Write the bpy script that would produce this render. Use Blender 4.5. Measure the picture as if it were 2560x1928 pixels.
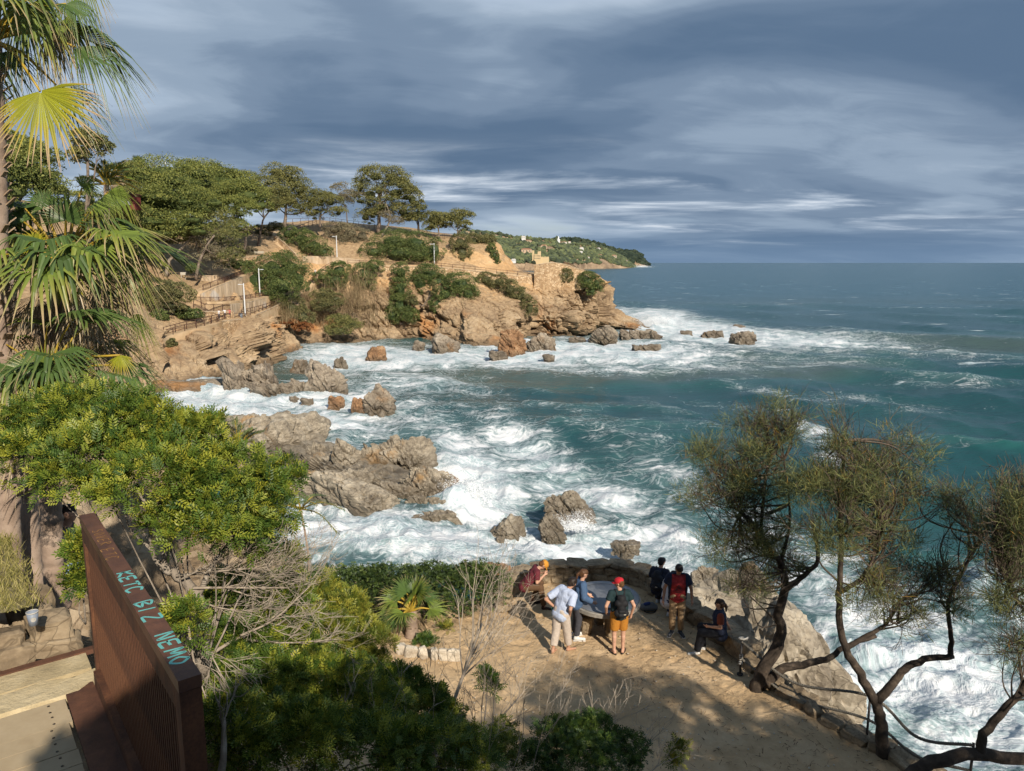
import bpy, bmesh, math, random, time
import numpy as np
from mathutils import Vector, Matrix
T0 = time.time()
for o in list(bpy.data.objects): bpy.data.objects.remove(o)
SC = bpy.context.scene
COL = SC.collection
R = math.radians
# ------------------------------------------------------------------ camera
FPX, CX, CY, HCAM = 1848.0, 1280.0, 964.0, 16.0
PITCH = math.atan((CY - 657.0) / FPX)
cam_d = bpy.data.cameras.new('camera'); cam = bpy.data.objects.new('camera', cam_d); COL.objects.link(cam)
cam.location = (0, 0, HCAM); cam.rotation_euler = (R(90) - PITCH, 0, 0)
cam_d.sensor_fit = 'HORIZONTAL'; cam_d.sensor_width = 36.0; cam_d.lens = 36.0 * FPX / 2560.0
cam_d.clip_start = 0.05; cam_d.clip_end = 120000
SC.camera = cam
# ------------------------------------------------------------------ sun
SUN_EL, SUN_AZ = R(32.5), R(155)          # azimuth measured clockwise from +Y (the view direction): behind, right
SUNV = Vector((math.sin(SUN_AZ) * math.cos(SUN_EL), math.cos(SUN_AZ) * math.cos(SUN_EL), math.sin(SUN_EL)))
sun_d = bpy.data.lights.new('sun', 'SUN'); sun_d.energy = 5.0; sun_d.angle = R(0.53); sun_d.color = (1.0, 0.90, 0.76)
sun = bpy.data.objects.new('sun', sun_d); COL.objects.link(sun)
sun.rotation_euler = SUNV.to_track_quat('Z', 'Y').to_euler(); sun.location = (20, -40, 60)
# ------------------------------------------------------------------ exposure
SC.view_settings.view_transform = 'Standard'; SC.view_settings.look = 'None'
SC.view_settings.exposure = 0.28; SC.view_settings.gamma = 1.0; SC.view_settings.use_curve_mapping = False
SC.render.film_transparent = False
SC.cycles.max_bounces = 5; SC.cycles.diffuse_bounces = 3; SC.cycles.glossy_bounces = 2
SC.cycles.caustics_reflective = False; SC.cycles.caustics_refractive = False
# ------------------------------------------------------------------ node helper
class NT:
    def __init__(s, tree):
        s.t = tree; s.n = tree.nodes; s.l = tree.links
    def add(s, typ, ins=None, **props):
        nd = s.n.new(typ)
        for k, v in props.items(): setattr(nd, k, v)
        if ins:
            for k, v in ins.items():
                sock = nd.inputs[k]
                if isinstance(v, bpy.types.NodeSocket): s.l.new(v, sock)
                else: sock.default_value = v
        return nd
    def math(s, op, a, b=None, c=None, clamp=False):
        nd = s.n.new('ShaderNodeMath'); nd.operation = op; nd.use_clamp = clamp
        for i, v in enumerate((a, b, c)):
            if v is None: continue
            if isinstance(v, bpy.types.NodeSocket): s.l.new(v, nd.inputs[i])
            else: nd.inputs[i].default_value = v
        return nd.outputs[0]
    def vmath(s, op, a, b=None):
        nd = s.n.new('ShaderNodeVectorMath'); nd.operation = op
        for i, v in enumerate((a, b)):
            if v is None: continue
            if isinstance(v, bpy.types.NodeSocket): s.l.new(v, nd.inputs[i])
            else: nd.inputs[i].default_value = v
        return nd.outputs[0]
    def mix(s, f, a, b):
        nd = s.n.new('ShaderNodeMix'); nd.data_type = 'RGBA'
        for sock, v in ((nd.inputs[0], f), (nd.inputs[6], a), (nd.inputs[7], b)):
            if isinstance(v, bpy.types.NodeSocket): s.l.new(v, sock)
            elif sock == nd.inputs[0]: sock.default_value = v
            else: sock.default_value = tuple(v)[:3] + (1,)
        return nd.outputs[2]
    def ss(s, v, lo, hi):
        nd = s.n.new('ShaderNodeMapRange'); nd.interpolation_type = 'SMOOTHSTEP'; nd.clamp = True
        for i, x in enumerate((v, lo, hi, 0.0, 1.0)):
            if isinstance(x, bpy.types.NodeSocket): s.l.new(x, nd.inputs[i])
            else: nd.inputs[i].default_value = x
        return nd.outputs[0]
    def noise(s, vec, scale, detail=4, rough=0.55, dist=0.0, lac=2.0):
        nd = s.n.new('ShaderNodeTexNoise'); nd.noise_dimensions = '3D'
        if vec is not None: s.l.new(vec, nd.inputs['Vector'])
        nd.inputs['Scale'].default_value = scale; nd.inputs['Detail'].default_value = detail
        nd.inputs['Roughness'].default_value = rough; nd.inputs['Distortion'].default_value = dist
        nd.inputs['Lacunarity'].default_value = lac
        return nd.outputs['Fac']
    def ramp(s, fac, stops, interp='LINEAR'):
        nd = s.n.new('ShaderNodeValToRGB'); s.l.new(fac, nd.inputs[0]); cr = nd.color_ramp; cr.interpolation = interp
        while len(cr.elements) < len(stops): cr.elements.new(0.5)
        for e, (p, c) in zip(cr.elements, stops):
            e.position = p; e.color = (c, c, c, 1) if isinstance(c, (int, float)) else tuple(c)[:3] + (1,)
        return nd.outputs[0]
    def mapping(s, vec, scale=(1, 1, 1), rot=(0, 0, 0), loc=(0, 0, 0)):
        return s.add('ShaderNodeMapping', {'Vector': vec, 'Scale': scale, 'Rotation': rot, 'Location': loc}).outputs[0]
# ------------------------------------------------------------------ world: clear Nishita sky behind layered cloud
SKY_X, SKY_Y, LOW_X, LOW_Y = -0.82, 18.34, 15.91, 13.77
world = bpy.data.worlds.new('World'); SC.world = world; world.use_nodes = True
def build_world():
    w = NT(world.node_tree); w.n.clear()
    out = w.n.new('ShaderNodeOutputWorld')
    sky = w.add('ShaderNodeTexSky', sky_type='NISHITA', sun_disc=False, sun_elevation=SUN_EL, sun_rotation=SUN_AZ,
                altitude=20.0, air_density=1.0, dust_density=1.2, ozone_density=1.5)
    skyc = w.vmath('MULTIPLY', sky.outputs[0], (0.085, 0.085, 0.085))
    d = w.add('ShaderNodeTexCoord').outputs['Generated']
    sep = w.add('ShaderNodeSeparateXYZ', {0: d}); x, y, z = sep.outputs
    zz = w.math('ADD', w.math('MAXIMUM', z, 0.0), 0.16)
    u = w.math('DIVIDE', x, zz); v = w.math('DIVIDE', y, zz)
    pl = w.add('ShaderNodeCombineXYZ', {0: u, 1: v, 2: 0.0}).outputs[0]     # the cloud deck as a plane overhead
    def n2(vec, scale, detail, rough, dist=0.0):
        return w.add('ShaderNodeTexNoise', {'Vector': vec, 'Scale': scale, 'Detail': detail, 'Roughness': rough, 'Distortion': dist}, noise_dimensions='2D').outputs['Fac']
    plr = w.mapping(pl, rot=(0, 0, R(-20)), scale=(0.8, 1.15, 1), loc=(SKY_X, SKY_Y, 0))
    big = n2(plr, 0.62, 4.0, 0.48, 0.3)
    fine = n2(w.mapping(plr, scale=(0.9, 1.3, 1)), 2.2, 6.0, 0.64, 0.4)
    val = w.math('ADD', w.math('MULTIPLY', big, 0.86), w.math('MULTIPLY', fine, 0.14))
    cloud = w.ramp(val, [(0.34, (0.088, 0.142, 0.225)), (0.43, (0.115, 0.172, 0.258)), (0.50, (0.160, 0.222, 0.312)),
                         (0.57, (0.235, 0.306, 0.400)), (0.68, (0.37, 0.445, 0.54))], 'EASE')
    # broken low streaks in the band above the horizon
    zl = w.math('ADD', w.math('MAXIMUM', z, 0.0), 0.06)
    pl2 = w.add('ShaderNodeCombineXYZ', {0: w.math('DIVIDE', x, zl), 1: w.math('DIVIDE', y, zl), 2: 0.0}).outputs[0]
    st = n2(w.mapping(pl2, rot=(0, 0, R(-4)), scale=(0.30, 0.52, 1), loc=(LOW_X, LOW_Y, 0)), 1.35, 7.0, 0.60, 0.25)
    band = w.math('MULTIPLY', w.ss(z, 0.012, 0.05), w.math('SUBTRACT', 1.0, w.ss(z, 0.08, 0.17)))
    cloud = w.mix(w.math('MULTIPLY', w.ss(st, 0.50, 0.70), w.math('MULTIPLY', band, 0.8)), cloud, (0.44, 0.51, 0.60))
    cloud = w.mix(w.math('MULTIPLY', w.ss(st, 0.62, 0.78), band), cloud, (0.66, 0.70, 0.75))
    gaps = w.math('MULTIPLY', w.ss(big, 0.62, 0.8), 0.4)
    col = w.mix(gaps, cloud, skyc)
    # slate haze at the very horizon
    hz = w.math('SUBTRACT', 1.0, w.ss(z, 0.0, 0.06))
    col = w.mix(w.math('MULTIPLY', hz, 0.7), col, (0.140, 0.220, 0.335))
    bg = w.add('ShaderNodeBackground', {'Color': col, 'Strength': 1.04})
    w.l.new(bg.outputs[0], out.inputs[0])
build_world()
world.cycles.sampling_method = 'MANUAL'; world.cycles.sample_map_resolution = 256
SC.cycles.adaptive_threshold = 0.03
# ------------------------------------------------------------------ picture <-> place (only used to measure where things stand)
cp_, sp_ = math.cos(PITCH), math.sin(PITCH)
def ray(x, y):
    u = (x - CX) / FPX; v = (y - CY) / FPX
    return np.array([u, cp_ - v * sp_, -(v * cp_ + sp_)])
def atz(x, y, z):
    r = ray(x, y); t = (z - HCAM) / r[2]; return np.array([0, 0, HCAM]) + r * t
def aty(x, y, Y):
    r = ray(x, y); return np.array([0, 0, HCAM]) + r * (Y / r[1])
def pxm(px, Y): return px / FPX * Y            # picture pixels -> metres at distance Y (near enough)
def projn(P):
    Q = P - np.array([0, 0, HCAM]); d = Q[:, 1] * cp_ - Q[:, 2] * sp_; up = Q[:, 1] * sp_ + Q[:, 2] * cp_
    return CX + FPX * Q[:, 0] / d, CY - FPX * up / d
# ------------------------------------------------------------------ numpy noise
def _hash(ix, iy, iz, seed):
    h = (ix.astype(np.int64) * 374761393 + iy.astype(np.int64) * 668265263 + iz.astype(np.int64) * 2147483647 + seed * 974634777) & 0xFFFFFFFF
    h = ((h ^ (h >> 13)) * 1274126177) & 0xFFFFFFFF
    h = ((h ^ (h >> 16)) * 2246822519) & 0xFFFFFFFF
    return (h ^ (h >> 15)) & 0xFFFFFFFF
def hrand(ix, iy, iz, seed): return _hash(ix, iy, iz, seed) / 4294967295.0
def vnoise(P, seed=0):
    P = np.asarray(P, float); I = np.floor(P).astype(np.int64); F = P - I; F = F * F * F * (F * (F * 6 - 15) + 10)
    out = 0
    for dx in (0, 1):
        wx = F[:, 0] if dx else 1 - F[:, 0]
        for dy in (0, 1):
            wy = F[:, 1] if dy else 1 - F[:, 1]
            for dz in (0, 1):
                wz = F[:, 2] if dz else 1 - F[:, 2]
                out = out + wx * wy * wz * hrand(I[:, 0] + dx, I[:, 1] + dy, I[:, 2] + dz, seed)
    return out * 2 - 1
def fbm(P, octv=4, gain=0.5, seed=0):
    a = 1.0; s = 0; P = np.asarray(P, float).copy(); tot = 0
    for i in range(octv):
        s = s + a * vnoise(P, seed + i * 17); tot += a; a *= gain; P = P * 2.03 + 7.1
    return s / tot
def cells(P, seed=0, cheb=False):
    """nearest / second nearest feature point: returns f1, f2, id triple, offset to centre"""
    P = np.asarray(P, float); I = np.floor(P).astype(np.int64); n = len(P)
    f1 = np.full(n, 9.0); f2 = np.full(n, 9.0); ids = np.zeros((n, 3), np.int64); off = np.zeros((n, 3))
    for dx in (-1, 0, 1):
        for dy in (-1, 0, 1):
            for dz in (-1, 0, 1):
                J = I + np.array([dx, dy, dz])
                C = J + np.stack([hrand(J[:, 0], J[:, 1], J[:, 2], seed + k) for k in (1, 2, 3)], 1)
                D = P - C; d = np.abs(D).max(1) if cheb else np.sqrt((D * D).sum(1))
                m = d < f1
                f2 = np.where(m, f1, np.minimum(f2, d)); f1 = np.where(m, d, f1)
                ids[m] = J[m]; off[m] = D[m]
    return f1, f2, ids, off
def blocks(P, scale, seed, crack=0.25, cw=0.09, tilt=0.9, rot=None, aniso=(1, 1, 1)):
    """fractured-rock relief, about -0.5..0.5: offset and tilted cells with open joints between them"""
    Q = np.asarray(P, float)
    if rot is not None: Q = Q @ rot.T
    Q = Q * scale * np.array(aniso)
    Q = Q + 0.13 * np.stack([vnoise(Q * 1.3 + 5 * k, seed + 50 + k) for k in range(3)], 1)
    f1, f2, ids, off = cells(Q, seed, True)
    h = hrand(ids[:, 0], ids[:, 1], ids[:, 2], seed + 9) - 0.5
    tl = np.stack([hrand(ids[:, 0], ids[:, 1], ids[:, 2], seed + 11 + k) - 0.5 for k in range(3)], 1)
    return h + tilt * (tl * off).sum(1) - crack * np.exp(-((f2 - f1) / cw) ** 2)
def smooth01(x, a, b):
    t = np.clip((x - a) / (b - a), 0, 1); return t * t * (3 - 2 * t)
# ------------------------------------------------------------------ mesh helpers
def mesh_np(name, V, F, smooth=False, attrs=None, mat_idx=None):
    me = bpy.data.meshes.new(name); V = np.ascontiguousarray(V, np.float32)
    if isinstance(F, (list, tuple)): Fs = [np.asarray(f, np.int32) for f in F if len(f)]
    else: Fs = [np.asarray(F, np.int32)]
    me.vertices.add(len(V)); me.vertices.foreach_set('co', V.ravel())
    nl = sum(f.size for f in Fs); nf = sum(len(f) for f in Fs)
    me.loops.add(nl); me.loops.foreach_set('vertex_index', np.concatenate([f.ravel() for f in Fs]))
    me.polygons.add(nf)
    tot = np.concatenate([np.full(len(f), f.shape[1], np.int32) for f in Fs]); st = np.concatenate([[0], np.cumsum(tot)[:-1]]).astype(np.int32)
    me.polygons.foreach_set('loop_start', st)
    try: me.polygons.foreach_set('loop_total', tot)
    except Exception: pass
    me.polygons.foreach_set('use_smooth', np.full(nf, bool(smooth)))
    if mat_idx is not None: me.polygons.foreach_set('material_index', np.asarray(mat_idx, np.int32))
    me.update(calc_edges=True)
    if attrs:
        for k, a in attrs.items():
            at = me.attributes.new(k, 'FLOAT', 'POINT'); at.data.foreach_set('value', np.ascontiguousarray(a, np.float32))
    return me
def link(name, me, mat=None, parent=None, label=None, cat=None, group=None, kind=None, loc=None):
    o = bpy.data.objects.new(name, me); COL.objects.link(o)
    if mat is not None and me is not None and hasattr(me, 'materials'):
        for m in (mat if isinstance(mat, (list, tuple)) else [mat]):
            if len(me.materials) == 0 or isinstance(mat, (list, tuple)): me.materials.append(m)
    if parent is not None: o.parent = parent
    if loc is not None: o.location = loc
    if label: o['label'] = label
    if cat: o['category'] = cat
    if group: o['group'] = group
    if kind: o['kind'] = kind
    return o
def thing(name, label, cat, loc=(0, 0, 0), rz=0.0, group=None):
    o = bpy.data.objects.new(name, None); COL.objects.link(o); o.location = tuple(loc); o.rotation_euler = (0, 0, rz)
    o.empty_display_size = 0.2
    o['label'] = label; o['category'] = cat
    if group: o['group'] = group
    return o
def grid_faces(nr, nc, wrap=False):
    i = np.arange(nr - 1)[:, None]; j = np.arange(nc if wrap else nc - 1)[None, :]
    a = i * nc + j; b = i * nc + (j + 1) % nc
    return np.stack([a, b, b + nc, a + nc], -1).reshape(-1, 4)
class MB:
    """collects shapes into one mesh"""
    def __init__(s): s.V = []; s.F4 = []; s.F3 = []; s.n = 0
    def add(s, V, F4=None, F3=None):
        V = np.asarray(V, float); s.V.append(V)
        if F4 is not None and len(F4): s.F4.append(np.asarray(F4) + s.n)
        if F3 is not None and len(F3): s.F3.append(np.asarray(F3) + s.n)
        s.n += len(V); return s
    def box(s, c, size, rz=0.0, M=None):
        x, y, z = [v / 2 for v in size]
        V = np.array([[a * x, b * y, cc * z] for a in (-1, 1) for b in (-1, 1) for cc in (-1, 1)])
        if M is not None: V = V @ np.array(M).T
        elif rz:
            c_, s_ = math.cos(rz), math.sin(rz); V = V @ np.array([[c_, -s_, 0], [s_, c_, 0], [0, 0, 1]]).T
        return s.add(V + np.asarray(c, float), [[0, 1, 3, 2], [4, 6, 7, 5], [0, 4, 5, 1], [2, 3, 7, 6], [0, 2, 6, 4], [1, 5, 7, 3]])
    def bar(s, a, b, w, h, up=(0, 0, 1)):
        a = np.asarray(a, float); b = np.asarray(b, float); d = b - a; L = np.linalg.norm(d); d = d / max(L, 1e-9)
        u = np.asarray(up, float); sx = np.cross(d, u); n = np.linalg.norm(sx)
        if n < 1e-6: sx = np.array([1., 0, 0])
        else: sx = sx / n
        uz = np.cross(sx, d)
        return s.box((a + b) / 2, (w, L, h), M=np.stack([sx, d, uz], 1))
    def tube(s, pts, rad, n=6, cap=True):
        P = np.asarray(pts, float); m = len(P); rad = np.full(m, rad) if np.isscalar(rad) else np.asarray(rad, float)
        Tn = np.gradient(P, axis=0); Tn /= np.maximum(np.linalg.norm(Tn, axis=1, keepdims=True), 1e-9)
        ref = np.array([0, 0, 1.]) if abs(Tn[0, 2]) < 0.9 else np.array([1., 0, 0])
        V = []
        u = np.cross(Tn[0], ref); u /= np.linalg.norm(u)
        for i in range(m):
            u = u - Tn[i] * (u @ Tn[i]); nu = np.linalg.norm(u)
            u = u / nu if nu > 1e-6 else np.cross(Tn[i], [0.3, 0.5, 0.8]); w = np.cross(Tn[i], u)
            an = np.arange(n) * 2 * math.pi / n
            V.append(P[i] + rad[i] * (np.cos(an)[:, None] * u + np.sin(an)[:, None] * w))
        V = np.concatenate(V); F = grid_faces(m, n, True); F3 = []
        if cap:
            V = np.concatenate([V, P[:1], P[-1:]]); k = m * n
            for j in range(n):
                F3.append([k, (j + 1) % n, j]); F3.append([k + 1, (m - 1) * n + j, (m - 1) * n + (j + 1) % n])
        return s.add(V, F, F3)
    def lathe(s, prof, n=12, c=(0, 0, 0)):
        an = np.arange(n) * 2 * math.pi / n; V = []
        for r, z in prof: V.append(np.stack([r * np.cos(an), r * np.sin(an), np.full(n, z)], 1))
        return s.add(np.concatenate(V) + np.asarray(c, float), grid_faces(len(prof), n, True))
    def mesh(s, name, smooth=False):
        V = np.concatenate(s.V); Fs = []
        if s.F4: Fs.append(np.concatenate(s.F4))
        if s.F3: Fs.append(np.concatenate(s.F3))
        return mesh_np(name, V, Fs, smooth)
    def build(s, name, mat, parent=None, smooth=False, **kw): return link(name, s.mesh(name, smooth), mat, parent, **kw)
def catmull(pts, n):
    P = np.asarray(pts, float); k = len(P)
    if k == 2: t = np.linspace(0, 1, n)[:, None]; return P[0] * (1 - t) + P[1] * t
    E = np.concatenate([[2 * P[0] - P[1]], P, [2 * P[-1] - P[-2]]]); out = []
    for t in np.linspace(0, k - 1 - 1e-9, n):
        i = int(t); f = t - i; a, b, c, d = E[i:i + 4]
        out.append(0.5 * (2 * b + (c - a) * f + (2 * a - 5 * b + 4 * c - d) * f * f + (3 * b - a - 3 * c + d) * f ** 3))
    return np.array(out)
RNG = np.random.default_rng(7)
# ------------------------------------------------------------------ materials
MATS = {}
def newmat(name):
    m = bpy.data.materials.new(name); m.use_nodes = True; t = NT(m.node_tree); t.n.clear()
    out = t.n.new('ShaderNodeOutputMaterial'); b = t.n.new('ShaderNodeBsdfPrincipled'); t.l.new(b.outputs[0], out.inputs[0])
    b.inputs['Specular IOR Level'].default_value = 0.3
    return m, t, b
def setc(t, b, key, v):
    if isinstance(v, bpy.types.NodeSocket): t.l.new(v, b.inputs[key])
    elif key == 'Base Color': b.inputs[key].default_value = tuple(v)[:3] + (1,)
    else: b.inputs[key].default_value = v
def bump(t, b, h, strength=0.5, dist=0.02, prev=None):
    nd = t.add('ShaderNodeBump', {'Height': h, 'Strength': strength, 'Distance': dist})
    if prev is not None: t.l.new(prev, nd.inputs['Normal'])
    t.l.new(nd.outputs[0], b.inputs['Normal']); return nd.outputs[0]
def gpos(t): return t.add('ShaderNodeNewGeometry').outputs['Position']
def opos(t): return t.add('ShaderNodeTexCoord').outputs['Object']
def mottled(name, stops, scale=3.0, detail=6, rough=0.85, bstr=0.4, bdist=0.02, bscale=None, objspace=False, spec=0.3, metal=0.0):
    m, t, b = newmat(name); p = opos(t) if objspace else gpos(t)
    n = t.noise(p, scale, detail, 0.6, 0.2); setc(t, b, 'Base Color', t.ramp(n, stops)); b.inputs['Roughness'].default_value = rough
    b.inputs['Specular IOR Level'].default_value = spec; b.inputs['Metallic'].default_value = metal
    if bstr: bump(t, b, t.noise(p, bscale or scale * 4, 6, 0.65), bstr, bdist)
    MATS[name] = m; return m
def plain(name, c, rough=0.7, var=0.12, scale=20, metal=0.0, spec=0.3, bstr=0.15, bdist=0.004):
    c = np.array(c)
    return mottled(name, [(0.3, c * (1 - var)), (0.7, c * (1 + var))], scale, 4, rough, bstr, bdist, objspace=True, spec=spec, metal=metal)
def rock_mat(name, cols, tint=None, scale=0.35, wet=None, crackscale=0.9, fine=6.0, band=0.0, bstr=0.7, bdist=0.12):
    """cols: 4 colours dark..light; tint: (colour, scale, lo, hi) patches; wet: (z0,z1) wet dark weed band"""
    m, t, b = newmat(name); p = gpos(t)
    pr = t.mapping(p, rot=(R(20), R(-30), R(15)), scale=(1, 1, 1.9))
    n1 = t.noise(pr, scale, 8, 0.62, 0.4); n2 = t.noise(p, scale * 9, 6, 0.6)
    f = t.math('ADD', t.math('MULTIPLY', n1, 0.68), t.math('MULTIPLY', n2, 0.32))
    c = t.ramp(f, [(0.34, cols[0]), (0.45, cols[1]), (0.54, cols[2]), (0.66, cols[3])])
    if tint:
        for (tc, ts, lo, hi) in tint:
            c = t.mix(t.ss(t.noise(p, ts, 6, 0.6, 0.3), lo, hi), c, tc)
    v = t.add('ShaderNodeTexVoronoi', {'Vector': t.vmath('ADD', pr, t.vmath('MULTIPLY', t.add('ShaderNodeTexNoise', {'Vector': p, 'Scale': 0.9, 'Detail': 4.0}).outputs['Color'], (2.4, 2.4, 2.4))), 'Scale': crackscale}, feature='DISTANCE_TO_EDGE')
    ck = t.ss(v.outputs['Distance'], 0.0, 0.045)
    c = t.mix(t.math('MULTIPLY', t.math('SUBTRACT', 1.0, ck), 0.42), c, tuple(np.array(cols[0]) * 0.5))
    rgh = 0.9
    if wet:
        zz = t.add('ShaderNodeSeparateXYZ', {0: p}).outputs[2]
        zf = t.math('ADD', zz, t.math('MULTIPLY', t.math('SUBTRACT', t.noise(p, 0.5, 4, 0.6), 0.5), 1.6))
        wf = t.math('SUBTRACT', 1.0, t.ss(zf, wet[0], wet[1]))
        wc = t.mix(0.6, c, (0.060, 0.046, 0.030)); c = t.mix(wf, c, wc)
        rgh = t.math('SUBTRACT', 0.9, t.math('MULTIPLY', wf, 0.5))
    setc(t, b, 'Base Color', c); setc(t, b, 'Roughness', rgh)
    h = t.math('ADD', t.math('MULTIPLY', t.noise(pr, fine * 0.35, 8, 0.65), 0.7), t.math('MULTIPLY', ck, 0.3))
    bump(t, b, h, bstr, bdist); MATS[name] = m; return m
def leaf_mat(name, cols, rough=0.5, spec=0.35, big=0.5, trans=0.25, extra=None):
    """cols dark..light picked by each leaf's own random number and a broad patch noise"""
    m, t, b = newmat(name); p = gpos(t)
    rnd = t.add('ShaderNodeAttribute', attribute_name='rnd').outputs['Fac']
    f = t.math('ADD', t.math('MULTIPLY', rnd, 0.6), t.math('MULTIPLY', t.noise(p, big, 3, 0.5), 0.4))
    c = t.ramp(f, [(0.22, cols[0]), (0.5, cols[1]), (0.78, cols[2])])
    if extra: c = t.mix(t.ss(rnd, extra[1], extra[1] + 0.01), c, extra[0])
    setc(t, b, 'Base Color', c); b.inputs['Roughness'].default_value = rough; b.inputs['Specular IOR Level'].default_value = spec
    if trans:
        tr = t.add('ShaderNodeBsdfTranslucent', {'Color': c}); mx = t.add('ShaderNodeMixShader', {0: trans})
        out = [n for n in t.n if n.type == 'OUTPUT_MATERIAL'][0]
        t.l.new(b.outputs[0], mx.inputs[1]); t.l.new(tr.outputs[0], mx.inputs[2]); t.l.new(mx.outputs[0], out.inputs[0])
    MATS[name] = m; return m
rock_mat('rock_grey', [(0.11, 0.088, 0.066), (0.205, 0.168, 0.128), (0.30, 0.25, 0.19), (0.40, 0.345, 0.27)],
         tint=[((0.36, 0.19, 0.075), 0.16, 0.56, 0.70)], wet=(0.2, 2.6), scale=0.5, crackscale=0.55)
rock_mat('rock_near', [(0.120, 0.099, 0.074), (0.225, 0.19, 0.143), (0.33, 0.283, 0.215), (0.44, 0.388, 0.305)],
         tint=[((0.34, 0.21, 0.095), 0.35, 0.58, 0.72)], wet=(0.1, 1.9), scale=0.7, crackscale=0.9, fine=10, bdist=0.06)
rock_mat('rock_rust', [(0.10, 0.06, 0.035), (0.19, 0.105, 0.055), (0.29, 0.165, 0.085), (0.38, 0.255, 0.15)],
         wet=(-0.2, 1.2), scale=0.5, crackscale=0.7)
mottled('sand', [(0.30, (0.40, 0.275, 0.15)), (0.52, (0.50, 0.355, 0.205)), (0.7, (0.57, 0.42, 0.26))], 1.2, 8, 0.95, 0.0)
def _sand():
    m = MATS['sand']; t = NT(m.node_tree); b = [n for n in t.n if n.type == 'BSDF_PRINCIPLED'][0]; p = gpos(t)
    foot = t.noise(p, 2.6, 4, 0.62, 1.2)
    h = t.math('ADD', t.math('MULTIPLY', foot, 0.75), t.math('MULTIPLY', t.noise(p, 22, 5, 0.7), 0.25))
    bump(t, b, h, 0.9, 0.11)
_sand()
mottled('bark_palm', [(0.3, (0.16, 0.115, 0.085)), (0.5, (0.30, 0.22, 0.165)), (0.7, (0.40, 0.31, 0.24))], 3, 6, 0.9, 0.5, 0.02)
mottled('bark_grey', [(0.3, (0.16, 0.13, 0.10)), (0.55, (0.29, 0.245, 0.195)), (0.7, (0.40, 0.35, 0.29))], 6, 6, 0.9, 0.8, 0.02, 30)
mottled('bark_dark', [(0.3, (0.025, 0.019, 0.014)), (0.55, (0.062, 0.046, 0.034)), (0.7, (0.13, 0.098, 0.07))], 6, 6, 0.9, 0.9, 0.03, 18)
mottled('bark_pine', [(0.3, (0.10, 0.075, 0.055)), (0.55, (0.20, 0.155, 0.12)), (0.7, (0.30, 0.25, 0.20))], 2, 6, 0.9, 0.5, 0.05)
mottled('twig_grey', [(0.3, (0.20, 0.16, 0.12)), (0.7, (0.40, 0.34, 0.27))], 9, 4, 0.9, 0.0)
mottled('twig_dark', [(0.3, (0.05, 0.038, 0.028)), (0.7, (0.14, 0.105, 0.075))], 9, 4, 0.9, 0.0)
leaf_mat('leaf_mastic', [(0.036, 0.078, 0.014), (0.110, 0.165, 0.022), (0.32, 0.325, 0.038)], 0.45, 0.35, 0.9, 0.2, ((0.20, 0.06, 0.02), 0.988))
leaf_mat('leaf_mastic_dark', [(0.018, 0.048, 0.011), (0.05, 0.10, 0.018), (0.14, 0.19, 0.03)], 0.45, 0.4, 1.2, 0.2)
leaf_mat('leaf_yellow', [(0.046, 0.080, 0.014), (0.15, 0.18, 0.024), (0.34, 0.31, 0.045)], 0.45, 0.35, 0.9, 0.2)
leaf_mat('leaf_hedge', [(0.018, 0.036, 0.010), (0.045, 0.075, 0.018), (0.11, 0.15, 0.035)], 0.5, 0.3, 0.8, 0.15)
leaf_mat('needle_bright', [(0.066, 0.088, 0.026), (0.155, 0.178, 0.044), (0.27, 0.27, 0.07)], 0.6, 0.2, 0.25, 0.15)
leaf_mat('needle_olive', [(0.072, 0.082, 0.032), (0.158, 0.160, 0.056), (0.27, 0.248, 0.08)], 0.6, 0.2, 0.25, 0.15)
leaf_mat('needle_grey', [(0.105, 0.092, 0.06), (0.20, 0.175, 0.11), (0.30, 0.26, 0.155)], 0.7, 0.15, 0.25, 0.1)
leaf_mat('scrub_green', [(0.040, 0.064, 0.021), (0.092, 0.122, 0.036), (0.185, 0.21, 0.062)], 0.55, 0.25, 0.35, 0.12)
leaf_mat('scrub_olive', [(0.066, 0.070, 0.030), (0.135, 0.132, 0.054), (0.24, 0.215, 0.085)], 0.6, 0.2, 0.35, 0.12)
leaf_mat('scrub_dry', [(0.12, 0.085, 0.048), (0.26, 0.19, 0.105), (0.40, 0.31, 0.18)], 0.8, 0.1, 0.3, 0.1)
leaf_mat('scrub_rust', [(0.09, 0.035, 0.015), (0.20, 0.075, 0.03), (0.30, 0.15, 0.06)], 0.8, 0.1, 0.3, 0.1)
leaf_mat('tamarisk', [(0.070, 0.086, 0.038), (0.150, 0.170, 0.068), (0.26, 0.262, 0.095)], 0.7, 0.15, 0.7, 0.3, ((0.36, 0.22, 0.05), 0.988))
leaf_mat('far_wood', [(0.050, 0.064, 0.042), (0.085, 0.105, 0.055), (0.145, 0.165, 0.075)], 0.7, 0.15, 0.02, 0.0)
leaf_mat('far_wood_dark', [(0.018, 0.028, 0.020), (0.030, 0.044, 0.028), (0.055, 0.07, 0.04)], 0.7, 0.15, 0.02, 0.0)
leaf_mat('grass_dry', [(0.13, 0.13, 0.03), (0.27, 0.24, 0.07), (0.42, 0.36, 0.15)], 0.7, 0.2, 1.5, 0.2)
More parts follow.
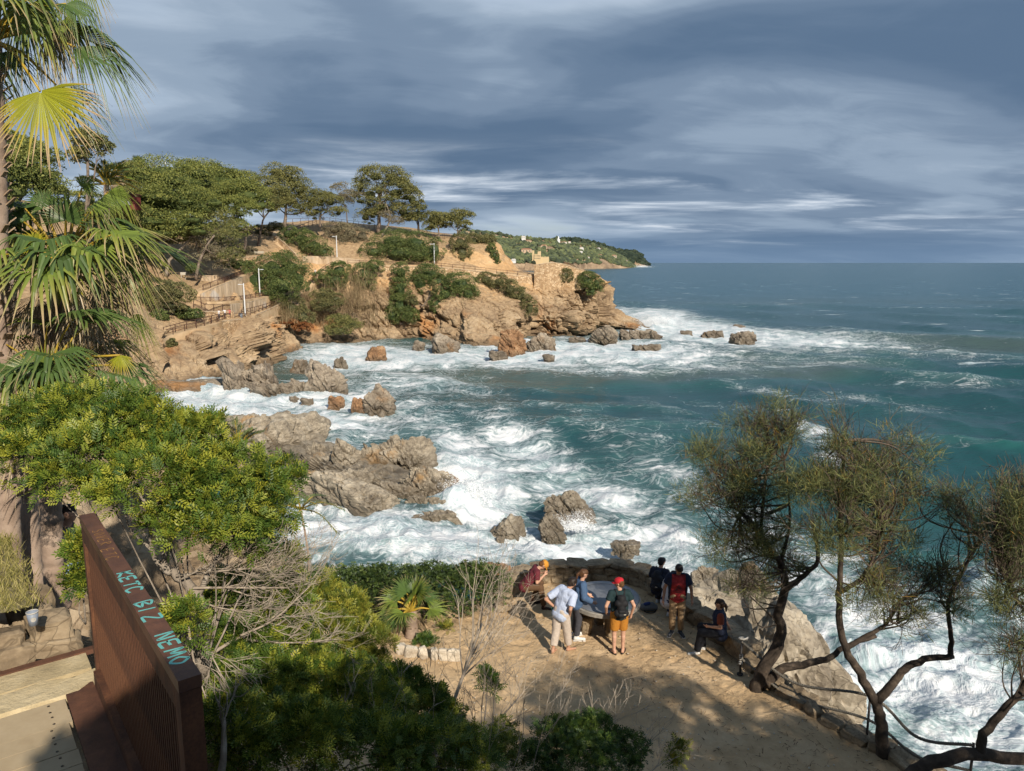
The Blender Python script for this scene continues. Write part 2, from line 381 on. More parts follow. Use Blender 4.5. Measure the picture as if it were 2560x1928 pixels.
def frond_mat(name, green, mid, tip, tipstart=0.72):
    m, t, b = newmat(name)
    tt = t.add('ShaderNodeAttribute', attribute_name='tip').outputs['Fac']; rnd = t.add('ShaderNodeAttribute', attribute_name='rnd').outputs['Fac']
    g = t.mix(rnd, tuple(np.array(green) * 0.75), tuple(np.array(green) * 1.25))
    f = t.math('ADD', tt, t.math('MULTIPLY', t.math('SUBTRACT', rnd, 0.5), 0.22))
    c = t.mix(t.ss(f, tipstart - 0.32, tipstart), g, mid); c = t.mix(t.ss(f, tipstart - 0.05, tipstart + 0.16), c, tip)
    setc(t, b, 'Base Color', c); b.inputs['Roughness'].default_value = 0.4; b.inputs['Specular IOR Level'].default_value = 0.4
    tr = t.add('ShaderNodeBsdfTranslucent', {'Color': c}); mx = t.add('ShaderNodeMixShader', {0: 0.22})
    out = [n for n in t.n if n.type == 'OUTPUT_MATERIAL'][0]
    t.l.new(b.outputs[0], mx.inputs[1]); t.l.new(tr.outputs[0], mx.inputs[2]); t.l.new(mx.outputs[0], out.inputs[0])
    MATS[name] = m; return m
frond_mat('frond_green', (0.15, 0.205, 0.035), (0.24, 0.25, 0.05), (0.42, 0.31, 0.17), 0.80)
frond_mat('frond_deep', (0.075, 0.125, 0.032), (0.12, 0.16, 0.04), (0.30, 0.23, 0.12), 0.86)
frond_mat('frond_yellow', (0.28, 0.29, 0.020), (0.38, 0.31, 0.035), (0.48, 0.34, 0.19), 0.70)
frond_mat('frond_dead', (0.28, 0.20, 0.11), (0.34, 0.26, 0.15), (0.42, 0.33, 0.21), 0.6)
frond_mat('frond_feather', (0.12, 0.15, 0.055), (0.17, 0.18, 0.07), (0.30, 0.25, 0.13), 0.85)
mottled('petiole', [(0.3, (0.28, 0.20, 0.025)), (0.7, (0.42, 0.28, 0.035))], 6, 3, 0.5, 0.0)
mottled('petiole_dead', [(0.3, (0.19, 0.13, 0.08)), (0.7, (0.34, 0.25, 0.17))], 6, 3, 0.8, 0.0)
plain('lamp_paint', (0.62, 0.64, 0.65), 0.4, 0.04)
plain('rail_steel', (0.085, 0.045, 0.032), 0.6, 0.25, 8)
plain('dark_plastic', (0.05, 0.055, 0.06), 0.5, 0.1)
# ------------------------------------------------------------------ sea
FOAM = [  # where the photographed foam lies: picture centre, half sizes, tilt (deg), density
 (560, 1010, 230, 50, 0, 1.35), (760, 1055, 300, 55, 4, 1.15), (700, 1110, 320, 60, 0, 0.85), (880, 890, 170, 40, 0, 1.35), (1010, 955, 280, 50, 5, 0.80), (840, 1000, 200, 50, 0, 1.0),
 (1060, 895, 280, 30, 0, 1.3), (1330, 885, 280, 36, 0, 1.35), (1560, 882, 300, 42, 3, 1.25), (1700, 822, 300, 36, 8, 1.4), (1640, 800, 100, 28, 0, 1.5),
 (1960, 850, 360, 28, 3, 1.1), (1600, 918, 380, 20, 0, 0.80), (2250, 872, 320, 26, 6, 0.55), (1900, 900, 460, 22, 2, 0.52), (950, 1020, 220, 45, 10, 0.75),
 (1190, 1215, 140, 120, 0, 1.5), (1330, 1130, 200, 60, 25, 1.0), (1170, 1130, 160, 70, 30, 1.0), (1090, 1070, 200, 50, 20, 0.7), (880, 1340, 280, 100, 0, 1.15), (1200, 1040, 160, 30, 15, 0.45),
 (1130, 1370, 300, 80, 0, 1.25), (1440, 1360, 230, 90, 0, 1.3), (1500, 1220, 200, 60, 12, 0.95), (1660, 1340, 190, 90, 10, 1.0), (1700, 1200, 240, 60, 22, 0.62), (1400, 1190, 160, 60, 10, 0.9),
 (1650, 1450, 280, 80, 0, 1.15), (1900, 1340, 190, 80, 20, 0.75), (1560, 1130, 220, 40, 20, 0.40), (2150, 1500, 280, 120, 20, 0.95), (2300, 1650, 320, 160, 10, 1.25), (2080, 1770, 300, 130, 0, 1.35), (2450, 1800, 280, 180, 0, 1.25),
 (2520, 1500, 220, 70, 25, 1.0), (760, 1490, 220, 70, 0, 1.15), (2020, 1085, 110, 30, 35, 0.75), (2090, 1150, 60, 30, 20, 0.66), (1950, 985, 200, 14, 12, 0.55), (2180, 1000, 260, 20, 3, 0.5), (1800, 1000, 160, 12, 6, 0.4), (1250, 1020, 200, 14, 4, 0.4), (1650, 1010, 120, 20, 20, .35),
 (2380, 960, 260, 18, 2, 0.40), (2300, 1030, 160, 12, 0, .4), (1480, 665, 60, 4, 0, 0.9), (1600, 668, 40, 4, 0, 0.9), (1380, 672, 60, 4, 0, 0.6), (1700, 735, 150, 10, 2, 0.25), (1900, 760, 260, 12, 0, 0.26), (2000, 790, 300, 14, 0, 0.26),
 (460, 960, 140, 45, 0, 1.1)]
def build_sea():
    us = np.linspace(-1.15, 1.15, 760)
    py = np.concatenate([np.linspace(2050, 700, 400), np.linspace(697, 664.5, 40)])
    Ys = np.array([atz(CX, p, 0)[1] for p in py]); Ys = np.concatenate([Ys, np.geomspace(Ys[-1] * 1.2, 90000, 22)])
    nr, nc = len(Ys), len(us)
    X = Ys[:, None] * us[None, :]; Y = np.repeat(Ys[:, None], nc, 1)
    cell = np.gradient(Ys)[:, None] * np.ones((1, nc)); cellx = Ys[:, None] * (us[1] - us[0]) * np.ones((1, nc))
    P = np.stack([X.ravel(), Y.ravel(), np.zeros(nr * nc)], 1)
    px, pyv = projn(P)
    den = np.full(nr * nc, 0.0)
    for (cx, cy, rx, ry, a, amp) in FOAM:
        c, s = math.cos(R(a)), math.sin(R(a)); dx, dy = px - cx, pyv - cy
        q = ((dx * c + dy * s) / rx) ** 2 + ((-dx * s + dy * c) / ry) ** 2
        den = np.maximum(den, amp * np.exp(-q * 0.9))
    den = np.maximum(den, 0.13 * (P[:, 1] > 60) * smooth01(-P[:, 1], -1200, -400))
    rng = np.random.default_rng(11); dX = np.zeros_like(X); dY = np.zeros_like(X); Z = np.zeros_like(X)
    base = R(218)
    for lam, amp, k in [(46, .42, 3), (30, .34, 4), (19, .24, 6), (11, .15, 8), (6.5, .085, 10), (3.8, .05, 12), (2.1, .028, 14), (1.2, .016, 12)]:
        for i in range(k):
            L = lam * rng.uniform(.75, 1.3); A = amp * rng.uniform(.6, 1.2) / math.sqrt(k) * 1.25
            th = base + rng.normal(0, .35 if lam > 15 else .75); kx, ky = math.cos(th) * 2 * math.pi / L, math.sin(th) * 2 * math.pi / L
            ph = kx * X + ky * Y + rng.uniform(0, 6.28)
            cy_ = cell * abs(math.sin(th)) + cellx * abs(math.cos(th))
            w = smooth01(L / np.maximum(cy_, 1e-6), 2.5, 6.0) * A
            Z += w * np.sin(ph); Q = 0.75
            dX += Q * w * np.cos(ph) * math.cos(th); dY += Q * w * np.cos(ph) * math.sin(th)
    amp_far = 1 - 0.5 * smooth01(Y, 120, 600)
    Z *= amp_far
    lo = Z.copy()
    # churned surface in the surf
    d2 = den.reshape(nr, nc); near = Ys < 320
    sub = P.reshape(nr, nc, 3)[near].reshape(-1, 3)
    ch = fbm(sub * np.array([.55, .55, 1]) , 5, .6, 3).reshape(-1, nc); ch2 = 1 - np.abs(fbm(sub * .22 + 3, 4, .55, 8).reshape(-1, nc)) * 2.4
    Z[near] += np.clip(d2[near], 0, 1) * (0.42 * ch + 0.35 * ch2 - .1)
    for (bx, by, r1, r2, h) in [(1185, 1250, 70, 40, 1.6), (1640, 812, 60, 14, 2.0), (1500, 1300, 60, 30, .8), (2090, 1740, 90, 40, .9), (2460, 1470, 90, 30, 1.1), (1480, 668, 50, 4, 4), (1605, 670, 30, 3, 5)]:
        q = ((px - bx) / r1) ** 2 + ((pyv - by) / r2) ** 2
        Z += (h * np.exp(-q)).reshape(nr, nc) * np.concatenate([.75 + .6 * ch, np.full((nr - ch.shape[0], nc), .8)])
    # wave crests carry extra foam
    crest = smooth01(lo, .35, .8) * smooth01(-Y, -420, -70); den2 = np.clip(den.reshape(nr, nc) + .22 * crest * (d2 > .1), 0, 1.4)
    V = np.stack([X + dX, Y + dY, Z], -1).reshape(-1, 3)
    wp = P * np.array([1, 1, 0]); w1 = [fbm(wp * .16 + 31 * k, 3, .55, 40 + k) for k in (0, 1)]; w2 = [fbm(wp * .75 + 17 * k, 3, .6, 50 + k) for k in (0, 1)]
    att = {'foam': den2.ravel(), 'lift': lo.ravel(), 'wx': P[:, 0] + 2.2 * w1[0] + .45 * w2[0], 'wy': P[:, 1] + 2.2 * w1[1] + .45 * w2[1],
           'tone': fbm(wp * np.array([.010, .026, 0]), 4, .55, 60)}
    me = mesh_np('sea', V, grid_faces(nr, nc), True, att)
    m, t, b = newmat('sea_water'); p = gpos(t)
    A = lambda k: t.add('ShaderNodeAttribute', attribute_name=k).outputs['Fac']
    fo, lift = A('foam'), A('lift')
    pw = t.add('ShaderNodeCombineXYZ', {0: A('wx'), 1: A('wy'), 2: 0.0}).outputs[0]
    ps = t.mapping(pw, rot=(0, 0, R(25)), scale=(0.5, 1.0, 1))
    v1 = t.add('ShaderNodeTexVoronoi', {'Vector': ps, 'Scale': 0.62}, feature='DISTANCE_TO_EDGE', voronoi_dimensions='2D').outputs['Distance']
    v2 = t.add('ShaderNodeTexVoronoi', {'Vector': ps, 'Scale': 2.1}, feature='DISTANCE_TO_EDGE', voronoi_dimensions='2D').outputs['Distance']
    def n2d(vec, scale, detail, rough, dist=0.0):
        nd = t.add('ShaderNodeTexNoise', {'Vector': vec, 'Scale': scale, 'Detail': detail, 'Roughness': rough, 'Distortion': dist}, noise_dimensions='2D'); return nd.outputs['Fac']
    n1 = n2d(ps, 0.42, 6.0, 0.66); n2 = n2d(pw, 1.9, 5.0, 0.70)
    nn = t.math('ADD', t.math('MULTIPLY', n1, 0.55), t.math('MULTIPLY', n2, 0.45))
    thr = t.math('SUBTRACT', 0.66, t.math('MULTIPLY', fo, 0.36))
    carpet = t.ss(nn, thr, t.math('ADD', thr, 0.24))
    wid = t.math('MULTIPLY', fo, 0.15)
    lace = t.math('MULTIPLY', t.math('SUBTRACT', 1.0, t.ss(v1, 0.0, wid)), t.ss(n2, 0.40, 0.56))
    lace2 = t.math('MULTIPLY', t.math('SUBTRACT', 1.0, t.ss(v2, 0.0, t.math('MULTIPLY', wid, 1.1))), t.ss(n1, 0.40, 0.54))
    web = t.math('MULTIPLY', t.math('MAXIMUM', lace, t.math('MULTIPLY', lace2, 0.8)), t.math('MULTIPLY', t.ss(fo, 0.12, 0.7), 0.75))
    wc = n2d(t.mapping(p, rot=(0, 0, R(8)), scale=(0.036, 0.125, 0)), 1.0, 7.0, 0.70)
    caps = t.math('MULTIPLY', t.ss(wc, 0.655, 0.72), t.ss(fo, 0.05, 0.14))
    foam = t.math('MINIMUM', t.math('MAXIMUM', t.math('MAXIMUM', carpet, web), t.math('MULTIPLY', caps, 0.9)), 1.0)
    wcol = t.ramp(t.math('ADD', t.math('MULTIPLY', A('tone'), 0.5), 0.5), [(0.36, (0.015, 0.064, 0.072)), (0.5, (0.026, 0.090, 0.090)), (0.64, (0.054, 0.090, 0.080))])
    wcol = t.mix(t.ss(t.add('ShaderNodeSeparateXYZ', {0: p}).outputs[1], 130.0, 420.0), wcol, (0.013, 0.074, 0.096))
    wcol = t.mix(t.ss(lift, 0.4, 1.4), wcol, (0.022, 0.102, 0.098))
    wcol = t.mix(t.math('MULTIPLY', t.ss(fo, 0.2, 1.1), 0.8), wcol, (0.20, 0.285, 0.295))
    fcol = t.ramp(nn, [(0.30, (0.30, 0.40, 0.44)), (0.44, (0.54, 0.61, 0.65)), (0.60, (0.77, 0.78, 0.79))])
    v3 = t.add('ShaderNodeTexVoronoi', {'Vector': pw, 'Scale': 3.6}, feature='DISTANCE_TO_EDGE', voronoi_dimensions='2D').outputs['Distance']
    fcol = t.mix(t.math('MULTIPLY', t.math('MULTIPLY', t.ss(v3, 0.05, 0.30), t.ss(n1, 0.66, 0.40)), 0.75), fcol, (0.30, 0.42, 0.44))
    c = t.mix(foam, wcol, fcol)
    setc(t, b, 'Base Color', c); setc(t, b, 'Roughness', t.math('ADD', 0.20, t.math('MULTIPLY', foam, 0.55)))
    b.inputs['IOR'].default_value = 1.33; b.inputs['Specular IOR Level'].default_value = 0.22
    rip2 = n2d(t.mapping(p, rot=(0, 0, R(30)), scale=(0.16, 0.5, 0)), 1.0, 7.0, 0.66)
    h = t.math('ADD', t.math('MULTIPLY', rip2, 0.5), t.math('MULTIPLY', t.math('MULTIPLY', n2, t.math('MINIMUM', fo, 1.0)), 0.45))
    bump(t, b, h, 0.75, 0.55)
    MATS['sea_water'] = m
    link('sea', me, m, kind='structure')
build_sea()
print('sea', time.time() - T0)
# ------------------------------------------------------------------ headland across the bay
HEAD_COLS = {
 -420: [(1120, None), (980, 72), (880, 82), (800, 92), (700, 102), (600, 116), (500, 132), (440, 150)],
 -100: [(1080, None), (960, 78), (880, 87), (800, 95), (710, 104), (620, 116), (530, 132), (470, 150)],  # picture column: (row, distance) from the waterline up to the ridge
 150: [(1040, None), (950, 82), (880, 90), (800, 98), (720, 106), (640, 118), (560, 132), (510, 150)],
 250: [(1022, None), (935, 86), (880, 91), (800, 99), (720, 107), (640, 118), (560, 132), (505, 150)],
 330: [(1002, None), (940, 89), (865, 96), (790, 103), (725, 111), (650, 124), (570, 138), (520, 152)],
 400: [(978, None), (915, 97), (842, 104), (800, 108), (735, 117), (692, 124), (640, 136), (560, 155), (530, 165)],
 480: [(962, None), (900, 101), (832, 107), (800, 112), (752, 118), (730, 121), (698, 130), (650, 143), (590, 160), (565, 175)],
 560: [(940, None), (880, 110), (842, 114), (803, 118), (775, 121), (748, 123), (716, 126), (690, 132), (640, 145), (600, 162), (570, 180)],
 640: [(910, None), (875, 122), (848, 125), (802, 129), (770, 133), (735, 137), (712, 140), (640, 151), (622, 157), (592, 167), (565, 182)],
 720: [(880, None), (850, 137), (810, 142), (760, 147), (720, 151), (660, 158), (636, 163), (600, 171), (580, 181), (556, 196)],
 800: [(862, None), (830, 150), (760, 157), (690, 163), (655, 167), (640, 170), (592, 179), (560, 190), (550, 203)],
 860: [(855, None), (830, 153), (780, 157), (730, 160), (680, 164), (660, 166), (648, 169), (600, 178), (568, 189), (556, 203)],
 940: [(853, None), (820, 155), (760, 158), (700, 162), (670, 166), (656, 169), (612, 176), (575, 187), (562, 200)],
 1020: [(850, None), (815, 157), (760, 160), (705, 164), (672, 168), (657, 171), (612, 177), (578, 188), (568, 202)],
 1100: [(858, None), (830, 151), (760, 157), (700, 163), (672, 170), (657, 172), (620, 177), (590, 187), (583, 200)],
 1180: [(868, None), (830, 147), (760, 156), (702, 165), (678, 170), (662, 173), (625, 177), (597, 184), (592, 198)],
 1235: [(866, None), (830, 149), (760, 158), (712, 167), (686, 172), (670, 174), (636, 177.5), (604, 182), (600, 194)],
 1262: [(858, None), (820, 154), (756, 161), (714, 168), (690, 172.5), (676, 174), (655, 176), (640, 179), (639, 192)],
 1300: [(848, None), (810, 159), (750, 165), (716, 170), (692, 174), (683, 176), (680, 179), (684, 192)],
 1345: [(838, None), (800, 165), (740, 171), (712, 174), (694, 176), (686, 178), (684, 181), (690, 192)],
 1400: [(836, None), (800, 166), (745, 171), (705, 175), (690, 177), (676, 179), (674, 182), (684, 192)],
 1450: [(832, None), (800, 170), (745, 173), (705, 176), (684, 178), (673, 180), (672, 183), (684, 193)],
 1490: [(828, None), (800, 173), (760, 175), (720, 177), (694, 179), (685, 181), (684, 184), (695, 193)],
 1512: [(826, None), (806, 175), (775, 177), (745, 179), (722, 180), (712, 182), (712, 185), (724, 194)],
 1530: [(824, None), (812, 177), (798, 179), (784, 181), (776, 183), (774, 184), (778, 188), (792, 195)],
 1580: [(826, None), (820, 176), (812, 178), (806, 180), (800, 182), (796, 184), (800, 188), (806, 195)],
 1620: [(832, None), (829, 174), (826, 175), (823, 176), (821, 177), (820, 178), (822, 181), (826, 185)],
 1660: [(846, None), (844, 165), (843, 166), (843, 167), (843, 168), (842, 170), (843, 173), (845, 177)],
}
def headland_surface(nc=900, nr=240):
    xs = sorted(HEAD_COLS); cols = []
    for x in xs:
        pts = []
        for (py, Y) in HEAD_COLS[x]:
            if Y is None: Y = atz(CX, py, 0)[1]
            p = aty(x, py, Y); pts.append((Y, p[2]))
        Y0 = pts[0][0]
        pts = [(Y0 - 3, -2.5)] + pts + [(pts[-1][0] + 14, pts[-1][1] + .5), (pts[-1][0] + 60, pts[-1][1] - 10)]
        pts = np.array(pts); d = np.concatenate([[0], np.cumsum(np.hypot(np.diff(pts[:, 0]), np.diff(pts[:, 1]) * 1.3))])
        # parameter: first 85 % for the part that faces the bay
        k = len(pts) - 3
        t = np.where(np.arange(len(pts)) <= k, d / d[k] * .86, .86 + (d - d[k]) / (d[-1] - d[k]) * .14)
        tt = np.linspace(0, 1, nr); cols.append(np.stack([np.interp(tt, t, pts[:, 0]), np.interp(tt, t, pts[:, 1])], 1))
    cols = np.array(cols); X = np.linspace(xs[0], xs[-1], nc); out = np.zeros((nr, nc, 3))
    for j, x in enumerate(X):
        i = min(max(np.searchsorted(xs, x) - 1, 0), len(xs) - 2); f = (x - xs[i]) / (xs[i + 1] - xs[i]); f = f * .5 + (f * f * (3 - 2 * f)) * .5
        q = cols[i] * (1 - f) + cols[i + 1] * f
        r = ray(x, 700); out[:, j, 0] = q[:, 0] * r[0] / r[1]; out[:, j, 1] = q[:, 0]; out[:, j, 2] = q[:, 1]
    return out
HEADS = headland_surface()
def head_z(x, y):
    """height of the (undisplaced) headland at a place"""
    d = (HEADS[..., 0] - x) ** 2 + (HEADS[..., 1] - y) ** 2; i = np.argmin(d); return HEADS.reshape(-1, 3)[i, 2]
_hx, _hy = projn(HEADS.reshape(-1, 3)); _vis = HEADS.reshape(-1, 3)[:, 2] > 0
def head_hit(px, py):
    """distance of the headland's surface in a picture direction"""
    d = (_hx - px) ** 2 + (_hy - py) ** 2 + np.where(_vis, 0, 1e6) + HEADS.reshape(-1, 3)[:, 1] * .02; i = np.argmin(d); return HEADS.reshape(-1, 3)[i, 1]
ROT_ST = np.array(Matrix.Rotation(R(38), 3, 'Y') @ Matrix.Rotation(R(20), 3, 'X'))
def grid_normals(G):
    du = np.gradient(G, axis=1); dv = np.gradient(G, axis=0); N = np.cross(du, dv); N /= np.maximum(np.linalg.norm(N, axis=2, keepdims=True), 1e-9)
    return N
def build_headland():
    G = HEADS.copy(); N = grid_normals(G); P = G.reshape(-1, 3); Nn = N.reshape(-1, 3)
    slope = 1 - np.abs(Nn[:, 2])
    rocky = smooth01(-P[:, 2], -14.5, -9.0) * (.35 + .65 * smooth01(slope, .12, .5)) + .25 * smooth01(slope, .3, .6)
    rocky *= smooth01(P[:, 2], -2.0, 1.0) * .6 + .4
    rocky *= 1 - .85 * smooth01(-P[:, 0], 26, 34) * smooth01(P[:, 2], 5.5, 7.5)
    b1 = blocks(P, .13, 3, .35, .07, 1.0, ROT_ST, (1.0, 1.0, .55)); b2 = blocks(P, .34, 13, .45, .09, .9, ROT_ST, (1.1, 1.0, .5)); b3 = blocks(P, .85, 23, .4, .12, .8, ROT_ST, (1, 1, .6))
    lowf = fbm(P * .09, 4, .5, 5)
    disp = rocky * (3.6 * b1 + 2.0 * b2 + .8 * b3) + .9 * lowf * smooth01(slope, .1, .4) + .18 * fbm(P * .5, 4, .6, 9)
    # gullies in the orange bank
    gul = fbm(np.stack([P[:, 0] * .45, P[:, 1] * .08, P[:, 2] * .06], 1), 4, .6, 31); disp += smooth01(P[:, 2], 13, 17) * smooth01(slope, .25, .5) * gul * 1.1
    H = Nn.copy(); H[:, 2] *= .35; sgn = np.where(H[:, 1] > 0, -1, 1)[:, None]; H = H * sgn       # push towards the bay
    V = P + H * disp[:, None]
    # level treads where the paths run are kept by damping displacement on flat ground already
    me = mesh_np('headland', V, grid_faces(*G.shape[:2])[:, ::-1], False)
    m, t, b = newmat('headland_ground'); p = gpos(t)
    geo = t.add('ShaderNodeNewGeometry'); nz = t.add('ShaderNodeSeparateXYZ', {0: geo.outputs['Normal']}).outputs[2]; z = t.add('ShaderNodeSeparateXYZ', {0: p}).outputs[2]
    pr = t.mapping(p, rot=(R(20), R(-38), R(10)), scale=(1, 1, 2.2))
    n1 = t.noise(pr, .16, 6, .64, .3); n2 = t.noise(p, 1.6, 5, .65)
    f = t.math('ADD', t.math('MULTIPLY', n1, .6), t.math('MULTIPLY', n2, .4))
    grey = t.ramp(f, [(.34, (.17, .115, .070)), (.46, (.29, .205, .125)), (.55, (.39, .285, .175)), (.66, (.48, .37, .25))])
    rust = t.ramp(f, [(.36, (.20, .085, .030)), (.5, (.38, .185, .070)), (.64, (.48, .27, .12))])
    ochre = t.ramp(f, [(.34, (.33, .20, .095)), (.5, (.50, .315, .155)), (.64, (.60, .41, .23))])
    c = t.mix(t.ss(t.noise(p, .085, 5, .55, .3), .55, .70), grey, rust)
    zz = t.math('ADD', z, t.math('MULTIPLY', t.math('SUBTRACT', t.noise(p, .12, 4, .6), .5), 9.0))
    c = t.mix(t.ss(zz, 8.0, 12.5), c, ochre)
    flat = t.math('MULTIPLY', t.ss(nz, .72, .9), t.ss(z, 5.0, 8.0))
    c = t.mix(flat, c, t.ramp(n2, [(.35, (.25, .165, .09)), (.6, (.42, .295, .17))]))
    v = t.add('ShaderNodeTexVoronoi', {'Vector': t.vmath('ADD', pr, t.vmath('MULTIPLY', t.add('ShaderNodeTexNoise', {'Vector': p, 'Scale': .5, 'Detail': 3.0}).outputs['Color'], (2.4, 2.4, 2.4))), 'Scale': .32}, feature='DISTANCE_TO_EDGE').outputs['Distance']
    ck = t.ss(v, 0.0, .05)
    c = t.mix(t.math('MULTIPLY', t.math('MULTIPLY', t.math('SUBTRACT', 1.0, ck), t.math('SUBTRACT', 1.0, t.ss(z, 9.0, 13.0))), .3), c, (.07, .045, .028))
    wf = t.math('SUBTRACT', 1.0, t.ss(t.math('ADD', z, t.math('MULTIPLY', t.math('SUBTRACT', t.noise(p, .4, 3), .5), 2.0)), 0.0, 1.5))
    c = t.mix(t.math('MULTIPLY', wf, .65), c, (.065, .045, .028))
    setc(t, b, 'Base Color', c); b.inputs['Roughness'].default_value = .93
    bump(t, b, t.noise(pr, 1.1, 6, .68), .8, .45)
    MATS['headland_ground'] = m
    link('headland', me, m, kind='structure')
build_headland()
print('headland', time.time() - T0)
# ------------------------------------------------------------------ the terrace and the hillside under the viewpoint
ZT = 7.4
TERR_PX = [(1262, 1500), (1285, 1478), (1330, 1462), (1400, 1455), (1480, 1455), (1560, 1458), (1612, 1470), (1650, 1500), (1700, 1545), (1770, 1590), (1850, 1655), (1950, 1738), (2060, 1815), (2200, 1895), (2400, 2000), (2500, 2100)]
TERR = [tuple(atz(x, y, ZT)[:2]) for x, y in TERR_PX]            # seaward edge
TERR_POLY = np.array(TERR + [(9.0, 5.0), (-2.5, 5.0), (-6.0, 13.0), (-6.5, 16.8), (-3.0, 18.0)])
def poly_sd(P, poly):
    """signed distance, negative inside"""
    x, y = P[:, 0], P[:, 1]; n = len(poly); d = np.full(len(P), 1e9); ins = np.zeros(len(P), bool)
    for i in range(n):
        a = poly[i]; b = poly[(i + 1) % n]; e = b - a; w = P[:, :2] - a
        tt = np.clip((w @ e) / (e @ e), 0, 1); q = w - tt[:, None] * e; d = np.minimum(d, (q * q).sum(1))
        c = ((a[1] <= y) != (b[1] <= y)) & (x < (b[0] - a[0]) * (y - a[1]) / (b[1] - a[1] + 1e-12) + a[0]); ins ^= c
    return np.where(ins, -1, 1) * np.sqrt(d)
def hill_z(P):
    x, y = P[:, 0], P[:, 1]
    lf = smooth01(-x, .5, 4.5)                                    # the left side falls away later
    y0 = 1.2 + 2.2 * lf; y1 = 9.3 + 4.2 * lf
    z = 14.35 - (7.1 + 0.2 * lf) * smooth01(y, y0, y1)
    z = z - .95 * smooth01(-x, 1.0, 2.2) * (1 - smooth01(y, 4.2, 7.5)) * smooth01(y, -1, 1.5)
    far = smooth01(-x, 5, 18); ys = 19.8 + 9 * far
    z = z + 3.2 * smooth01(-x, 7, 16) * smooth01(y, 6, 14)
    z = z - (8.5 + 3.5 * far) * smooth01(y, ys, ys + 6 + 14 * far)
    sd = poly_sd(P, TERR_POLY)
    inside = smooth01(-sd, -.05, .5) * smooth01(y, 7.0, 9.5)
    z = np.where(inside > 0, z * (1 - inside) + (ZT - .14) * inside, z)
    # the terrace's seaward side is a rock face
    cut = smooth01(sd, .35, 3.4) * smooth01(x + (y - 17) * .8, -1.5, 1.5)
    z = z * (1 - cut) + np.minimum(z, -1.0) * cut
    return z
def build_near_ground():
    xs = np.concatenate([np.linspace(-60, -12, 70)[:-1], np.linspace(-12, 20, 230)]); ys = np.concatenate([np.linspace(-14, 24, 250), np.linspace(24, 62, 70)[1:]])
    X, Y = np.meshgrid(xs, ys); P = np.stack([X.ravel(), Y.ravel(), np.zeros(X.size)], 1); z = hill_z(P); sd = poly_sd(P, TERR_POLY)
    rough = smooth01(sd, .3, 1.2) * smooth01(Y.ravel(), 12, 16)
    z += rough * (1.3 * blocks(np.stack([P[:, 0], P[:, 1], z], 1), .5, 71, .3) + .5 * blocks(np.stack([P[:, 0], P[:, 1], z], 1), 1.3, 72, .3))
    z += .12 * fbm(P * .7, 4, .55, 77) * smooth01(sd + 1.5 * (Y.ravel() < 8), -.4, .5)
    z = np.where(z < .6, z - 2.5 * smooth01(-z, -.6, .6), z)
    P[:, 2] = z
    m, t, b = newmat('hillside_soil'); p = gpos(t); geo = t.add('ShaderNodeNewGeometry'); nz = t.add('ShaderNodeSeparateXYZ', {0: geo.outputs['Normal']}).outputs[2]
    n = t.noise(p, 1.4, 7, .62); soil = t.ramp(n, [(.3, (.10, .068, .040)), (.5, (.20, .140, .082)), (.7, (.31, .225, .135))])
    rk = t.ramp(t.noise(p, .9, 7, .64), [(.3, (.14, .10, .065)), (.5, (.29, .22, .145)), (.7, (.42, .335, .23))])
    c = t.mix(t.ss(nz, .55, .8), rk, soil); setc(t, b, 'Base Color', c); b.inputs['Roughness'].default_value = .95; bump(t, b, t.noise(p, 9, 6, .7), .8, .08)
    link('hillside', mesh_np('hillside', P, grid_faces(*X.shape), False), m, kind='structure')
    # the trodden sand of the terrace
    xs = np.arange(-6.6, 13.0, .06); ys = np.arange(7.2, 21.5, .06); X, Y = np.meshgrid(xs, ys); P = np.stack([X.ravel(), Y.ravel(), np.zeros(X.size)], 1)
    sd = poly_sd(P, TERR_POLY); keep = (sd < .12).reshape(X.shape)
    q = P.copy(); q[:, 0] += .25 * vnoise(P * 1.1, 5); q[:, 1] += .25 * vnoise(P * 1.1, 6)
    f1, f2, ids, off = cells(q * np.array([3.1, 3.6, 0]) + np.array([0, 0, .5]), 91)
    pit = np.exp(-(f1 / .30) ** 2); has = hrand(ids[:, 0], ids[:, 1], ids[:, 2], 97) > .35
    P[:, 2] = ZT + .018 * fbm(P * 2.2, 4, .6, 81) + .05 * fbm(P * .35, 3, .5, 82) - .040 * pit * has + .018 * np.exp(-((f1 - .45) / .12) ** 2) * has + .35 * smooth01(-P[:, 1], -10.2, -7.4)
    idx = grid_faces(*X.shape); k = keep.ravel()[idx].all(1); idx = idx[k]
    used = np.unique(idx); rm = np.full(len(P), -1); rm[used] = np.arange(len(used))
    link('terrace_sand', mesh_np('terrace_sand', P[used], rm[idx], True), MATS['sand'], kind='structure')
build_near_ground()
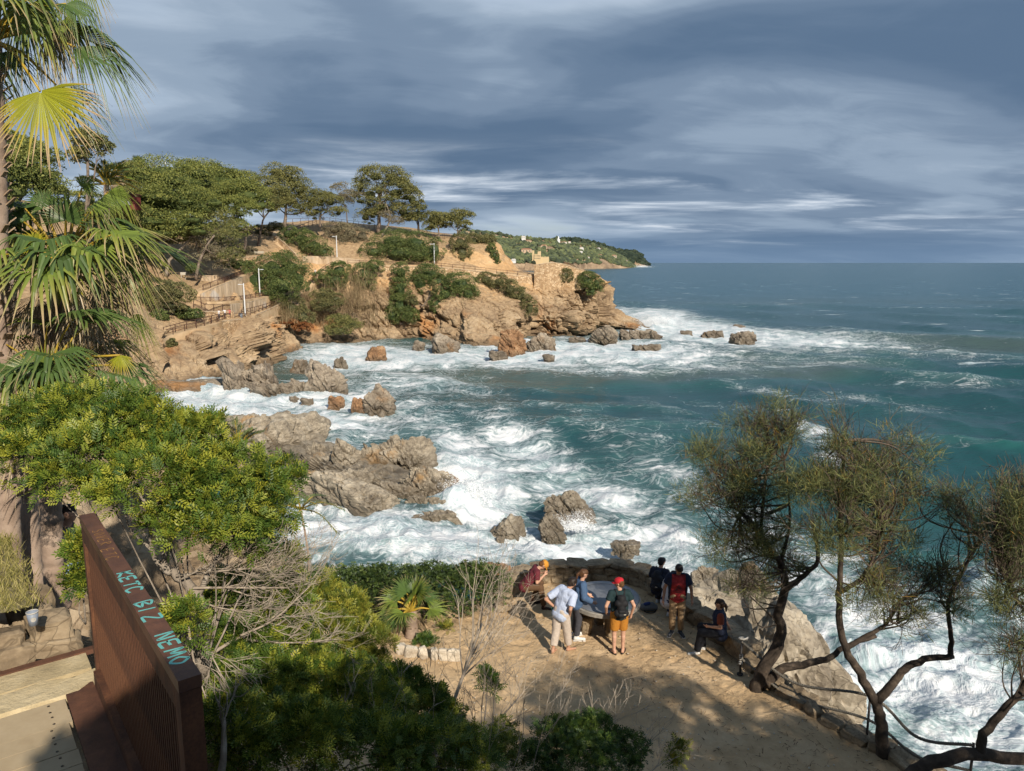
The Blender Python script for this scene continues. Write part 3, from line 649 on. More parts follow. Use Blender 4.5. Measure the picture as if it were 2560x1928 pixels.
# ------------------------------------------------------------------ far coast
def build_far():
    def ridge(name, prof, matc, seed, depth, amp):
        """prof: picture column, waterline row, crest row, distance"""
        prof = np.array(prof, float); xs = np.linspace(prof[0, 0], prof[-1, 0], 160); nr = 34; G = np.zeros((nr, len(xs), 3))
        for j, x in enumerate(xs):
            wl, top, Y = [np.interp(x, prof[:, 0], prof[:, k]) for k in (1, 2, 3)]
            zt = aty(x, top, Y + depth)[2]
            for i in range(nr):
                f = i / (nr - 1); yy = Y + depth * f
                zz = zt * (f ** .55) if f > .0 else -3
                if f < .06: zz = zt * (.06 ** .55) * (f / .06) ** .4 if f > 0 else -4
                if f > .8: zz = zt * (1 - .0 * (f - .8))
                r = ray(x, 660); G[i, j] = (yy * r[0] / r[1], yy, zz)
        P = G.reshape(-1, 3); n = fbm(P * np.array([.006, .006, .01]) * 2, 5, .55, seed); P[:, 2] += amp * n * smooth01(P[:, 2], 5, 30); P[:, 1] += amp * 1.5 * n
        B = np.stack([P[-len(xs):, 0], P[-len(xs):, 1] + 400, P[-len(xs):, 2] * .2], 1)
        link(name, mesh_np(name, np.concatenate([P, B]), grid_faces(nr + 1, len(xs))[:, ::-1], True), matc, kind='structure')
        return P.reshape(nr, len(xs), 3)
    m = rock_mat('far_ground', [(.13, .09, .06), (.25, .175, .11), (.36, .26, .165), (.45, .34, .23)], scale=.02, crackscale=.03, fine=.3, bdist=3)
    G = ridge('far_hill', [(1150, 680, 582, 1500), (1240, 680, 590, 1480), (1294, 679, 600, 1500), (1348, 678, 605, 1530), (1403, 676, 607, 1600), (1421, 676, 611, 1650), (1475, 674, 616, 1850), (1511, 672, 624, 1950), (1538, 671, 636, 2050), (1562, 670, 650, 2100), (1580, 670, 663, 2150), (1590, 670, 669.5, 2170)], m, 3, 520, 7)
    G2 = ridge('far_headland', [(1380, 665, 602, 3600), (1439, 665, 602, 3600), (1493, 665, 613, 3600), (1529, 665, 627, 3600), (1547, 665, 631, 3600), (1584, 665, 631, 3600), (1600, 665, 640, 3650), (1612, 665, 657, 3680), (1622, 664.5, 664, 3700)], m, 5, 500, 8)
    # woods: clumps of rounded crowns, one mass each
    ico = bmesh.new(); bmesh.ops.create_icosphere(ico, subdivisions=1, radius=1); IV = np.array([v.co[:] for v in ico.verts]); IF = np.array([[v.index for v in f.verts] for f in ico.faces]); ico.free()
    def wood(name, G, n, size, lo, mat, label, seed):
        rng = np.random.default_rng(seed); Q = G.reshape(-1, 3); nr, nc = G.shape[:2]; VV = []; FF = []; RR = []; k = 0
        i = rng.uniform(lo, nr - 1.01, n); j = rng.uniform(0, nc - 1.01, n); i0 = i.astype(int); j0 = j.astype(int); fi = (i - i0)[:, None]; fj = (j - j0)[:, None]
        C = (G[i0, j0] * (1 - fi) + G[i0 + 1, j0] * fi) * (1 - fj) + (G[i0, j0 + 1] * (1 - fi) + G[i0 + 1, j0 + 1] * fi) * fj
        dens = fbm(C * np.array([.011, .011, .02]), 3, .5, seed); C = C[dens > -.22 - .5 * (i / nr)]
        for c in C:
            s = size * rng.uniform(.5, 1.25); sc = np.array([s, s, s * rng.uniform(.55, 1.0)])
            VV.append(IV * sc * rng.uniform(.7, 1.2, (len(IV), 1)) + c + [0, 0, s * .45]); FF.append(IF + k); k += len(IV); RR.append(np.full(len(IV), rng.uniform()))
        link(name, mesh_np(name, np.concatenate(VV), np.concatenate(FF), False, {'rnd': np.concatenate(RR)}), MATS[mat], label=label, cat='wood', kind='stuff')
    wood('far_wood', G, 4200, 6.0, 1.6, 'far_wood', 'distant green pine wood covering the far coast hill among the villas', 5)
    wood('dark_far_wood', G2, 1500, 13, 1.2, 'far_wood_dark', 'dark wood on the farthest headland at the right end of the coast', 6)
    return G
FARG = build_far()
print('land', time.time() - T0)
# ------------------------------------------------------------------ rocks and boulders
ICO = {}
def ico(sub):
    if sub not in ICO:
        bm = bmesh.new(); bmesh.ops.create_icosphere(bm, subdivisions=sub, radius=1)
        ICO[sub] = (np.array([v.co[:] for v in bm.verts]), np.array([[v.index for v in f.verts] for f in bm.faces])); bm.free()
    return ICO[sub]
def rock_verts(size, seed, sub=5, nplanes=11, flat=0.0, tilt=(0, 0), relief=1.0, blockscale=None, origin=(0, 0, 0)):
    rng = np.random.default_rng(seed); D, F = ico(sub)
    n = rng.normal(size=(nplanes, 3)); n[:, 2] *= .8; n /= np.linalg.norm(n, axis=1, keepdims=True); h = rng.uniform(.62, .95, nplanes)
    ax = np.array([[1, 0, 0], [-1, 0, 0], [0, 1, 0], [0, -1, 0], [tilt[0], tilt[1], 1], [0, 0, -1]], float); ax /= np.linalg.norm(ax, axis=1, keepdims=True)
    n = np.concatenate([n, ax]); h = np.concatenate([h, [.9, .9, .9, .9, .86 - flat, 1]])
    dn = D @ n.T; r = np.where(dn > .05, h[None, :] / np.maximum(dn, .05), 9).min(1); r = np.minimum(r, 1.25)
    P = D * r[:, None] * (np.array(size) / 2)
    s = min(max(size), 1.5 * min(size)); bs = blockscale or 2.2 / s
    W = P + np.array(origin) * .37
    rel = relief * s * (.10 * blocks(W, bs, seed + 5, .55, .06, 1.0, ROT_ST, (1.2, .9, .7)) + .06 * blocks(W, bs * 2.4, seed + 6, .55, .08, 1.0, ROT_ST, (1.3, .9, .7)) + .018 * blocks(W, bs * 6, seed + 7, .5, .1, 1.0, ROT_ST) + .02 * fbm(W * bs * 5, 3, .6, seed))
    P = P + D * rel[:, None]
    return P, F
def rock(px, wl, wpx, hpx, label, mat='rock_grey', depth=0.8, seed=1, sub=4, flat=0.0, tilt=(0, 0), rz=0.0, relief=1.0, name='boulder', group=None):
    """a rock standing in the surf: picture column, waterline row, picture width and height"""
    c = atz(px, wl, 0); Y = c[1]; w = pxm(wpx, Y); h = pxm(hpx, Y) * 1.02; d = w * depth; c = aty(px, wl, Y + d * .35); c[2] = 0
    P, F = rock_verts((w, d, h * 2.0), seed, sub, 11, flat, tilt, relief, origin=c)
    cz, sz = math.cos(rz), math.sin(rz); P = P @ np.array([[cz, -sz, 0], [sz, cz, 0], [0, 0, 1]]).T
    P = P[:, :]; P[:, 2] = np.maximum(P[:, 2], -1.2)
    return link(name, mesh_np(name, P, F, False), MATS[mat], label=label, cat='rock', loc=tuple(c), group=group)
ROCKS = [
 (596, 992, 96, 84, 'rounded brown boulder at the left end of the surf rocks, joined to the long ledge', 'rock_grey', 1.1, 11, 5, 0, (.2, .3)),
 (664, 990, 130, 74, 'broad grey boulder streaked with foam beside the rounded brown one', 'rock_grey', 1.0, 12, 5, .1, (-.3, .4)),
 (828, 992, 132, 86, 'largest block in the surf of the left bay, pale split face', 'rock_grey', .9, 13, 5, .12, (.4, .2)),
 (752, 992, 76, 52, 'low wet rock wedged left of the largest surf block', 'rock_grey', .9, 14, 4, .1, (0, 0)),
 (734, 1010, 44, 24, 'small wet brown rock in foam below the wedged rock', 'rock_grey', .9, 15, 4, .1, (0, 0)),
 (772, 1015, 36, 24, 'small rounded rock in foam under the largest surf block', 'rock_grey', .9, 16, 4, .1, (0, 0)),
 (945, 1036, 100, 74, 'upright brown rock with foam running down it, rightmost of the left bay', 'rock_grey', .9, 17, 5, 0, (-.2, .3)),
 (842, 1020, 50, 34, 'small tilted brown rock between the largest block and the upright one', 'rock_rust', .9, 18, 4, 0, (.5, 0)),
 (900, 1034, 46, 40, 'small rusty rock at the foot of the upright brown rock', 'rock_rust', .9, 19, 4, 0, (.3, 0)),
 (938, 902, 58, 40, 'rust red rock islet with two peaks below the dry cliff shrubs', 'rock_rust', .9, 20, 4, 0, (0, 0)),
 (752, 934, 52, 44, 'dark rock behind the largest surf block, at the cliff foot', 'rock_grey', .9, 21, 4, .1, (0, 0)),
 (852, 914, 36, 26, 'small grey rock in foam just off the rust coloured cliff foot', 'rock_grey', .9, 22, 4, .1, (0, 0)),
 (552, 1050, 34, 20, 'lone small reddish rock in the foam above the palm fronds', 'rock_rust', .9, 23, 3, .1, (0, 0)),
 (1112, 884, 84, 46, 'grey block at the waterline under the middle of the far cliff', 'rock_grey', 1.0, 24, 4, 0, (.3, .2)),
 (1046, 876, 50, 24, 'low grey rock in the surf under the far cliff, left of the grey block', 'rock_grey', 1.0, 25, 4, 0, (0, .2)),
 (1288, 888, 84, 62, 'rust red pyramid rock leaning at the foot of the far cliff', 'rock_rust', 1.0, 26, 5, 0, (.5, .2)),
 (1242, 895, 60, 24, 'flat brown rock in foam left of the rust pyramid', 'rock_grey', .8, 27, 4, .2, (0, 0)),
 (1350, 882, 92, 48, 'broad grey rock right of the rust pyramid at the cliff foot', 'rock_grey', 1.0, 28, 5, 0, (.4, .2)),
 (1369, 900, 36, 17, 'tiny brown rock awash below the rust pyramid', 'rock_grey', .9, 29, 3, .1, (0, 0)),
 (1446, 854, 54, 14, 'long low rock awash at the foot of the tip cliff', 'rock_grey', .7, 30, 3, .2, (0, 0)),
 (1508, 857, 76, 44, 'dark spiky rock cluster at the foot of the headland tip', 'rock_grey', .8, 31, 5, 0, (-.3, 0)),
 (1610, 853, 126, 32, 'low jagged shelf of rock running out from the headland tip', 'rock_grey', .5, 32, 5, .1, (.1, 0)),
 (1616, 878, 76, 24, 'flat dark rock slab awash below the jagged shelf', 'rock_grey', .6, 33, 4, .3, (0, 0)),
 (1714, 836, 40, 14, 'small flat rock in white water off the headland tip', 'rock_grey', .7, 34, 3, .2, (0, 0)),
 (1785, 842, 70, 20, 'brown reef rock in white water, middle of the three outermost', 'rock_grey', .6, 35, 4, .2, (0, 0)),
 (1853, 855, 72, 28, 'outermost brown reef rock with a steep right end', 'rock_grey', .6, 36, 4, .1, (-.2, 0)),
 (1850, 825, 36, 16, 'small square rock standing behind the outermost reef', 'rock_grey', .8, 37, 3, .1, (0, 0)),
 (1008, 1178, 200, 98, 'great pale cracked block at the top of the near rock spur', 'rock_near', .55, 41, 6, .12, (-.15, .45)),
 (925, 1172, 70, 66, 'dark fissured block on the left of the great pale block', 'rock_near', .9, 42, 5, .1, (.2, .3)),
 (712, 1122, 120, 42, 'low grey rock ridge at the landward end of the near spur', 'rock_near', .8, 43, 5, .1, (0, .2)),
 (797, 1160, 66, 56, 'narrow upright rock in the middle of the near spur', 'rock_near', .9, 44, 4, 0, (.3, .2)),
 (862, 1184, 104, 74, 'broken grey rock between the narrow rock and the fissured block', 'rock_near', .9, 45, 5, 0, (.2, .3)),
 (1062, 1252, 176, 78, 'long cracked block sloping to the splash on the near spur', 'rock_near', .55, 46, 6, 0, (.28, .35)),
 (1068, 1284, 166, 44, 'low brown step of rock under the long cracked block', 'rock_near', .5, 47, 5, .1, (.1, .2)),
 (1096, 1318, 148, 46, 'lowest flat rock of the near spur, beside the splash', 'rock_near', .55, 48, 5, .15, (.1, .2)),
 (912, 1222, 50, 54, 'pointed grey rock standing between the spur blocks', 'rock_near', .9, 49, 4, 0, (.5, .2)),
 (838, 1270, 70, 40, 'pale low rock in the surf under the long slab', 'rock_near', .7, 50, 4, .1, (0, .2)),
 (872, 1283, 56, 30, 'small pale rock at the edge of the foam below the long slab', 'rock_near', .7, 51, 4, .1, (0, .2)),
 (974, 1292, 46, 40, 'small brown rock at the lower end of the long slab', 'rock_near', .9, 52, 4, .1, (0, .2)),
 (1116, 1216, 84, 30, 'dark wet rocks wrapped in spray right of the great pale block', 'rock_rust', .7, 53, 4, .1, (0, .2)),
 (880, 1236, 200, 60, 'dark hollowed middle of the near rock spur behind the long slab', 'rock_near', .6, 61, 6, .1, (.1, .3)),
 (1000, 1262, 120, 60, 'brown seamed rock joining the long slab to the cracked block', 'rock_near', .7, 62, 5, .1, (.2, .3)),
 (700, 1000, 150, 52, 'wide wet shelf linking the rounded boulder and the wedged rock', 'rock_grey', .8, 63, 5, .2, (0, .2)),
 (1270, 1348, 108, 62, 'lone squat brown rock in the foam, left of the rounded knobbly one', 'rock_near', .8, 54, 5, .05, (.1, .3)),
 (1421, 1296, 162, 68, 'rounded knobbly rock islet standing highest in the foam', 'rock_near', .7, 55, 6, .02, (0, .3)),
 (1380, 1348, 74, 66, 'narrow rock in front of the knobbly islet', 'rock_near', .9, 56, 5, 0, (-.2, .3)),
 (1250, 1358, 30, 22, 'tiny rock at the foot of the squat brown rock', 'rock_near', .9, 57, 3, .1, (0, 0)),
 (1560, 1384, 90, 26, 'half drowned rock with water pouring over it behind the table', 'rock_near', .8, 58, 4, .1, (0, .2)),
 (1760, 1458, 76, 40, 'round wet dome of rock in the surf beyond the standing man in red', 'rock_near', .9, 59, 5, .05, (0, .2)),
 (1622, 1440, 70, 16, 'smooth drowned rock showing through the surf behind the backpack wearer', 'rock_near', .8, 60, 4, .1, (0, 0)),
]
for r in ROCKS:
    px, wl, w, h, lab, mt, dp, sd_, sub, fl, ti = r
    rock(px, wl, w, h, lab, mt, dp, sd_, min(sub + (1 if w > 60 else 0), 6), fl, ti, relief=.9)
def rock_at(c, size, label, mat, seed, sub=6, flat=0.0, tilt=(0, 0), R3=None, relief=1.0, name='boulder', bs=None):
    P, F = rock_verts(size, seed, sub, 9, flat, tilt, relief, bs, origin=c)
    if R3 is not None: P = P @ np.array(R3).T
    return link(name, mesh_np(name, P, F, False), MATS[mat], label=label, cat='rock', loc=tuple(c))
# long slab of the near spur (runs from upper left to the surf) and its dark flank
a = atz(735, 1165, 2.2); b_ = atz(958, 1278, .6); mid = (a + b_) / 2; L = np.linalg.norm(b_ - a)
ang = math.atan2(b_[1] - a[1], b_[0] - a[0])
rock_at((mid[0], mid[1] + .4, .6), (L * 1.15, 3.4, 4.2), 'long sloping slab with a dark flank on the near rock spur', 'rock_near', 91, 6, .1, (-.35, .25), Matrix.Rotation(ang, 3, 'Z'), .6)
a = atz(650, 1118, 0); b_ = atz(1150, 1296, 0); mid = (a + b_) / 2 + [0, 1.5, 0]; L = np.linalg.norm(b_ - a); ang = math.atan2(b_[1] - a[1], b_[0] - a[0])
rock_at((mid[0], mid[1], -.3), (L * 1.02, 7.5, 3.3), 'low rock shelf that carries the whole near spur', 'rock_near', 90, 6, .2, (0, .1), Matrix.Rotation(ang, 3, 'Z'), .9)
rock_at(tuple(atz(640, 1130, 1.0) + [-3, 6, -1.0]), (14, 12, 6), 'landward root of the near rock spur behind the mastic bush', 'rock_near', 92, 6, .1, (0, .2))
# long level ledge on the left bay
a = atz(390, 985, .6); b_ = atz(560, 962, .6); mid = (a + b_) / 2
rock_at((mid[0] - 1.0, mid[1] + 2.0, -.4), (15, 8, 5.6), 'long level rock ledge at the foot of the left cliff', 'rock_grey', 93, 6, .25, (0, .12), Matrix.Rotation(R(10), 3, 'Z'), .35)
# great boulders below the terrace on the right
rock_at((8.7, 23.0, .3), (6.8, 4.2, 9.4), 'huge pale split boulder below the terrace behind the tamarisk trunk', 'rock_near', 94, 6, .0, (.75, .25), Matrix.Rotation(R(-24), 3, 'Z'), .5)
rock_at((6.35, 21.3, 3.4), (3.2, 2.4, 6.4), 'squared pale rock behind the seated woman in the navy vest', 'rock_near', 95, 5, .05, (.08, .1), Matrix.Rotation(R(8), 3, 'Z'), .5)
rock_at((7.7, 19.4, 4.6), (2.4, 2.0, 4.4), 'shaded boulder between the seated woman and the huge boulder', 'rock_near', 96, 5, .05, (.2, .1), None, .5)
p = atz(1238, 1478, ZT); rock_at((p[0], p[1] + .3, ZT + .15), (.95, .8, 1.0), 'rounded brown rock at the right end of the clipped hedge', 'rock_rust', 97, 4, 0, (0, 0), None, .5)
print('rocks', time.time() - T0)
# ------------------------------------------------------------------ vegetation builders
def unit(v): return v / np.maximum(np.linalg.norm(v, axis=-1, keepdims=True), 1e-9)
def rnd_unit(rng, n): return unit(rng.normal(size=(n, 3)))
def quads(C, N, size, asp, rng, spin=None):
    """small four-cornered leaf faces at C, facing N"""
    n = len(C); t = unit(np.cross(N, rnd_unit(rng, n))); b = np.cross(N, t)
    a = np.asarray(size)[:, None] * t * .5 * np.asarray(asp); c = np.asarray(size)[:, None] * b * .5
    V = np.stack([C - a, C + c * .8, C + a, C - c * .8], 1).reshape(-1, 3)
    return V, np.arange(4 * n).reshape(-1, 4)
def lobe(px, py, rx, ry, Y, rd=1.0): return (aty(px, py, Y), np.array([pxm(rx, Y), pxm(rx, Y) * rd, pxm(ry, Y)]))
def crown_mesh(name, lobes, n, leaf, rng, clump=0.28, nclump=None, asp=1.5, up=0.55, under=0.25, core=0.62, shell=(.8, 1.06), out=0.9):
    """foliage: lobes are ellipsoids; each is covered with rounded clumps, each clump with leaf faces"""
    area = np.array([(r[0] * r[1]) ** .5 * r[2] + r[0] * r[1] for _, r in lobes]); area /= area.sum(); VV = []; FF = []; RR = []; k = 0
    for (c, r), w in zip(lobes, area):
        nl = max(int(n * w), 20); nc = max(int((nclump or 60) * w * len(lobes)), 10)
        d = rnd_unit(rng, nc); d[:, 2] = np.where(d[:, 2] < -under, -d[:, 2] * .8, d[:, 2]); d = unit(d)
        cc = c + d * r * rng.uniform(.72, .98, (nc, 1)); cr = clump * r.mean() * rng.uniform(.6, 1.35, nc); cb = rng.uniform(-.22, .22, nc)
        ci = rng.integers(0, nc, nl); e = rnd_unit(rng, nl); e = unit(e + d[ci] * .7 + np.array([0, 0, up]))
        P = cc[ci] + e * (cr[ci] * rng.uniform(*shell, nl))[:, None] * np.array([1.15, 1.15, .8])
        N = unit(e * out + rnd_unit(rng, nl)); s = leaf * rng.uniform(.6, 1.4, nl)
        V, F = quads(P, N, s, asp, rng); VV.append(V); FF.append(F + k); k += len(V)
        RR.append(np.repeat(np.clip(rng.uniform(0.08, .92, nl) + cb[ci], 0, .96) + (rng.uniform(size=nl) > .975) * .0, 4))
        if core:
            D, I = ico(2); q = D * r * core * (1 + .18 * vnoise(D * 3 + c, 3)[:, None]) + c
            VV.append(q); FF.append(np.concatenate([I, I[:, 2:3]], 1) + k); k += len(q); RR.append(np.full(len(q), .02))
    F = np.concatenate(FF); tri = F[:, 2] == F[:, 3]
    return mesh_np(name, np.concatenate(VV), [F[~tri], F[tri][:, :3]], False, {'rnd': np.concatenate(RR)})
def limb_mesh(name, limbs, n=7, smooth=True):
    mb = MB()
    for pts, r0, r1 in limbs:
        m = max(4, 4 * (len(pts) - 1) + 1); P = catmull(pts, m); L = np.linspace(0, 1, m); P[1:-1] += .12 * r0 * RNG.normal(size=(m - 2, 3))
        mb.tube(P, r0 + (r1 - r0) * L ** .8, n)
    return mb.mesh(name, smooth)
def grow(mb, p, d, L, r, depth, rng, spread=.6, up=0.05, kids=(2, 4), shrink=.68, seg=4, bend=.25, n=4, ends=None, rmin=.0015):
    """a bare branch and its twigs"""
    pts = [p]; q = np.array(p, float); dd = np.array(d, float)
    for i in range(seg):
        dd = unit(dd + bend * rng.normal(size=3) * .5 + np.array([0, 0, up])); q = q + dd * L / seg; pts.append(q.copy())
    r1 = max(r * .55, rmin); mb.tube(np.array(pts), np.linspace(r, r1, len(pts)), n, cap=False)
    if depth <= 0:
        if ends is not None: ends.append((pts[-1], dd, L))
        return
    for k in range(rng.integers(kids[0], kids[1] + 1)):
        i = rng.integers(max(1, seg // 2), seg + 1); nd = unit(dd + spread * rng.normal(size=3)); grow(mb, pts[i], nd, L * shrink * rng.uniform(.7, 1.2), max(r * .58, rmin), depth - 1, rng, spread, up, kids, shrink, max(3, seg - 1), bend, 3 if depth < 3 else n, ends, rmin)
def sublobes(lobes, k, f, rng, keep=.8, reach=.85):
    """break each rounded mass into one smaller mass and several offshoots of uneven size"""
    out = []
    for c, r in lobes:
        if keep: out.append((c, r * keep))
        for d in rnd_unit(rng, k): s = f * rng.uniform(.6, 1.25); out.append((c + d * r * reach * rng.uniform(.75, 1.1), r * s * np.array([1.1, 1.1, .9])))
    return out
# ------------------------------------------------------------------ pines on the headland
def pine(label, lobes, trunk, r0, mat, n=5000, leaf=.42, seed=1, bark='bark_pine', core=.34, limbs=True, group='pines on the headland', clump=.62, under=.25, name='pine_tree'):
    rng = np.random.default_rng(seed); t = thing(name, label, 'tree', trunk[0], group=group); o = np.array(trunk[0])
    L = [([np.array(p) - o for p in trunk], r0, r0 * .45)]
    top = np.array(trunk[-1])
    if limbs:
        for c, r in lobes:
            k = np.array(trunk[-1]) if rng.uniform() < .6 or len(trunk) < 3 else np.array(trunk[-2]); mid = (k + c) / 2 + np.array([0, 0, -.12 * np.linalg.norm(c - k)])
            L.append(([k - o, mid - o, c - o], r0 * .45, r0 * .12))
            for _ in range(4):
                e = c + rnd_unit(rng, 1)[0] * r * np.array([.9, .9, .75]); L.append(([mid - o, (mid * .4 + c * .6) - o, e - o], r0 * .2, r0 * .05))
    link('trunk', limb_mesh('trunk', L, 6), MATS[bark], t)
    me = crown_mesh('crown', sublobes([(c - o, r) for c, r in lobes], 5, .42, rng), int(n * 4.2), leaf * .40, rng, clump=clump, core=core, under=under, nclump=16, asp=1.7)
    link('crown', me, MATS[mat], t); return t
def tr(Y, *pts): return [aty(x, y, Y) for x, y in pts]
LB = lambda Y, L, rd=1.0: [lobe(x, y, a, b, Y + dy, rd) for (x, y, a, b, dy) in L]
pine('broad dark green pine, leftmost of the headland wood, over the leaning trunks', LB(128, [(345, 445, 55, 32, 2), (410, 440, 75, 36, 4), (470, 462, 62, 34, 3), (350, 505, 60, 36, -2), (430, 505, 85, 38, -2), (500, 520, 55, 36, 0), (385, 560, 85, 30, -4), (470, 565, 60, 30, -4), (330, 560, 45, 28, -3)]), tr(128, (376, 664), (385, 620), (408, 566), (420, 520)), .42, 'needle_bright', 13000, .42, 11, core=.75)
pine('thin leaning pine trunk in the shade between the two pale trunks', LB(127, [(430, 590, 50, 22, 0), (470, 600, 40, 18, 0)]), tr(125, (400, 672), (408, 640), (421, 600)), .26, 'needle_olive', 2200, .4, 12)
pine('pale bare leaning pine trunk with a dead grey crown above the slope', LB(127, [(520, 615, 48, 34, 0), (556, 648, 40, 30, 0), (500, 640, 30, 26, 0)]), tr(125, (415, 692), (424, 650), (452, 624), (486, 588), (515, 595)), .33, 'needle_grey', 2600, .3, 13, bark='bark_grey', core=0)
pine('dark upright pine with drooping grey branches beside the ramp', LB(126, [(545, 600, 55, 30, 2), (580, 650, 36, 30, 1), (530, 560, 50, 25, 3)]), tr(124, (490, 698), (497, 660), (513, 622), (535, 590)), .30, 'needle_olive', 3200, .36, 14, core=.3)
pine('bright green flat topped pine in the middle of the headland wood', LB(150, [(505, 440, 60, 30, 6), (560, 462, 62, 34, 2), (612, 492, 58, 30, 0), (545, 500, 62, 28, -2), (648, 515, 30, 18, 0), (505, 490, 45, 30, 2)]), tr(150, (559, 592), (562, 556), (550, 520), (560, 490)), .36, 'needle_bright', 8500, .42, 15, core=.7)
pine('lower bright green pine right of the flat topped one', LB(146, [(590, 520, 45, 22, 0), (560, 545, 40, 22, 0), (596, 574, 34, 20, -2)]), tr(146, (612, 625), (616, 570), (600, 540)), .28, 'needle_bright', 3200, .4, 16)
pine('greyish umbrella pine with a bare forked trunk beside the upper path', LB(160, [(610, 455, 45, 22, 6), (655, 472, 46, 24, 2), (690, 496, 36, 24, 0), (650, 512, 50, 24, 0)]), tr(160, (643, 624), (652, 575), (660, 545), (684, 516)), .27, 'needle_olive', 4200, .4, 17)
pine('tall rounded olive pine standing on the skyline above the stair path', LB(176, [(690, 436, 36, 24, 0), (722, 446, 36, 26, 0), (752, 478, 32, 32, 0), (712, 482, 50, 34, 0), (742, 516, 42, 26, 0), (690, 506, 34, 24, 0), (775, 520, 20, 24, 0)]), tr(176, (712, 568), (714, 535), (716, 508)), .45, 'needle_olive', 7000, .42, 18)
pine('short skyline pine between the tall rounded pine and the sparse one', LB(178, [(800, 492, 24, 18, 0), (826, 508, 32, 22, 0), (790, 528, 34, 22, 0), (846, 534, 24, 16, 0)]), tr(178, (800, 568), (800, 542), (806, 520)), .30, 'needle_olive', 3200, .4, 19)
pine('sparse thin skyline pine with bare lower branches left of the tallest pine', LB(181, [(848, 476, 18, 16, 0), (876, 494, 26, 18, 0), (858, 508, 18, 18, 0)]), tr(181, (868, 560), (866, 530), (858, 500)), .16, 'needle_grey', 1500, .36, 20, core=0)
pine('tallest skyline pine with layered crown in the middle of the headland', LB(183, [(938, 442, 40, 24, 0), (982, 446, 36, 24, 0), (900, 470, 22, 26, 0), (925, 486, 42, 26, 0), (990, 484, 46, 30, 0), (1030, 500, 26, 30, 0), (958, 520, 44, 22, 0), (1008, 530, 34, 26, 0), (1046, 534, 18, 22, 0), (914, 544, 26, 18, 0)]), tr(183, (946, 582), (947, 545), (950, 505), (955, 470)), .55, 'needle_olive', 9500, .42, 21, core=.42)
pine('pale leaning pine stem in front of the tallest skyline pine', LB(181, [(985, 552, 22, 12, 0), (965, 540, 18, 12, 0)]), tr(181, (955, 590), (968, 566), (975, 545), (962, 500)), .30, 'needle_grey', 700, .36, 22, bark='bark_grey', core=0)
pine('dark trunked pine right of the tallest skyline pine', LB(184, [(1040, 548, 20, 16, 0), (1025, 545, 20, 14, 0)]), tr(184, (1047, 596), (1047, 570), (1044, 545)), .42, 'needle_olive', 1200, .4, 23, bark='bark_dark')
pine('small round pine, left one of the pair near the cliff edge', LB(184, [(1080, 546, 26, 16, 0), (1104, 552, 26, 18, 0), (1078, 566, 22, 12, 0)]), tr(184, (1098, 596), (1096, 572), (1092, 556)), .26, 'needle_olive', 2600, .4, 24)
pine('small round pine nearest the cliff edge, right one of the pair', LB(185, [(1150, 546, 30, 20, 0), (1126, 560, 24, 16, 0), (1162, 566, 18, 12, 0)]), tr(185, (1145, 600), (1144, 578), (1146, 556)), .26, 'needle_olive', 2800, .4, 25)
pine('big bright green pine behind the palms at the left edge', LB(72, [(20, 395, 70, 60, 4), (70, 425, 60, 52, 0), (110, 470, 50, 45, 0), (40, 480, 90, 60, -2), (130, 500, 40, 28, 0), (-40, 440, 80, 80, 2)]), tr(72, (30, 800), (35, 650), (40, 520)), .4, 'needle_bright', 9000, .34, 26, group=None)
pine('olive pine top showing beside the hanging palm frond tips', LB(95, [(245, 372, 26, 24, 0), (215, 350, 30, 24, 0), (200, 390, 26, 18, 0)]), tr(95, (215, 700), (218, 520), (220, 400)), .3, 'needle_olive', 2600, .36, 27, group=None)
pine('low bright pine behind the date palm left of the red hut', LB(118, [(225, 500, 40, 22, 0), (255, 545, 60, 26, 0), (215, 560, 50, 30, 0)]), tr(118, (240, 660), (240, 600), (238, 540)), .3, 'needle_bright', 2600, .4, 28, group=None)
pine('blue green pine behind the left end of the headland wood', LB(150, [(318, 455, 26, 26, 0), (310, 490, 26, 24, 0), (328, 425, 24, 18, 0)]), tr(150, (318, 600), (318, 540), (318, 480)), .3, 'needle_grey', 2600, .42, 29)
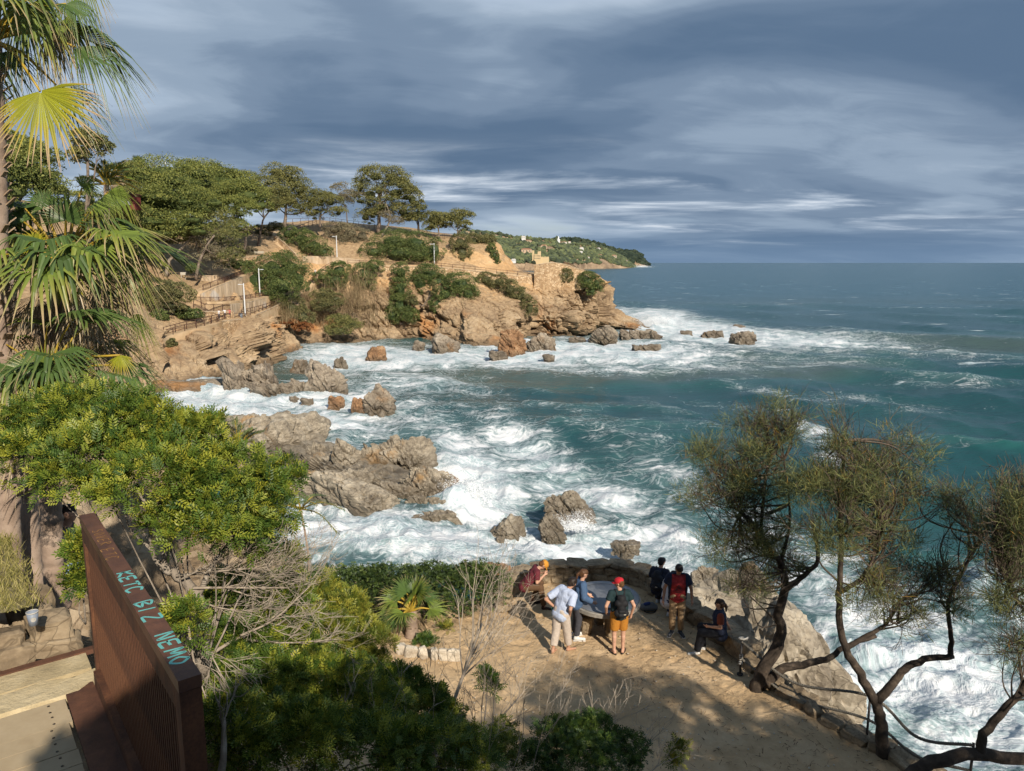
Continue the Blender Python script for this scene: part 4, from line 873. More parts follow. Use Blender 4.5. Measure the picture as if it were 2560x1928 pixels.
# ------------------------------------------------------------------ scrub on the cliffs
def scrub(label, lobes, mat, n, leaf=.36, seed=1, cat='bush', name='cliff_shrub', core=.5, clump=.34, group=None, up=.3):
    rng = np.random.default_rng(seed); c0 = np.mean([c for c, _ in lobes], 0); c0[2] = min(c[2] - r[2] for c, r in lobes)
    t = thing(name, label, cat, c0, group=group); mb = MB()
    for c, r in lobes: mb.tube(catmull([c0 * 0, (c - c0) * .5 + [0, .2, 0], c - c0], 5), [.12, .1, .08, .06, .03], 5)
    mb.build('stem', MATS['bark_pine'], t)
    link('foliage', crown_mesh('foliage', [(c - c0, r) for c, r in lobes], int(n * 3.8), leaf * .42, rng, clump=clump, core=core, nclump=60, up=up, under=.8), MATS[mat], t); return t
SCRUB = [
 ('big dome of dark green clipped scrub above the middle ramp wall', 141, [(640, 705, 42, 38, -1), (680, 672, 46, 36, 1), (725, 672, 42, 40, 2), (745, 700, 28, 38, 2), (700, 715, 52, 36, -1), (655, 735, 34, 22, -2)], 'scrub_green', 9000),
 ('sloping dark scrub beside the upper stair path', 169, [(722, 585, 24, 18, 0), (755, 598, 34, 22, 0), (785, 615, 32, 22, -1), (808, 630, 22, 14, -2)], 'scrub_green', 4500),
 ('widest scrub mass on the upper bank under the tallest pine', 172, [(985, 605, 52, 28, 2), (1040, 612, 48, 32, 1), (935, 632, 36, 22, 0), (1085, 628, 28, 30, 0), (1000, 634, 60, 20, -1), (1050, 638, 44, 16, -1)], 'scrub_green', 9000),
 ('hanging olive scrub on the orange bank, right of the widest mass', 175, [(1150, 606, 24, 20, 2), (1155, 632, 24, 22, 1), (1160, 652, 18, 12, 0)], 'scrub_olive', 2600),
 ('clipped hedge along the top of the orange cliff', 180, [(1185, 602, 18, 16, 2), (1208, 602, 18, 15, 2), (1228, 604, 14, 15, 2)], 'scrub_olive', 2400),
 ('narrow strip of scrub hanging down the orange cliff face', 177, [(1228, 622, 10, 14, 1), (1236, 640, 10, 14, 0), (1242, 654, 9, 10, -1)], 'scrub_green', 1300),
 ('green tongue of scrub below the path corner', 158, [(848, 676, 28, 20, 2), (838, 700, 28, 22, 0), (806, 694, 22, 18, 0)], 'scrub_green', 3400),
 ('oval scrub patch under the path, left of the dry gully', 160, [(908, 684, 30, 24, 1), (916, 708, 24, 22, 0), (935, 668, 26, 14, 2)], 'scrub_green', 3400),
 ('tall dark column of scrub in the middle of the cliff', 160, [(1002, 684, 24, 26, 2), (1000, 724, 24, 30, 0), (998, 764, 24, 28, -1), (1020, 790, 28, 20, -2), (980, 790, 18, 24, -2)], 'scrub_green', 5200),
 ('rounded scrub under the path right of the dark column', 163, [(1072, 688, 36, 24, 1), (1052, 712, 28, 24, 0), (1095, 706, 22, 20, 0)], 'scrub_green', 3800),
 ('dense dome of scrub over the split grey buttress', 159, [(1150, 712, 40, 28, 1), (1112, 736, 28, 24, 0), (1170, 736, 24, 22, 0), (1095, 762, 20, 24, -1)], 'scrub_green', 4600),
 ('long scrub bank trailing right from the dome to the gully', 164, [(1215, 700, 24, 18, 2), (1248, 706, 26, 20, 1), (1275, 726, 26, 26, 0), (1300, 744, 24, 26, 0), (1324, 770, 18, 28, -1)], 'scrub_olive', 4600),
 ('small tuft of scrub on the headland tip, left of the larger one', 175, [(1414, 690, 18, 18, 0), (1402, 708, 12, 16, 0)], 'scrub_olive', 1500),
 ('larger bush on the right corner of the headland tip', 175, [(1468, 704, 24, 24, 0), (1490, 712, 18, 22, 0), (1480, 728, 14, 12, -1)], 'scrub_green', 2800),
 ('low olive pine bush over the dry reeds', 151, [(806, 738, 30, 14, 0), (836, 748, 30, 14, 0), (815, 762, 36, 14, -1)], 'scrub_olive', 2600),
 ('lowest flat olive pine bush, just above the surf cliff', 148, [(850, 802, 34, 12, 0), (876, 812, 30, 12, 0), (846, 824, 34, 12, -1)], 'needle_olive', 2600),
 ('dark thorny thicket at the end of the low railing', 142, [(690, 760, 34, 24, 0), (725, 770, 36, 26, 0), (756, 790, 28, 22, 0)], 'scrub_olive', 3600),
 ('small dark green bush on the bare slope under the ramps', 111, [(464, 784, 24, 14, 0), (486, 786, 20, 12, 0)], 'scrub_green', 1800),
 ('grey olive thicket on the left slope beside the palm fronds', 109, [(400, 725, 36, 26, 0), (440, 735, 40, 26, 0), (375, 750, 36, 26, 0), (425, 765, 34, 18, 0)], 'scrub_olive', 4200),
 ('dark green patch hanging low on the left slope', 108, [(400, 792, 20, 18, 0), (370, 800, 22, 16, 0)], 'scrub_green', 1600),
 ('brown leafless brush on the upper slope left of the widest scrub', 178, [(840, 574, 32, 18, 0), (875, 584, 32, 20, 0), (860, 606, 34, 16, 0), (905, 590, 22, 20, 0)], 'needle_grey', 3600),
 ('small green bush beside the trunks under the left pines', 127, [(482, 672, 16, 12, 0)], 'scrub_green', 700),
 ('small green bush by the curved wall of the upper ramp', 140, [(598, 662, 16, 10, 0), (622, 660, 10, 8, 0)], 'scrub_green', 800),
 ('grey green bush behind the stone bench wall', 152, [(610, 640, 26, 14, 0), (628, 630, 16, 12, 0)], 'needle_grey', 1200),
 ('dark scrub below the railing at the far left of the stairs', 103, [(395, 868, 26, 16, 0), (425, 858, 18, 10, 0)], 'scrub_olive', 1600),
 ('low green bush under the upper path wall near the skyline', 172, [(650, 580, 26, 14, 0), (690, 568, 22, 10, 0)], 'scrub_olive', 1500),
 ('small prickly green clump on the dry gully edge', 158, [(1030, 752, 14, 14, 0), (1084, 722, 8, 18, 0)], 'scrub_olive', 900),
 ('olive thicket behind the lower stair railing among the palms', 112, [(330, 760, 40, 34, 0), (300, 800, 36, 30, 0)], 'scrub_olive', 2600),
 ('rust coloured heath strip above the orange rocks', 140, [(720, 808, 26, 8, 0), (756, 818, 24, 9, 0)], 'scrub_rust', 1600),
]
for i, (lab, Y, L, mt, n) in enumerate(SCRUB): scrub(lab, LB(Y, L, .7), mt, n, .34, 200 + i)
def reeds(label, spots, Y, n, h, seed, mat='scrub_dry'):
    rng = np.random.default_rng(seed); c0 = aty(spots[0][0], spots[0][1], Y); VV = []; RR = []
    for (x, y, rx, ry) in spots:
        m = n // len(spots); c = aty(x, y, Y) - c0; P = c + rng.normal(size=(m, 3)) * np.array([pxm(rx, Y), .8, pxm(ry, Y)]) * .5
        d = unit(np.stack([rng.normal(0, .22, m), rng.normal(-.1, .2, m), np.ones(m)], 1)); L = h * rng.uniform(.5, 1.3, (m, 1)); w = np.cross(d, unit(rng.normal(size=(m, 3)))) * .035
        VV.append(np.stack([P - w, P + w, P + d * L + w * .2, P + d * L - w * .2], 1).reshape(-1, 3)); RR.append(np.repeat(rng.uniform(.1, .95, m), 4))
    V = np.concatenate(VV); link('dry_reeds', mesh_np('dry_reeds', V, np.arange(len(V)).reshape(-1, 4), False, {'rnd': np.concatenate(RR)}), MATS[mat], label=label, cat='reeds', kind='stuff', loc=tuple(c0))
reeds('pale dry reeds standing in the gully left of the dark scrub column', [(800, 800, 36, 60), (850, 760, 40, 40), (890, 740, 24, 60), (930, 760, 40, 80), (770, 780, 24, 50)], 152, 2600, 2.6, 300)
reeds('dry reeds at the end of the low railing', [(670, 780, 26, 30), (700, 800, 36, 16)], 139, 1200, 2.0, 301)
print('headland plants', time.time() - T0)
# ------------------------------------------------------------------ palms
def fan_blade(hub, f, nrm, Rb, half, nseg, droop, fold, rng, spread=1.0, split=.5):
    r = unit(np.cross(f, nrm)); nrm = unit(np.cross(r, f)); phis = np.linspace(-half, half, nseg); dphi = phis[1] - phis[0]; st = np.array([.03, .25, .48, .66, .82, .93, 1.0]); VV = []; FF = []; TT = []; RR = []; k = 0
    for ph in phis:
        a = abs(ph) / half; L = Rb * (1 - .28 * a * a) * rng.uniform(.9, 1.05); d = unit(f * math.cos(ph) + r * math.sin(ph) + nrm * fold * abs(math.sin(ph))); sd = unit(np.cross(nrm, d)); dr = droop * rng.uniform(.7, 1.35); sway = rng.normal(0, .07)
        rv = rng.uniform()
        for s in st:
            x = max(0, s - .42); p = hub + d * L * s + np.array([0, 0, -1.0]) * dr * L * x ** 1.5 * 1.6 + sd * sway * x * L * 1.4
            if dr > .9 and x > 0: p = p - d * L * x * .35
            w = L * s * dphi * .5 * spread if s <= split else L * split * dphi * .5 * spread * ((1 - s) / (1 - split)) ** .7 * .8
            w = max(w, .0015); VV += [p - sd * w, p + nrm * w * .55, p + sd * w]; TT += [s] * 3; RR += [rv] * 3
        for i in range(len(st) - 1):
            q = k + 3 * i; FF += [[q, q + 1, q + 4, q + 3], [q + 1, q + 2, q + 5, q + 4]]
        k += 3 * len(st)
    return np.array(VV), np.array(FF), np.array(TT), np.array(RR)
def frond(parent, o, base, hub, tip, nrm, mat='frond_green', half=105, nseg=30, droop=.5, fold=.25, seed=1, pet='petiole', pr=.012, sag=.12, spread=1.0):
    rng = np.random.default_rng(seed); base, hub, tip = [np.asarray(v, float) - o for v in (base, hub, tip)]; f = tip - hub; Rb = np.linalg.norm(f); f = f / Rb
    V, F, T, Q = fan_blade(hub, f, np.asarray(nrm, float), Rb, R(half), nseg, droop, fold, rng, spread)
    ob = link('frond', mesh_np('frond', V, F, False, {'tip': T, 'rnd': Q}), MATS[mat], parent)
    mid = (base + hub) / 2 + np.array([0, 0, sag * np.linalg.norm(hub - base)]); mb = MB(); mb.tube(catmull([base, mid, hub], 7), np.linspace(pr * 1.6, pr * .7, 7), 5); mb.build('petiole', MATS[pet], ob, True)
    return ob
def palm_trunk(parent, o, pts, r0, r1, rings=60, boots=None, mat='bark_palm'):
    P = catmull([np.asarray(p) - o for p in pts], rings); rad = np.linspace(r0, r1, rings) * (1 + .05 * (np.arange(rings) % 2)) * (1 + .05 * RNG.normal(size=rings)); rad[:4] *= np.array([1.35, 1.22, 1.12, 1.05])
    mb = MB(); mb.tube(P, rad, 16); tk = mb.build('trunk', MATS[mat], parent, True)
    if boots:
        mb = MB(); rng = np.random.default_rng(5)
        for _ in range(boots[2]):
            t = rng.uniform(boots[0], boots[1]); i = int(t * (rings - 1)); a = rng.uniform(0, 6.28); d = np.array([math.cos(a), math.sin(a), 0]); p = P[i] + d * rad[i] * .9
            mb.bar(p, p + (d * .7 + np.array([0, 0, .6])) * rng.uniform(.08, .16), .05, .012)
        lbs = mb.build('leaf_bases', MATS['petiole_dead'], tk); lbs['kind'] = 'stuff'
    return tk
def near_palm(label, Y, base_px, top_px, r0, heroes, nrand, ndead, seed, crown_px=None, skirt=.9, lean=None, boots=(.45, 1, 110), Rb=.85, mid=None):
    b = aty(*base_px, Y); top = aty(*top_px, Y); t = thing('fan_palm', label, 'palm', b, group='fan palms at the left'); o = b; rng = np.random.default_rng(seed)
    pts = [b] + ([aty(*mid, Y)] if mid else []) + [top]; palm_trunk(t, o, pts, r0, r0 * .85, 70, boots)
    for k, h in enumerate(heroes):
        bx, hx, tx, mt, dr, half, dy = h; nr = h_n.get(dy, np.array([0.15, -1, .25])) if isinstance(dy, str) else np.array([.15, -1, .3]); yo = 0 if isinstance(dy, str) else dy
        frond(t, o, top + np.array([0, 0, .02]) if bx is None else aty(*bx, Y + yo * .5), aty(*hx, Y + yo), aty(*tx, Y + yo * 1.15), nr, mt, half, 40, dr, .18, seed * 50 + k, pr=.016)
    for k in range(nrand):
        az = rng.uniform(0, 6.28); el = rng.uniform(-.1, 1.15); d = np.array([math.cos(az) * math.cos(el), math.sin(az) * math.cos(el), math.sin(el)]); hub = top + d * rng.uniform(.55, .95); f = unit(d * np.array([1, 1, .5]) + np.array([0, 0, -.35])); u = unit(np.array([-d[0] * d[2], -d[1] * d[2], 1.0]))
        frond(t, o, top, hub, hub + f * Rb * rng.uniform(.8, 1.1), u, 'frond_green' if rng.uniform() > .35 else 'frond_deep', 95, 26, rng.uniform(.5, 1.1), .3, seed * 90 + k)
    for k in range(ndead):
        az = rng.uniform(0, 6.28); d = np.array([math.cos(az), math.sin(az), 0]); z0 = -rng.uniform(.05, skirt); hub = top + d * rng.uniform(.25, .5) + np.array([0, 0, z0 - .1]); f = unit(d * .35 + np.array([0, 0, -1.0]) + rng.normal(size=3) * .15)
        frond(t, o, top + np.array([0, 0, z0 + .1]), hub, hub + f * Rb * rng.uniform(.7, 1.05), d, 'frond_dead', 60, 16, .4, .3, seed * 130 + k, 'petiole_dead', spread=.55)
    return t
h_n = {'up': np.array([0.1, -.5, 1.0]), 'dn': np.array([.1, -.8, -.4]), 'side': np.array([-.8, -.6, .5]), 'flat': np.array([.1, -.35, 1.0])}
G_, D_, Y_, X_ = 'frond_green', 'frond_deep', 'frond_yellow', 'frond_dead'
near_palm('tallest fan palm cut by the left edge, its crown filling the top left corner', 8.6, (34, 1545), (-26, 105), .135,
  [(None, (100, 228), (178, 405), Y_, .16, 84, -.5), (None, (78, 12), (118, 150), G_, 1.0, 112, -.25), (None, (190, 118), (365, 205), D_, .85, 60, 'up'), (None, (140, 212), (268, 318), D_, .75, 62, 'up'),
   (None, (22, 128), (84, 205), D_, .7, 80, 'up'), (None, (165, 10), (280, 70), D_, 1.0, 90, 'up'), (None, (60, 40), (170, 130), D_, .9, 90, .35), (None, (150, 60), (235, 150), G_, 1.0, 95, .2), (None, (190, -60), (275, 20), G_, 1.2, 80, .2), (None, (120, 90), (200, 170), X_, 1.0, 70, .1),
   (None, (-60, 190), (-40, 330), D_, .5, 90, 0.1), (None, (0, -120), (40, -260), G_, .6, 100, 0.0)], 9, 0, 3, boots=(.25, 1, 240), skirt=1.1, mid=(2, 900))
near_palm('middle fan palm with the fullest crown and a hanging skirt of dead leaves', 9.2, (92, 1530), (165, 690), .13,
  [(None, (165, 552), (160, 462), D_, .15, 105, -.3), (None, (96, 622), (34, 556), Y_, .5, 75, -.2), (None, (245, 572), (395, 580), G_, 1.0, 70, 'up'), (None, (240, 606), (372, 668), G_, 1.0, 66, 'up'), (None, (262, 645), (420, 712), G_, .95, 62, 'up'),
   (None, (230, 512), (310, 532), G_, 1.0, 80, 'up'), (None, (172, 712), (180, 792), Y_, .1, 100, -.45), (None, (60, 555), (10, 500), D_, .6, 90, 'up'), (None, (330, 788), (402, 862), G_, .8, 62, 'side'), (None, (110, 520), (70, 450), D_, .5, 95, .2),
   (None, (250, 690), (330, 790), D_, .9, 70, 'up'), (None, (60, 690), (10, 760), G_, .9, 80, 'up'), (None, (270, 480), (345, 560), G_, 1.1, 80, .2), (None, (205, 470), (260, 430), G_, .7, 85, .4), (None, (280, 740), (330, 830), X_, .8, 60, 0.0), (None, (225, 760), (250, 880), X_, .6, 60, -.1), (None, (120, 760), (90, 880), X_, .6, 60, -.1)], 24, 16, 4, skirt=1.0, boots=(.6, 1, 80), mid=(70, 1150))
near_palm('lowest fan palm with round fans just above the mastic bush', 8.2, (140, 1520), (112, 975), .12,
  [(None, (112, 943), (92, 840), G_, .12, 105, -.25), (None, (178, 936), (246, 862), G_, .2, 82, -.2), (None, (300, 888), (312, 948), Y_, .2, 70, -.2), (None, (54, 1028), (-18, 1046), Y_, .25, 95, -.25), (None, (150, 985), (250, 968), D_, .6, 70, 'up'), (None, (210, 975), (300, 985), G_, .9, 70, 'up'),
   (None, (60, 930), (5, 880), D_, .5, 90, 'up'), (None, (35, 960), (-30, 960), G_, .8, 90, 'up'), (None, (90, 1010), (60, 1090), D_, .5, 80, 0.0), (None, (230, 930), (260, 1000), X_, .6, 60, 0.1), (None, (190, 890), (205, 840), D_, .6, 80, .3)], 14, 8, 6, skirt=.5, boots=(.55, 1, 60), Rb=.7)
# ------------------------------------------------------------------ feather palms
def feather(parent, o, base, tip, arch, nleaf, ll, rng, mat='frond_feather', w=.012, name='frond'):
    base = np.asarray(base) - o; tip = np.asarray(tip) - o; L = np.linalg.norm(tip - base); mid = (base + tip) / 2 + np.array([0, 0, arch * L]); P = catmull([base, mid, tip], 30); Tn = unit(np.gradient(P, axis=0)); VV = []; FF = []; TT = []; RR = []; k = 0
    for i in range(nleaf):
        s = .16 + .84 * i / (nleaf - 1); j = s * 29; a = int(min(j, 28)); p = P[a] + (P[a + 1] - P[a]) * (j - a); d = Tn[a]; sd = unit(np.cross(d, [0, 0, 1.0]))
        for sg in (-1, 1):
            e = unit(sd * sg * .9 + d * .75 + np.array([0, 0, .35]) + rng.normal(size=3) * .1); l = ll * (1 - .6 * abs(s - .45)) * rng.uniform(.85, 1.1); q = p + e * l * .55; r = p + e * l + np.array([0, 0, -.25 * l]); n = unit(np.cross(e, [0, 0, 1.0])) * w
            VV += [p - n * .5, p + n * .5, q + n, q - n, r]; FF += [[k, k + 1, k + 2, k + 3]]; FF += [[k + 3, k + 2, k + 4, k + 4]]; TT += [.1, .1, .6, .6, .9]; RR += [rng.uniform()] * 5; k += 5
    F = np.array(FF); tri = F[:, 2] == F[:, 3]
    ob = link(name, mesh_np(name, np.array(VV), [F[~tri], F[tri][:, :3]], False, {'tip': np.array(TT), 'rnd': np.array(RR)}), MATS[mat], parent); mb = MB(); mb.tube(P, np.linspace(w * 1.6, w * .4, 30), 4); mb.build('rachis', MATS['petiole'], ob); return ob
def date_palm(label, base, top, n, L, ll, seed, r=.25, w=.03, el=(-.35, 1.2), nleaf=34, group=None):
    t = thing('date_palm', label, 'palm', base, group=group); o = np.array(base); rng = np.random.default_rng(seed); palm_trunk(t, o, [base, (np.array(base) + top) / 2 + [.05, 0, 0], top], r, r * .9, 24)
    for k in range(n):
        az = k * 2.4 + rng.normal(0, .2); e = rng.uniform(*el); d = np.array([math.cos(az) * math.cos(e), math.sin(az) * math.cos(e), math.sin(e)]); feather(t, o, top, top + d * L * rng.uniform(.8, 1.1) + np.array([0, 0, -.12 * L]), .16, nleaf, ll, rng, w=w)
    return t
date_palm('feather leaved date palm on the skyline left of the red hut', aty(266, 600, 112), aty(266, 462, 112), 34, 4.6, 1.0, 31, .4, .07)
date_palm('young feather palm rising behind the right shoulder of the mastic bush', aty(598, 1240, 12), aty(596, 1128, 12), 12, .62, .17, 32, .07, .008, el=(.1, 1.25), nleaf=26)
date_palm('drying young feather palm at the right edge of the mastic bush', aty(770, 1500, 9.5), aty(752, 1272, 9.5), 9, .52, .13, 33, .014, .007, el=(-.6, .6), nleaf=22)
def small_fan(label, base, top, n, Rb, pl, seed, r=.2, dead=6, mats=('frond_green', 'frond_deep'), nseg=20, name='fan_palm', el=(-.2, 1.3)):
    t = thing(name, label, 'palm', base); o = np.array(base); rng = np.random.default_rng(seed); palm_trunk(t, o, [base, (np.array(base) + top) / 2, top], r, r * .9, 20, (.2, 1, 26))
    for k in range(n):
        az = k * 2.4 + rng.normal(0, .2); e = rng.uniform(*el); d = np.array([math.cos(az) * math.cos(e), math.sin(az) * math.cos(e), math.sin(e)]); hub = np.array(top) + d * pl; f = unit(d * np.array([1, 1, .8]) + [0, 0, -.1]); frond(t, o, top, hub, hub + f * Rb, unit(np.array([-d[0] * d[2], -d[1] * d[2] - .35, 1.0])), mats[k % len(mats)], 105, nseg, .3, .2, seed * 70 + k, pr=.02 * r / .12)
    for k in range(dead):
        az = rng.uniform(0, 6.28); d = np.array([math.cos(az), math.sin(az), 0]); hub = np.array(top) + d * pl * .4 + [0, 0, -pl * .4]; frond(t, o, top, hub, hub + unit(d * .4 + [0, 0, -1]) * Rb * .9, d, 'frond_dead', 60, 12, .3, .3, seed * 71 + k, 'petiole_dead', pr=.02 * r / .12)
    return t
small_fan('distant fan palm with a brown skirt behind the date palm', aty(290, 560, 125), aty(291, 440, 125), 16, 1.7, 1.5, 41, .35, 14)
small_fan('distant fan palm head showing above the left end of the pine wood', aty(347, 520, 150), aty(346, 420, 150), 16, 1.6, 1.4, 42, .35, 6)
tp = atz(1030, 1590, ZT)
small_fan('small fan palm with a stubby trunk in the bed in front of the clipped hedge', tp, tp + np.array([0, 0, .62]), 15, .55, .42, 43, .14, 4, nseg=26, el=(.05, 1.35))
print('palms', time.time() - T0)
# ------------------------------------------------------------------ near shrubs with compound leaves
def leaf_template(pairs, ll, lw, L):
    V = []; F = []; k = 0
    def let(p, d, n):
        nonlocal k
        s = np.cross(n, d); V.extend([p, p + d * ll * .5 + s * lw * .5 + n * lw * .12, p + d * ll, p + d * ll * .5 - s * lw * .5 + n * lw * .12]); F.append([k, k + 1, k + 2, k + 3]); k += 4
    z = np.array([0, 0, 1.0])
    for i in range(pairs):
        t = L * (i + .6) / pairs
        for sg in (-1, 1): let(np.array([t, 0, -.15 * t * t / L]), unit(np.array([.65, sg * .9, .12])), z)
    let(np.array([L, 0, -.15 * L]), np.array([1., 0, 0]), z)
    return np.array(V), np.array(F)
def leafy(name, lobes, n, rng, tpl, up=.45, clump=.30, nclump=55, rad=(.82, 1.08), scale=(.75, 1.25), under=.5, fill=.25):
    TV, TF = tpl; area = np.array([r[0] * r[1] + r[0] * r[2] for _, r in lobes]); area /= area.sum(); VV = []; RR = []; m = len(TV)
    for (c, r), w in zip(lobes, area):
        nl = max(int(n * w), 10); nc = max(4, int(nclump * .4 * w * len(lobes))); d = rnd_unit(rng, nc); d[:, 2] = np.where(d[:, 2] < -under, -d[:, 2], d[:, 2]); cc = c + d * r * rng.uniform(.7, .98, (nc, 1)); cr = clump * r.mean() * rng.uniform(.6, 1.4, nc); cb = rng.uniform(-.2, .2, nc)
        ci = rng.integers(0, nc, nl); e = unit(rnd_unit(rng, nl) + d[ci] * .6 + np.array([0, 0, up])); rr = rng.uniform(*rad, nl); rr = np.where(rng.uniform(size=nl) < fill, rr * rng.uniform(.1, .9, nl), rr)
        P = cc[ci] + e * (cr[ci] * rr)[:, None]
        x = unit(e + .8 * rnd_unit(rng, nl) + np.array([0, 0, .15])); N = unit(e * .7 + np.array([0, -.15, .75]) + .45 * rnd_unit(rng, nl)); y = unit(np.cross(N, x)); N = np.cross(x, y)
        s = rng.uniform(*scale, nl)[:, None, None]
        V = P[:, None, :] + s * (TV[None, :, 0:1] * x[:, None] + TV[None, :, 1:2] * y[:, None] + TV[None, :, 2:3] * N[:, None])
        VV.append(V.reshape(-1, 3)); RR.append(np.repeat(np.clip(rng.uniform(.05, .95, nl) + cb[ci], 0, .99), m))
    V = np.concatenate(VV); ni = len(V) // m; F = (TF[None] + (np.arange(ni) * m)[:, None, None]).reshape(-1, 4)
    return mesh_np(name, V, F, False, {'rnd': np.concatenate(RR)})
TPL_M = leaf_template(4, .042, .015, .085); TPL_S = leaf_template(2, .030, .014, .04); TPL_H = leaf_template(1, .07, .035, .03)
def bush(label, lobes, base, n, mat, seed, tpl=TPL_M, stems=None, core=0.0, name='mastic_bush', clump=.32, nclump=55, r=.03, cat='bush', fill=.25, scale=(.75, 1.25)):
    rng = np.random.default_rng(seed); t = thing(name, label, cat, base); o = np.array(base, float)
    L = []
    for c, rr in lobes: L.append(([o * 0, (c - o) * .45 + rng.normal(size=3) * .06, (c - o) * .85], r, r * .35))
    for pts, a, b in (stems or []): L.append(([np.array(p) - o for p in pts], a, b))
    link('stem', limb_mesh('stem', L, 6), MATS['bark_grey'], t)
    link('foliage', leafy('foliage', sublobes([(c - o, rr) for c, rr in lobes], 4, .42, rng, .85, .75), n, rng, tpl, clump=clump, nclump=nclump, fill=fill, scale=scale), MATS[mat], t); return t
def LBY(L, rd=.9): return [lobe(x, y, a, b, Y, rd) for (x, y, a, b, Y) in L]
MAIN = LBY([(110, 1065, 105, 75, 7.2), (225, 1045, 120, 80, 7.0), (350, 1085, 130, 90, 6.6), (470, 1140, 130, 85, 6.5), (590, 1205, 120, 85, 6.5), (230, 1165, 150, 80, 6.2), (400, 1215, 150, 80, 6.0), (540, 1285, 130, 80, 6.1), (655, 1290, 85, 90, 6.5), (70, 1150, 90, 75, 6.5), (620, 1350, 90, 50, 6.3), (440, 1310, 90, 55, 6.0), (700, 1200, 55, 50, 6.8)])
mbase = aty(508, 1690, 6.3)
bush('great sunlit mastic bush filling the left foreground, its leaves turning yellow', MAIN, mbase, 9500, 'leaf_mastic', 51, nclump=70, name='mastic_bush', stems=[
    ([mbase, aty(508, 1600, 6.25), aty(498, 1500, 6.2), aty(448, 1440, 6.2), aty(412, 1418, 6.2), aty(416, 1372, 6.25), aty(440, 1300, 6.3)], .062, .03), ([aty(412, 1420, 6.2), aty(384, 1390, 6.15), aty(374, 1290, 6.1), aty(345, 1225, 6.1)], .026, .012), ([aty(374, 1290, 6.1), aty(400, 1250, 6.0), aty(420, 1215, 6.0)], .016, .008), ([aty(384, 1380, 6.15), aty(318, 1310, 6.3), aty(322, 1240, 6.4)], .016, .009), ([aty(495, 1490, 6.2), aty(540, 1400, 6.3), aty(600, 1330, 6.4)], .03, .012)], r=.012)
bush('yellowish bush on the slope in front of the clipped hedge', LBY([(700, 1490, 60, 40, 9.0), (790, 1500, 80, 50, 8.8), (850, 1540, 80, 55, 8.5), (900, 1610, 75, 60, 8.2), (800, 1600, 90, 60, 8.0), (930, 1680, 60, 45, 8.0)]), aty(820, 1760, 8.3), 4200, 'leaf_yellow', 52, r=.015)
bush('green bush tangled with dead twigs left of the slope', LBY([(590, 1500, 90, 60, 7.4), (690, 1560, 100, 70, 7.4), (600, 1620, 100, 70, 6.8), (720, 1650, 110, 60, 7.2), (470, 1600, 50, 120, 5.6), (690, 1410, 60, 45, 7.0), (730, 1470, 45, 40, 7.6)]), aty(640, 1780, 7.0), 3800, 'leaf_mastic', 53, r=.015)
bush('dark shaded bush filling the bottom of the slope', LBY([(640, 1730, 150, 80, 6.4), (790, 1720, 130, 80, 6.8), (910, 1780, 120, 70, 6.9), (560, 1850, 130, 110, 5.4), (720, 1860, 180, 90, 5.8), (900, 1890, 170, 70, 6.0), (1060, 1880, 120, 60, 6.4), (1180, 1900, 90, 50, 6.8)]), aty(760, 2000, 6.0), 8500, 'leaf_mastic', 54, r=.015)
bush('olive twiggy bush bridging the dark slope and the sand', LBY([(980, 1800, 80, 50, 7.2), (1080, 1850, 80, 45, 7.0), (1180, 1860, 70, 45, 7.2), (1270, 1890, 60, 40, 7.3), (1130, 1790, 45, 35, 7.6), (1260, 1830, 40, 36, 7.8)]), aty(1120, 1990, 7.0), 2600, 'leaf_yellow', 65, tpl=TPL_S, r=.012)
bush('leafy green bush at the edge of the sand, left of the bare branch', LBY([(1010, 1720, 60, 50, 7.6), (1060, 1760, 55, 50, 7.6), (960, 1730, 60, 50, 7.4), (1110, 1800, 45, 45, 7.6), (880, 1700, 70, 50, 7.4)]), aty(1030, 1900, 7.5), 2800, 'leaf_mastic', 55, r=.012)
bush('small leaved bush at the bottom edge of the sand', LBY([(1390, 1850, 75, 50, 7.6), (1480, 1835, 80, 50, 7.8), (1560, 1880, 70, 45, 7.7), (1440, 1910, 130, 50, 7.2), (1330, 1910, 60, 50, 7.2)]), aty(1440, 2040, 7.4), 5200, 'leaf_mastic_dark', 56, tpl=TPL_S, r=.012)
bush('sprig of green leaves on the bare bush in front of the sand', LBY([(1228, 1715, 22, 34, 9.0), (1212, 1690, 14, 16, 9.0)]), aty(1232, 1800, 9.0), 160, 'leaf_mastic_dark', 57, r=.008)
bush('little yellow green sprig low on the shaded sand at the right', LBY([(1700, 1868, 22, 14, 8.6), (1684, 1900, 20, 12, 8.6)]), aty(1690, 1960, 8.6), 90, 'leaf_yellow', 58, r=.005)
bush('small bright bush behind the rusty fence beside the palm trunks', LBY([(205, 1385, 32, 45, 5.6), (200, 1460, 30, 30, 5.6)]), aty(214, 1560, 5.6), 420, 'leaf_mastic', 59, r=.008)
bush('young shrub with white flowers among the kerb stones bed', LBY([(1112, 1575, 16, 26, 16.3), (1118, 1610, 18, 16, 16.2)]), atz(1116, 1632, ZT), 170, 'leaf_yellow', 60, r=.01, scale=(.8, 1.3))
bush('low round green shrub at the foot of the small fan palm', LBY([(1062, 1606, 28, 18, 15.8)]), atz(1062, 1628, ZT), 320, 'leaf_mastic_dark', 61, r=.01)
bush('spiky green shrub in the bed left of the small fan palm', LBY([(985, 1560, 20, 26, 16.4), (960, 1580, 16, 16, 16.2)]), atz(982, 1592, ZT), 220, 'leaf_yellow', 62, r=.01)
